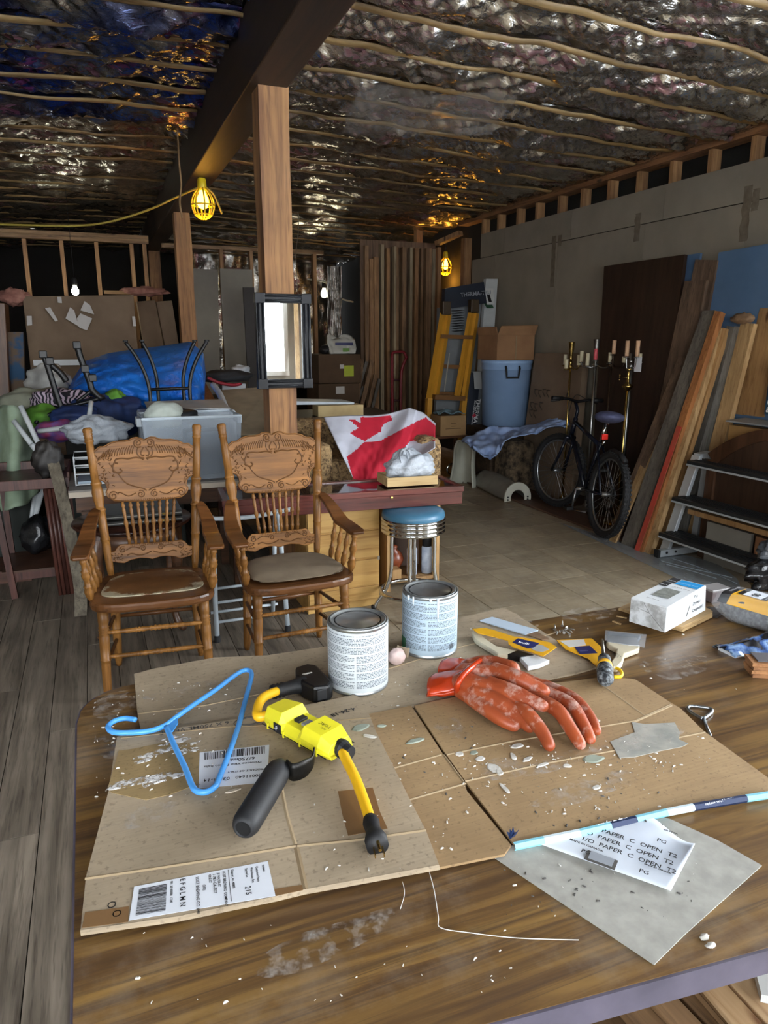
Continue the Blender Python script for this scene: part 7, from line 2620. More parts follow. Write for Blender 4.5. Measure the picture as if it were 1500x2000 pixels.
def wheel(hub, yaw, name, knob):
    Rw = .305
    W_ = Matrix.Translation(hub) @ Matrix.Rotation(yaw, 4, 'Z')
    c = [LEAN @ (W_ @ V((Rw * math.cos(2 * PI * k / 48), 0, Rw * math.sin(2 * PI * k / 48)))) for k in range(48)]
    ty = MB().tube(c, .028, 10, closed=True).out('tyre', RUB, bike, smooth=True)
    c2 = [LEAN @ (W_ @ V((.272 * math.cos(2 * PI * k / 48), 0, .272 * math.sin(2 * PI * k / 48)))) for k in range(48)]
    MB().tube(c2, .010, 8, closed=True).out('rim', RIMM, bike, smooth=True)
    mb = MB()
    for k in range(28):
        a = 2 * PI * k / 28
        a2 = a + (.45 if k % 2 else -.45)
        s_ = .022 if (k // 2) % 2 else -.022
        mb.tube([LEAN @ (W_ @ V((.018 * math.cos(a2), s_, .018 * math.sin(a2)))), LEAN @ (W_ @ V((.268 * math.cos(a), 0, .268 * math.sin(a))))], .0016, 4)
    mb.out('spokes', SPK, bike)['kind'] = 'stuff'
    MB().tube([LEAN @ (W_ @ V((0, -.05, 0))), LEAN @ (W_ @ V((0, .05, 0)))], .016, 12).out('hub', SPK, bike, smooth=True)
    if knob:
        kn = MB()
        for k in range(60):
            a = 2 * PI * k / 60
            for s_ in (-.020, .0, .020):
                rr_ = Rw + .026 - abs(s_) * .35
                kn.box((rr_, s_, 0), (.010, .013, .018), LEAN @ W_ @ Matrix.Rotation(-a - (s_ == 0) * .05, 4, 'Y'))
        kn.out('tread_knobs', RUB, bike)['kind'] = 'stuff'


RH, FH = V((0, 0, .334)), V((1.07, 0, .334))
wheel(RH, 0, 'rear', True)
wheel(FH, R(22), 'front', True)
BB, ST, HT, HB_ = V((.43, 0, .29)), V((.27, 0, .70)), V((.84, 0, .80)), V((.875, 0, .69))


def tb_(name, pts, r, m=FRM, n=10):
    return MB().tube([BK(p) for p in pts], r, n).out(name, m, bike, smooth=True)


tb_('seat_tube', [BB, ST], .017)
tb_('down_tube', [BB, HB_], .020)
tb_('top_tube', [ST - V((0, 0, .03)), HT], .017)
tb_('head_tube', [HB_ - V((-.008, 0, .03)), HT + V((-.008, 0, .03))], .021)
for s in (-1, 1):
    tb_('chain_stay', [BB + V((0, s * .03, 0)), RH + V((0, s * .06, 0))], .010)
    tb_('seat_stay', [ST + V((0, s * .02, -.03)), RH + V((0, s * .06, 0))], .009)
SR = Matrix.Translation(HB_) @ Matrix.Rotation(R(22), 4, 'Z') @ Matrix.Translation(-HB_)
for s in (-1, 1):
    tb_('fork_blade', [SR @ (HB_ + V((.012, s * .045, -.04))), SR @ V((.93, s * .055, .50)), FH + V((0, s * .06, 0))], .013)
tb_('fork_crown', [SR @ (HB_ + V((.01, -.055, -.035))), SR @ (HB_ + V((.01, .055, -.035)))], .016)
tb_('stem', [HT, HT + V((-.02, 0, .10)), SR @ (HT + V((.05, 0, .17)))], .015)
hbp = [SR @ (HT + V((.02, s_, .17 + .02 * (abs(s_) > .1)))) for s_ in (-.29, -.12, 0, .12, .29)]
tb_('handlebar', hbp, .0125, BLKG)
for s in (0, -1):
    p, q = hbp[s], hbp[1 if s == 0 else -2]
    tb_('grip', [p, p.lerp(q, .65)], .018, BLK)
    tb_('brake_lever', [p.lerp(q, .75), p.lerp(q, .6) + V((.05, 0, -.02)), p.lerp(q, .1) + V((.06, 0, -.03))], .006, BLKG)
tb_('cable', smoothpath([hbp[1] + V((.03, 0, 0)), hbp[1] + V((.16, .06, .02)), HT + V((.10, .02, .0)), HT + V((-.12, 0, -.02))], 5), .003, BLK)
tb_('cable', smoothpath([hbp[3] + V((.03, 0, 0)), hbp[3] + V((.14, -.05, .03)), HT + V((.11, 0, -.05)), HB_ + V((.06, .02, -.06))], 5), .003, BLK)
tb_('seat_post', [ST - V((0, 0, .01)), ST + V((-.045, 0, .15))], .0135, CHROME)
MB().tube([BK(ST + V((-.10, 0, .155))), BK(ST + V((.08, 0, .16)))], .006, 6).out('saddle_rail', CHROME, bike, smooth=True)
SAD = mat('saddle_cloth', '55597a', '3d405c', .8, scale=20)


def sad(u, v):
    a, b = 2 * PI * u, PI * (v - .5)
    x = math.cos(a) * math.cos(b)
    wd = .115 * (1 - .55 * max(0, x)) if x > 0 else .115
    return BK(ST + V((-.07 + .15 * x, wd * math.sin(a) * math.cos(b), .205 + .048 * math.sin(b) - .01 * x)))


MB().grid(sad, 28, 14).out('saddle', SAD, bike, smooth=True)
MB().box((0, 0, 0), (.025, .05, .045), Matrix.Translation(BK(ST + V((-.055, 0, .05))))).out('rear_reflector', Nt('reflector_red').m if False else plain('reflector_red', 'd8261c', .2), bike, bevel=.006)
MB().tube([BK(ST + V((-.055, 0, .02))), BK(ST + V((-.05, 0, -.02)))], .012, 8).out('reflector_bracket', CHROME, bike, smooth=True)
tb_('crank_axle', [BB + V((0, -.07, 0)), BB + V((0, .07, 0))], .016, SPK)
tb_('crank_arm', [BB + V((0, -.075, 0)), BB + V((-.02, -.08, .17))], .010, SPK)
tb_('crank_arm', [BB + V((0, .075, 0)), BB + V((.02, .08, -.17))], .010, SPK)
for s, c_ in ((-1, BB + V((-.02, -.11, .17))), (1, BB + V((.02, .11, -.17)))):
    MB().box(tuple(BK(c_)), (.085, .06, .025)).out('pedal', BLKG, bike, bevel=.004)
MB().lathe([(.085, -.003), (.09, 0), (.085, .003), (.055, .003), (.055, -.003)], 32, LEAN @ axis_frame(BB + V((0, -.045, 0)), BB + V((0, -.1, 0)))).out('chainring', STEEL_DK, bike)
for k in range(4):
    MB().lathe([(.0001, 0), (.048 - .008 * k, 0), (.048 - .008 * k, .003), (.0001, .003)], 20, LEAN @ axis_frame(RH + V((0, -.030 - .006 * k, 0)), RH + V((0, -.1, 0)))).out('sprocket', STEEL_DK, bike)
tb_('chain', [BB + V((.02, -.045, .088)), RH + V((0, -.045, .040)), RH + V((-.035, -.045, .02)), RH + V((-.01, -.045, -.045)), RH + V((.04, -.045, -.10)), BB + V((.0, -.045, -.088))], .0045, STEEL_DK, 6)
tb_('derailleur', [RH + V((.0, -.05, -.03)), RH + V((.03, -.055, -.10))], .014, STEEL_DK)
MB().tube([BK((.08, 0, .62 + .03)), BK((.02, 0, .67)), BK((-.10, 0, .66)), BK((-.2, 0, .62))], .020, 8).out('mud_flap', BLK, bike, smooth=True)

# ---- cream pedestal pieces, tap, cushion and shirt
CER = plain('cream_ceramic', 'c9cbbc', .18)
pd = PZ(903, 949, 0)
pe = thing('sink_pedestal', 'cream ceramic sink pedestal standing upright, its hollow back towards the case', 'pedestal', pd, R(4), 'ceramic pedestals')


def shell(u, v):
    a = R(-75 + 205 * u)
    w_ = .105 + .05 * (1 - v) ** 2 + .03 * v ** 4
    r = w_ * (1 - .35 * max(0, (v - .75) / .25) ** 2)
    return V((r * math.cos(a) * .9 + .02 * v, r * math.sin(a), .47 * v))


MB().grid(shell, 30, 20).out('shell', CER, pe, smooth=True, solid=.018)
MB().tube(smoothpath([shell(0, v / 8) for v in range(9)], 3), .012, 8).out('edge', CER, pe, smooth=True)
MB().tube(smoothpath([shell(1, v / 8) for v in range(9)], 3), .012, 8).out('edge', CER, pe, smooth=True)
MB().tube(smoothpath([shell(u / 12, 1) for u in range(13)], 3), .012, 8).out('top_edge', CER, pe, smooth=True)
a, b = PZ(1010, 980, .0), PZ(950, 946, .0)
pz = thing('sink_pedestal', 'grey-cream ceramic pedestal lying on its side with a drilled horseshoe end', 'pedestal', a, 0, 'ceramic pedestals')
dr = (b - a)
dr.z = 0
dL = dr.length
dr.normalize()
sw_ = V((-dr.y, dr.x, 0))


def lie(u, v):
    t = R(180 * u)
    r = .10 + .03 * math.sin(PI * v) + .045 * v ** 2
    p = a + dr * (dL * v)
    return V((p.x + sw_.x * r * math.cos(t), p.y + sw_.y * r * math.cos(t), .012 + r * math.sin(t) * 1.05))


MB().grid(lie, 20, 16).out('half_shell', mat('grey_ceramic', '9c9a8e', '85837a', .3, scale=5), pz, world=True, smooth=True, solid=.015)
po = [(.135 * math.cos(R(8 * k - 14)), .02 + .15 * math.sin(R(8 * k - 14))) for k in range(27)]
pi_ = [(.070 * math.cos(R(8 * k - 14)), .015 + .085 * math.sin(R(8 * k - 14))) for k in range(27)]
EFm = frame(a - dr * .012 + V((0, 0, .02)), sw_, (0, 0, 1), sw_.cross(V((0, 0, 1))))
mb = MB()
vs, fs = [], []
for p, q in zip(po, pi_):
    vs += [EFm @ V((p[0], p[1], 0)), EFm @ V((q[0], q[1], 0)), EFm @ V((q[0], q[1], .022)), EFm @ V((p[0], p[1], .022))]
for k in range(26):
    for j in range(4):
        fs.append((4 * k + j, 4 * k + (j + 1) % 4, 4 * k + 4 + (j + 1) % 4, 4 * k + 4 + j))
fs += [(0, 1, 2, 3), (4 * 26 + 3, 4 * 26 + 2, 4 * 26 + 1, 4 * 26)]
mb.add(vs, fs)
mb.out('horseshoe_end', plain('cream_end', 'c4c3b4', .35), pz, world=True, bevel=.002)
for s in (-1, 1):
    for z in (.005, .03):
        c_ = EFm @ V((s * .1, z, -.002))
        MB().lathe([(.0001, 0), (.009, 0), (.009, .003), (.0001, .003)], 10, axis_frame(c_, c_ - EFm.to_3x3() @ V((0, 0, 1)))).out('bolt_hole', INK, pz, world=True)
a = PZ(878, 938, .0)
tp_ = thing('tap', 'chrome curved tap lying against the upright ceramic pedestal', 'tap', a)
MB().tube(smoothpath([(-.03, -.06, .12), (-.05, -.06, .16), (-.03, -.06, .19), (.0, -.06, .19)] if False else [(-.02, -.10, .20), (-.06, -.10, .19), (-.085, -.10, .15), (-.07, -.10, .10), (-.02, -.10, .08), (.05, -.10, .085)], 6), .012, 10).out('spout', CHROME, tp_, smooth=True)
for x in (.02, .07, .12):
    MB().lathe([(.0001, 0), (.018, .0), (.022, .012), (.014, .03), (.018, .04), (.0001, .045)], 14, frame((x, -.11, .065))).out('valve', CHROME, tp_, smooth=True)
MB().box((.04, -.10, .03), (.26, .10, .06)).out('tap_body', mat('grey_ceramic', '9c9a8e', '85837a', .3), tp_, bevel=.02)
CUS = Nt('brown_velour')
_v = CUS.coord((1, 1, 1), rnd=False)
CUS.col(CUS.ramp(CUS.noise(_v, 16, 5, .65), [(.38, '2f261d'), (.6, '75634c')]))
CUS.set(Roughness=.95)
cs = PZ(985, 920, .0)
MB().box((0, 0, .26), (.30, .34, .52), Matrix.Translation((3.93, 6.20, 0))).solo('footstool', CUS.m, 'brown velour footstool under the blue shirt beside the bicycle wheel', 'footstool', bevel=.06)
MB().box((0, 0, .30), (.56, .52, .60), Matrix.Translation((4.05, 6.66, 0))).solo('plywood_crate', wood('crate_ply', '5a4632', '3b2c1e', 'X', .8), 'low crate under the blue rubbish bin', 'crate')
SHIRT = mat('blue_shirt', 'a9bfe6', '8aa2d0', .85, scale=8)
stp = [(900, 866), (930, 850), (965, 838), (1000, 842), (1040, 836), (1075, 824), (1110, 822)]
sbt = [(925, 885), (945, 904), (968, 902), (985, 872), (1015, 860), (1060, 848), (1112, 838)]


def shirt(u, v):
    q = lerp2(polyl(stp, u), polyl(sbt, u), v)
    p = PY(q[0], q[1], 6.26 - .52 * v * (1 - .4 * u) - .9 * max(0, u - .5))
    d = (V((0, 0, H)) - p).normalized()
    fo_ = .10 * abs(math.sin(13 * u - 3 * v + 2.5 * nz(u * 3, v * 2))) ** .7 * (.4 + .6 * v) + .05 * nz(u * 12, v * 6)
    return p + d * fo_ + V((0, 0, .02 + .35 * fo_))


MB().grid(shirt, 70, 24).solo('shirt', SHIRT, 'rumpled light blue shirt thrown over the brown velour footstool', 'shirt', smooth=True, solid=.008)

# ---- blue rubbish bin with a carton on it
TB = mat('bin_blue', '9dbde6', '8cacd6', .45, scale=3)
c = PY(992, 700, 6.6)
rb_ = thing('rubbish_bin', 'tall light blue plastic rubbish bin with black handles beside the leaning cardboard', 'bin', (c.x, 6.62, .602))
RT = .285
MB().lathe([(.0001, 0), (.195, 0), (.20, .015), (.250, .60), (.262, .61), (.262, .66), (.270, .665), (.270, .70), (.258, .70), (.24, .02), (.0001, .015)], 40).out('body', TB, rb_, smooth=True)
for s in (-1, 1):
    d = V((math.cos(R(-108)), math.sin(R(-108)), 0)) if s == 1 else V((math.cos(R(72)), math.sin(R(72)), 0))
    e = V((-d.y, d.x, 0))
    pth = [d * .262 + e * .07 + V((0, 0, .64)), d * .287 + e * .07 + V((0, 0, .62)), d * .282 + e * .06 + V((0, 0, .53)), d * .282 - e * .06 + V((0, 0, .53)), d * .287 - e * .07 + V((0, 0, .62)), d * .262 - e * .07 + V((0, 0, .64))]
    MB().tube(pth, .011, 8).out('handle', BLK, rb_, smooth=True)
cb1 = PY(988, 690, 6.9)
t = thing('carton', 'open brown carton sitting on top of the blue rubbish bin', 'carton', (c.x - .02, 6.62, 1.303))
CBR = mat('warm_cardboard', '9a7350', '7f5d3f', .85, scale=3)
MB().box((0, 0, .125), (.44, .40, .25)).out('body', CBR, t, bevel=.004)
MB().hexa([(-.22, -.20, .25), (.22, -.20, .25), (.22, -.195, .25), (-.22, -.195, .25), (-.19, -.215, .335), (.23, -.235, .345), (.23, -.23, .35), (-.19, -.21, .34)]).out('flap', CBR, t)
MB().hexa([(-.22, -.20, .25), (-.215, -.20, .25), (-.215, .20, .25), (-.22, .20, .25), (-.24, -.20, .33), (-.235, -.20, .33), (-.235, .20, .33), (-.24, .20, .33)]).out('flap', CBR, t)
MB().box((0, -.2015, .125), (.012, .002, .24)).out('seam', CARD_IN, t)

# ---- leaning shipping carton with scrawled writing
lc = leaning('leaning_carton', 'large brown cardboard box with handwriting leaning behind the first candelabra lamp', 'carton', CB_D, (1045, 690), (1140, 690), (1025, 840), (1126, 840), 4.24, 4.14, .07, .02)
hp0 = PX(1052, 782, 4.10)
for k, (wd_, x, y_) in enumerate((('TABLE', 1048, 782), ('lamp parts', 1042, 805))):
    text(wd_, .10, PX(x, y_, 4.07 + .02), (0, -1, 0), (.25, 0, 1), plain('marker_dim', '3a3129', .8), lc if False else None, 'scrawl') if False else None
sc_ = MB()
for k, (x, y_) in enumerate(((1050, 760), (1058, 762), (1066, 760), (1074, 762), (1042, 786), (1050, 788), (1060, 786), (1040, 800), (1048, 802))):
    p = PX(x, y_, 4.10)
    q = PX(x + 3, y_ + 14, 4.08)
    sc_.tube([p + V((-.03, 0, 0)), p.lerp(q, .5) + V((-.03, .02, 0)), q + V((-.03, 0, 0))], .004, 4)
    sc_.tube([p + V((-.03, .01, 0)), p + V((-.03, -.04, 0))], .004, 4)
o = sc_.out('handwriting', plain('marker_dim', '3a3129', .8), lc)
o.matrix_parent_inverse = Matrix.Translation(lc.location).inverted()
o['kind'] = 'stuff'

# ---- door cartons, yellow ladder, small carton at the far right
NAV = plain('carton_navy', '262c38', .5)
GREYC = mat('carton_grey', '7b8084', '696e72', .6, scale=4)
WHC = plain('carton_white', 'b4b8b8', .6)


def quadbox(name, m, px, Y0, lean, depth, par):
    tl, tr, br, bl = [PY(x, y, Y0) for x, y in px]
    for p, s_ in ((tl, 1), (tr, 1)):
        p.y += lean
    dv_ = V((0, depth, 0))
    return MB().hexa([tuple(p) for p in (bl, br, br + dv_, bl + dv_, tl, tr, tr + dv_, tl + dv_)]).out(name, m, par, world=True, bevel=.003)


dcn = thing('door_carton', 'navy and grey boxed door leaning in the corner behind the yellow ladder', 'carton', PY(900, 850, 7.0))
quadbox('box_body', GREYC, [(866, 600), (950, 590), (915, 848), (850, 848)], 7.14, .10, .06, dcn)
quadbox('top_band', NAV, [(879, 562), (956, 549), (951, 592), (868, 604)], 7.11, .12, .08, dcn)
for k in range(9):
    quadbox('printed_line', NAV, [(889, 606 + 5 * k), (908, 604 + 5 * k), (908, 606 + 5 * k), (889, 608 + 5 * k)], 7.13, .10, .005, dcn)
text('THERMA-TRU', .062, PY(900, 580, 7.125), (1, .0, .10), (0, .15, 1), plain('faded_print', '8b9097', .6), dcn, 'carton_print', bold=.001)
dc2 = thing('door_carton', 'white edged narrow door carton with green label standing at the drywall end', 'carton', PY(965, 850, 6.95))
quadbox('box_edge', WHC, [(957, 543), (980, 543), (952, 848), (928, 848)], 7.12, .08, .06, dc2)
quadbox('label_panel', plain('label_pale', 'c9cbc8', .6), [(955, 562), (971, 562), (966, 595), (951, 595)], 7.105, .08, .004, dc2)
quadbox('label_green', plain('label_green2', '345a40', .6), [(952, 590), (967, 590), (965, 602), (951, 602)], 7.095, .08, .004, dc2)
quadbox('barcode_panel', INK, [(957, 571), (963, 571), (961, 590), (955, 590)], 7.09, .08, .004, dc2)
dc3 = thing('door_carton', 'slim black carton edge printed THERMA TRU beside the blue rubbish bin', 'carton', PY(930, 850, 6.75))
quadbox('box_edge', GREYC, [(928, 726), (951, 726), (940, 850), (915, 850)], 6.97, .07, .08, dc3)
quadbox('black_face', NAV, [(925, 728), (944, 728), (929, 850), (910, 850)], 6.96, .07, .004, dc3)
quadbox('white_face', WHC, [(931, 726), (946, 726), (942, 760), (927, 760)], 6.955, .07, .004, dc3)
dn = (PY(924, 838, 6.95) - PY(934, 770, 6.99))
text('THERMA  TRU', .070, PY(931.5, 778, 6.975), dn, PY(940, 778, 6.95) - PY(930, 778, 6.95), WHITEINK, dc3, 'carton_print', bold=.0015)
text('Benchmark Doors', .036, PY(927, 782, 6.975), dn, PY(940, 778, 6.95) - PY(930, 778, 6.95), WHITEINK, dc3, 'carton_print')
rd = PY(926.5, 812, 6.955)
MB().lathe([(.0001, 0), (.028, 0), (.0001, .004)], 4, axis_frame(rd, rd + V((0, -1, 0)))).out('red_diamond', plain('mark_red', 'b02840', .5), dc3, world=True)

yl = thing('extension_ladder', 'yellow fibreglass extension ladder leaning in front of the boxed doors', 'ladder', PY(870, 850, 7.2))
YF = plain('ladder_yellow', 'c08a2a', .45)
YD = plain('ladder_dark', '3b2c18', .5)


def lad(x, y, Yv):
    return PY(x, y, Yv)


for (xt, xb) in ((866, 838), (876, 850), (920, 892), (930, 906)):
    MB().bar(lad(xt, 612, 7.09), lad(xb, 780, 6.98), .043, .06).out('rail', YF, yl, world=True)
for y_, x0, x1 in ((657, 860, 922), (715, 850, 908), (768, 840, 905)):
    MB().bar(lad(x0, y_, 7.04), lad(x1, y_ + 2, 7.04), .04, .04).out('rung', plain('rung_brown', '6f4a20', .5), yl, world=True)
MB().bar(lad(838, 778, 6.98), lad(835, 850, 6.95), .055, .06).out('rail', YF, yl, world=True)
MB().bar(lad(906, 778, 6.98), lad(897, 860, 6.95), .055, .06).out('rail', YF, yl, world=True)
MB().bar(lad(846, 775, 6.95), lad(905, 778, 6.95), .10, .05).out('foot_brace', plain('rung_brown', '6f4a20', .5), yl, world=True)
for (x, y_) in ((870, 602), (925, 598)):
    MB().box(tuple(lad(x, y_, 7.08)), (.10, .08, .14)).out('pulley_bracket', YD, yl, world=True, bevel=.01)
MB().tube([lad(878, 690, 7.0), lad(868, 765, 6.94)], .006, 6).out('rope', plain('rope_pale', '9a9a90', .9), yl, world=True)
# carton on a small turned stand
c = PY(880, 850, 6.72)
st_ = thing('side_stand', 'small turned-leg stand under the tan carton near the ladder', 'stand', (c.x - .02, 6.79, 0))
zt = c.z
MB().box((0, 0, zt - .012), (.40, .26, .024)).out('top', WALN, st_)
for x in (-.17, .17):
    for y_ in (-.10, .10):
        MB().turned((x, y_, 0), (x, y_, zt - .024), [(0, .015), (.1, .02), (.2, .012), (.4, .022), (.6, .014), (.8, .024), (1, .02)], 12).out('leg', WALN, st_, smooth=True)
t = thing('carton', 'tan printed carton on the small stand by the ladder, blue papers on its top', 'carton', (c.x, 6.78, zt + .001))
TANB = mat('tan_box', 'a3835a', '8f7049', .8, scale=4)
MB().box((0, 0, .105), (.30, .24, .21)).out('body', TANB, t, bevel=.003)
for k, (z, w_) in enumerate(((.13, .06), (.10, .05), (.075, .18))):
    MB().box((0, -.1205, z), (w_, .001, .006)).out('print_line', plain('print_brown', '5a4128', .8), t)
MB().grid(lambda u, v: V((c.x - .14 + .30 * u, 6.7 + .18 * v, zt + .225 + .04 * nz(u * 3, v * 3) + .02 * math.sin(PI * u))), 16, 12).solo('paper_bundle', plain('dim_blue_paper', '6f8a96', .7), 'grey-blue papers bundled on the tan printed carton', 'papers', smooth=True, solid=.006)
# ================================================================ the dim back of the room, lamps and odds and ends
CAGE = plain('cage_yellow', 'e0c020', .4)


def cagelamp(label, px, py, Yv, scale, energy, col, em, caged=True):
    p = PY(px, py, Yv)
    t = thing('work_light', label, 'work light', (p.x, p.y, p.z), 0, 'hanging work lights')
    s = scale
    MB().lathe([(.0001, -.042 * s), (.022 * s, -.034 * s), (.031 * s, -.012 * s), (.029 * s, .010 * s), (.016 * s, .036 * s), (.013 * s, .05 * s), (.0001, .05 * s)], 18).out('bulb', glow('bulb_' + str(px), col, em), t, smooth=True)
    MB().lathe([(.0001, .048 * s), (.020 * s, .048 * s), (.024 * s, .06 * s), (.022 * s, .10 * s), (.012 * s, .115 * s), (.0001, .115 * s)], 16).out('socket', CAGE if caged else BLK, t, smooth=True)
    if caged:
        for k in range(8):
            a = 2 * PI * k / 8
            d = V((math.cos(a), math.sin(a), 0))
            MB().tube(smoothpath([d * .020 * s + V((0, 0, .06 * s)), d * .048 * s + V((0, 0, .02 * s)), d * .058 * s + V((0, 0, -.025 * s)), d * .042 * s + V((0, 0, -.070 * s)), d * .012 * s + V((0, 0, -.088 * s))], 4), .0042 * s, 6).out('cage_wire', CAGE, t, smooth=True)
        for z, r in ((-.022, .058), (-.068, .043)):
            MB().tube([V((r * s * math.cos(2 * PI * k / 24), r * s * math.sin(2 * PI * k / 24), z * s)) for k in range(24)], .0038 * s, 6, closed=True).out('cage_ring', CAGE, t, smooth=True)
        MB().tube([(0, 0, .11 * s), (0, 0, .17 * s)], .005 * s, 6).out('hanging_hook', STEEL_DK, t, smooth=True)
    else:
        MB().tube([(0, 0, .11 * s), (0, 0, 3.12 - p.z)], .003, 6).out('cord', BLK, t, smooth=True)
    l = bpy.data.lights.new('bulb_light', 'POINT')
    l.energy = energy
    l.color = lin(col)[:3]
    l.shadow_soft_size = .03
    lo = bpy.data.objects.new('bulb_light', l)
    lo.location = (p.x, p.y - .02, p.z - .14 * s)
    COL.objects.link(lo)
    return p


pl = cagelamp('lit yellow caged work light hanging under the beam beside the timber post', 396, 392, 6.2, 1.55, 5, 'ffb84a', 10)
pm = cagelamp('lit yellow caged work light hanging in the far right doorway', 870, 517, 9.0, 1.5, 9, 'ffb040', 14)
cagelamp('lit bare bulb glowing beyond the studs right of the mirror', 633, 573, 10.3, 1.5, 8, 'fff0c8', 25, False)
cagelamp('lit bare bulb glaring just above the largest flat carton', 147, 568, 8.75, 1.2, 4, 'fffbe0', 40, False)
# sagging yellow cable of the work lights
CBL = plain('cable_yellow', '8d7a2a', .5)
q = [(-30, 437), (60, 440), (150, 441), (215, 433), (290, 410), (345, 385), (388, 366)]
MB().tube(smoothpath([PY(x, y, 6.2 + .5 * (1 - k / 6)) for k, (x, y) in enumerate(q)], 6), .009, 7).solo('light_cable', CBL, 'sagging yellow cable strung from the near caged work light to the left', 'cable', smooth=True)
MB().tube(smoothpath([PY(402, 366, 6.2), PY(416, 378, 6.2), PY(426, 398, 6.2), PY(434, 418, 6.2)], 5), .009, 7).solo('cable_end', CBL, 'short loose cable end hanging right of the near caged work light', 'cable', smooth=True)
MB().tube(smoothpath([PY(352, 350, 5.9), PY(350, 300, 5.9), PY(355, 380, 5.9), PY(352, 420, 5.9)] if False else [PY(345, 225, 5.9), PY(347, 262, 5.9), PY(350, 320, 5.9), PY(354, 360, 5.9), PY(351, 395, 5.9), PY(356, 425, 5.9)], 5), .008, 6).solo('torn_strip', plain('torn_kraft', '7d5f3c', .8), 'twisted torn strip hanging from the beam left of the near work light', 'strip', smooth=True)
bpy.data.objects['cable_end'].name = 'loose_cable'
MB().tube(smoothpath([PY(583, 430, 8.6) + V((0, 0, .10)), PY(583, 450, 8.6), PY(578, 500, 8.6), PY(582, 575, 8.6)], 4), .004, 5).solo('thin_wire', plain('wire_grey', '6d675c', .6), 'thin wire dangling just right of the mirror post', 'wire', smooth=True)
MB().tube(smoothpath([PY(600, 545, 10.0), PY(640, 553, 10.0), PY(660, 580, 10.0), PY(690, 590, 10.0)], 4), .012, 6).solo('white_cable', plain('wire_white', 'b8b4a4', .6), 'pale cable looping past the bare bulb right of the mirror', 'cable', smooth=True)

# stacked dark boxes and feed sack right of the mirror
DKC = mat('dim_carton', '58422f', '45331f', .85, scale=3)
for k, (x0, x1, y0, y1, Yv, lb) in enumerate(((622, 705, 692, 748, 8.0, 'upper dim brown carton of the stack right of the mirror'), (622, 702, 750, 795, 8.0, 'lower dim brown carton of the stack right of the mirror'))):
    a, b = PY(x0, y0, Yv), PY(x1, y1, Yv)
    zb__ = b.z if k == 0 else .0
    t = thing('carton', lb, 'carton', ((a.x + b.x) / 2, Yv + .25, zb__ + (.001 if k == 0 else 0)), 0, 'dim carton stack')
    hh = a.z - zb__
    MB().box((0, 0, hh / 2), (b.x - a.x, .5, hh - .004)).out('body', DKC, t, bevel=.006)
    if k == 0:
        for (xa, ya, xb, yb, m) in ((672, 714, 691, 735, plain('note_lime', 'a4b028', .6)), (664, 712, 672, 720, PAPB)):
            p, q_ = PY(xa, ya, Yv - .004), PY(xb, yb, Yv - .004)
            MB().box(((p.x + q_.x) / 2, Yv - .003, (p.z + q_.z) / 2), (q_.x - p.x, .003, p.z - q_.z)).out('stuck_note', m, t, world=True)
    else:
        p, q_ = PY(656, 755, Yv - .004), PY(673, 769, Yv - .004)
        MB().box(((p.x + q_.x) / 2, Yv - .003, (p.z + q_.z) / 2), (q_.x - p.x, .003, p.z - q_.z)).out('shipping_label', PAPB, t, world=True)
a = PY(670, 690, 8.2)
t = thing('feed_sack', 'white and green feed sack lying folded on the dim carton stack', 'sack', (a.x, 8.25, PY(670, 692, 8.0).z + .002))
MB().grid(lambda u, v: V(((u - .5) * .30 * (1 + .15 * math.sin(PI * v)), -.06 + .14 * v + .02 * nz(u * 4, v * 3), .22 * v * (1 if v < .7 else .9 + .1 * math.cos(u * 9)) + .015 * nz(u * 5, v * 5, 2))), 20, 16).out('sack', plain('sack_white', 'c6c6be', .6), t, smooth=True, solid=.05)
MB().box((.01, -.065, .115), (.22, .006, .03)).out('navy_stripe', NAVYP, t)
MB().box((.03, -.075, .045), (.08, .006, .04)).out('green_print', plain('sack_green', '6f9a4a', .6), t)
MB().blob(tuple(PY(636, 683, 8.3)), (.07, .08, .06), 18, 12, .2, 2, 4).solo('black_can', plain('black_dim', '17171a', .6), 'black rounded container at the left of the feed sack', 'container', smooth=True)
# laths leaning right of the cartons
for k, (x0, y0, x1, y1, wd) in enumerate(((707, 702, 697, 800, .05), (716, 706, 690, 800, .04), (727, 704, 706, 802, .05), (709, 755, 694, 805, .03), (733, 732, 720, 805, .04), (741, 740, 728, 805, .035))):
    a, b = PY(x0, y0, 8.32), PY(x1, y1, 8.2)
    b = a + (b - a) * (a.z / max(.05, (a.z - b.z)))
    b = V((b.x, 8.12, .012))
    MB().bar(b, a, wd, .02, (0, 1, 0)).solo('lath', (wood('aged_stud', 'a07c58', '614830', 'Z', .7), B_GREY)[k % 2], 'dim lath leaning right of the carton stack, %s counted from the left' % ('third', 'second', 'fourth', 'first', 'fifth', 'sixth')[k], 'lath', 'laths leaning by the carton stack')
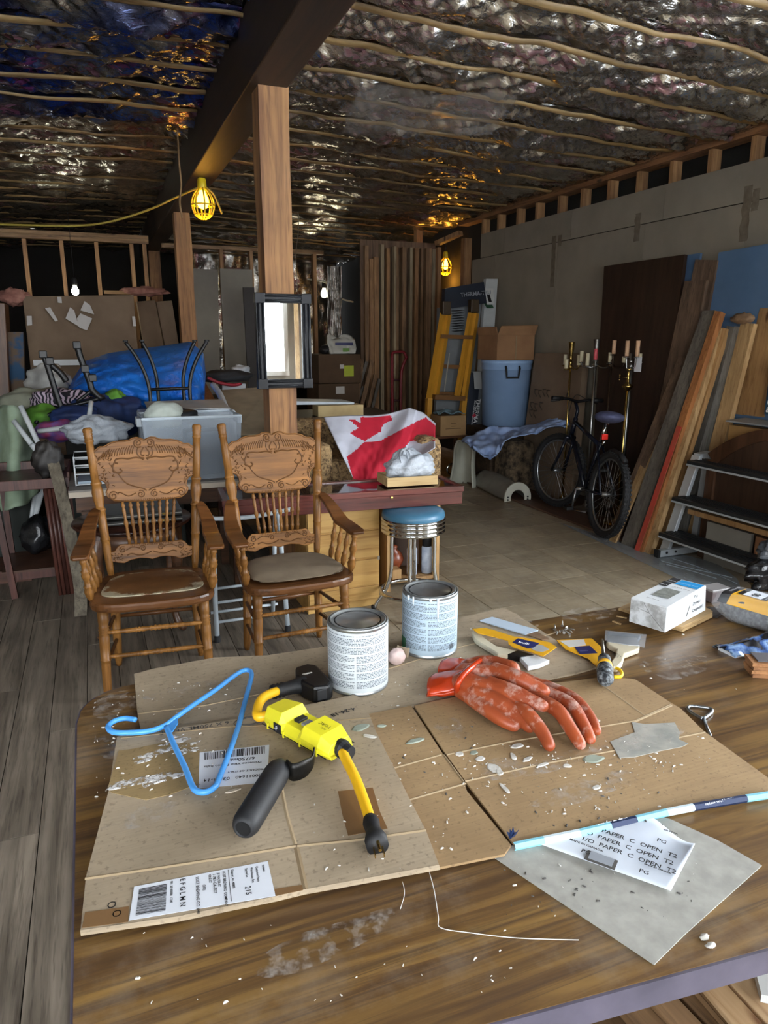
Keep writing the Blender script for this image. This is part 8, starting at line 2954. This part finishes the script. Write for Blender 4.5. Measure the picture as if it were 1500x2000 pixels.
# red hand truck
ht = thing('hand_truck', 'dark red hand truck standing against the board partition', 'hand truck', PY(778, 830, 8.1))
RT_ = plain('truck_red', '7c1c26', .45)
for pth in ([(766, 690), (766, 760), (767, 850)], [(793, 700), (785, 722), (783, 760), (783, 850)]):
    MB().tube(smoothpath([PY(x, y, 8.1) for x, y in pth], 5), .018, 8).out('rail', RT_, ht, world=True, smooth=True)
MB().tube(smoothpath([PY(766, 692, 8.1), PY(770, 688, 8.1), PY(788, 688, 8.1), PY(794, 700, 8.1)], 5), .018, 8).out('handle', RT_, ht, world=True, smooth=True)
for y_ in (742, 782):
    MB().tube([PY(767, y_, 8.1), PY(783, y_, 8.1)], .013, 8).out('crossbar', plain('truck_dark', '3a1a1e', .5), ht, world=True, smooth=True)
a = PY(775, 850, 8.1)
MB().box((a.x, 8.0, .02), (.30, .22, .012)).out('toe_plate', RT_, ht, world=True)
for s in (-1, 1):
    MB().lathe([(.0001, -.02), (.11, -.025), (.12, 0), (.11, .025), (.0001, .02)], 20, axis_frame((a.x + s * .17, 8.18, .12), (a.x + s * .17 + 1, 8.18, .12))).out('wheel', RUB, ht, world=True, smooth=True)
# boards stored behind the camera, seen in the mirror
for k, (x, w_, m) in enumerate(((2.70, .06, B_PALE), (2.80, .07, wood('mirror_orange', 'c08048', '8a5428', 'Z', .5)), (2.91, .05, B_PALE), (3.02, .09, B_GREY))):
    MB().bar((x - .12 + .03 * k, -1.75, .005), (x, -2.2, 2.1 - .06 * k), w_, .025, (0, 1, 0)).solo('trim_board', m, 'trim board leaning behind the photographer, %s of four in the mirror' % ('first', 'second', 'third', 'fourth')[k], 'board', 'boards reflected in the mirror')
# ================================================================ small pieces go under the part they belong to
def _stem(n):
    return n.split('.')[0]


def _mid(o):
    vs = [v.co for v in o.data.vertices]
    return sum(vs, V()) / max(1, len(vs)) if vs else V()


_RULES = {
    'breaker_cord': {'prong': 'plug', 'rating_label': 'housing', 'label_print': 'housing', 'embossed_words': 'housing', 'button': 'housing', 'seam': 'housing', 'rib': 'housing', 'outlet_face': 'outlet_head', 'paint_smudge': 'outlet_head'},
    'paint_can': {'label_print': 'label', 'barcode': 'label', 'green_panel': 'label', 'paint_skin': 'lid'},
    'pressed_back_armchair': {'carving': ('crest_panel', 'lower_splat'), 'leather_inset': 'seat'},
    'compound_box': {k: 'carton' for k in ('blue_band', 'black_panel', 'sander_picture', 'box_print', 'drawn_line', 'end_panel', 'fold_line')},
    'bicycle': {'rear_reflector': 'seat_post', 'reflector_bracket': 'seat_post', 'saddle_rail': 'saddle', 'pedal': 'crank_arm', 'tread_knobs': 'tyre', 'grip': 'handlebar', 'brake_lever': 'handlebar'},
    'step_ladder': {'nosing': 'tread', 'grip_rib': 'tread', 'end_cap': 'base_bar', 'bolt': 'base_bar'},
    'floor_lamp': {'drip_pan': 'arm', 'candle_sleeve': 'arm', 'tag_string': 'paper_tag', 'screw_knob': 'thumb_screw'},
    'display_case': {'lock': 'front_rail'},
    'framed_mirror': {'bead': ('frame_side', 'frame_rail')},
    'cardboard_sheet': {'label_print': 'paper_label', 'barcode': 'paper_label', 'label_rule': 'paper_label'},
    'portfolio_case': {'clasp': 'shell', 'metal_edge': 'shell'},
    'drawer_cabinet': {'hinge': 'body'},
    'bar_stool': {'foot_cap': 'leg'},
    'folding_table_frame': {'foot_cap': 'leg'},
    'upturned_stool': {'foot_cap': 'leg'},
    'screwdriver': {'yellow_grip': 'handle'},
    'paint_brush': {'handle_print': 'handle', 'hanging_loop': 'handle'},
    'brush_sleeve': {k: 'card' for k in ('navy_label', 'photo_print', 'label_print', 'white_panel')},
    'steel_wool_pack': {'label_black': 'label_yellow', 'label_white': 'label_yellow', 'label_print': 'label_yellow'},
    'work_glove': {'cuff_fold': 'cuff'},
    'hollow_grip': {'bore': 'grip'},
    'printed_paper': {'printed_words': 'sheet', 'printed_square': 'sheet'},
    'door_carton': {'printed_line': 'box_body', 'label_green': 'label_panel', 'barcode_panel': 'label_panel', 'red_diamond': 'black_face'},
    'stroller': {'bracket': 'tube'},
    'sink_pedestal': {'bolt_hole': 'horseshoe_end', 'edge': 'shell', 'top_edge': 'shell'},
}
for _t in [o for o in bpy.data.objects if o.parent is None and _stem(o.name) in _RULES]:
    _rule = _RULES[_stem(_t.name)]
    _kids = list(_t.children)
    for _c in _kids:
        _w = _rule.get(_stem(_c.name))
        if not _w:
            continue
        _w = _w if isinstance(_w, tuple) else (_w,)
        _cand = [k for k in _kids if _stem(k.name) in _w and k.type == 'MESH' and k is not _c]
        if _cand and _c.type == 'MESH':
            _m = _mid(_c)
            _c.parent = min(_cand, key=lambda k: (_mid(k) - _m).length)
bpy.context.view_layer.update()
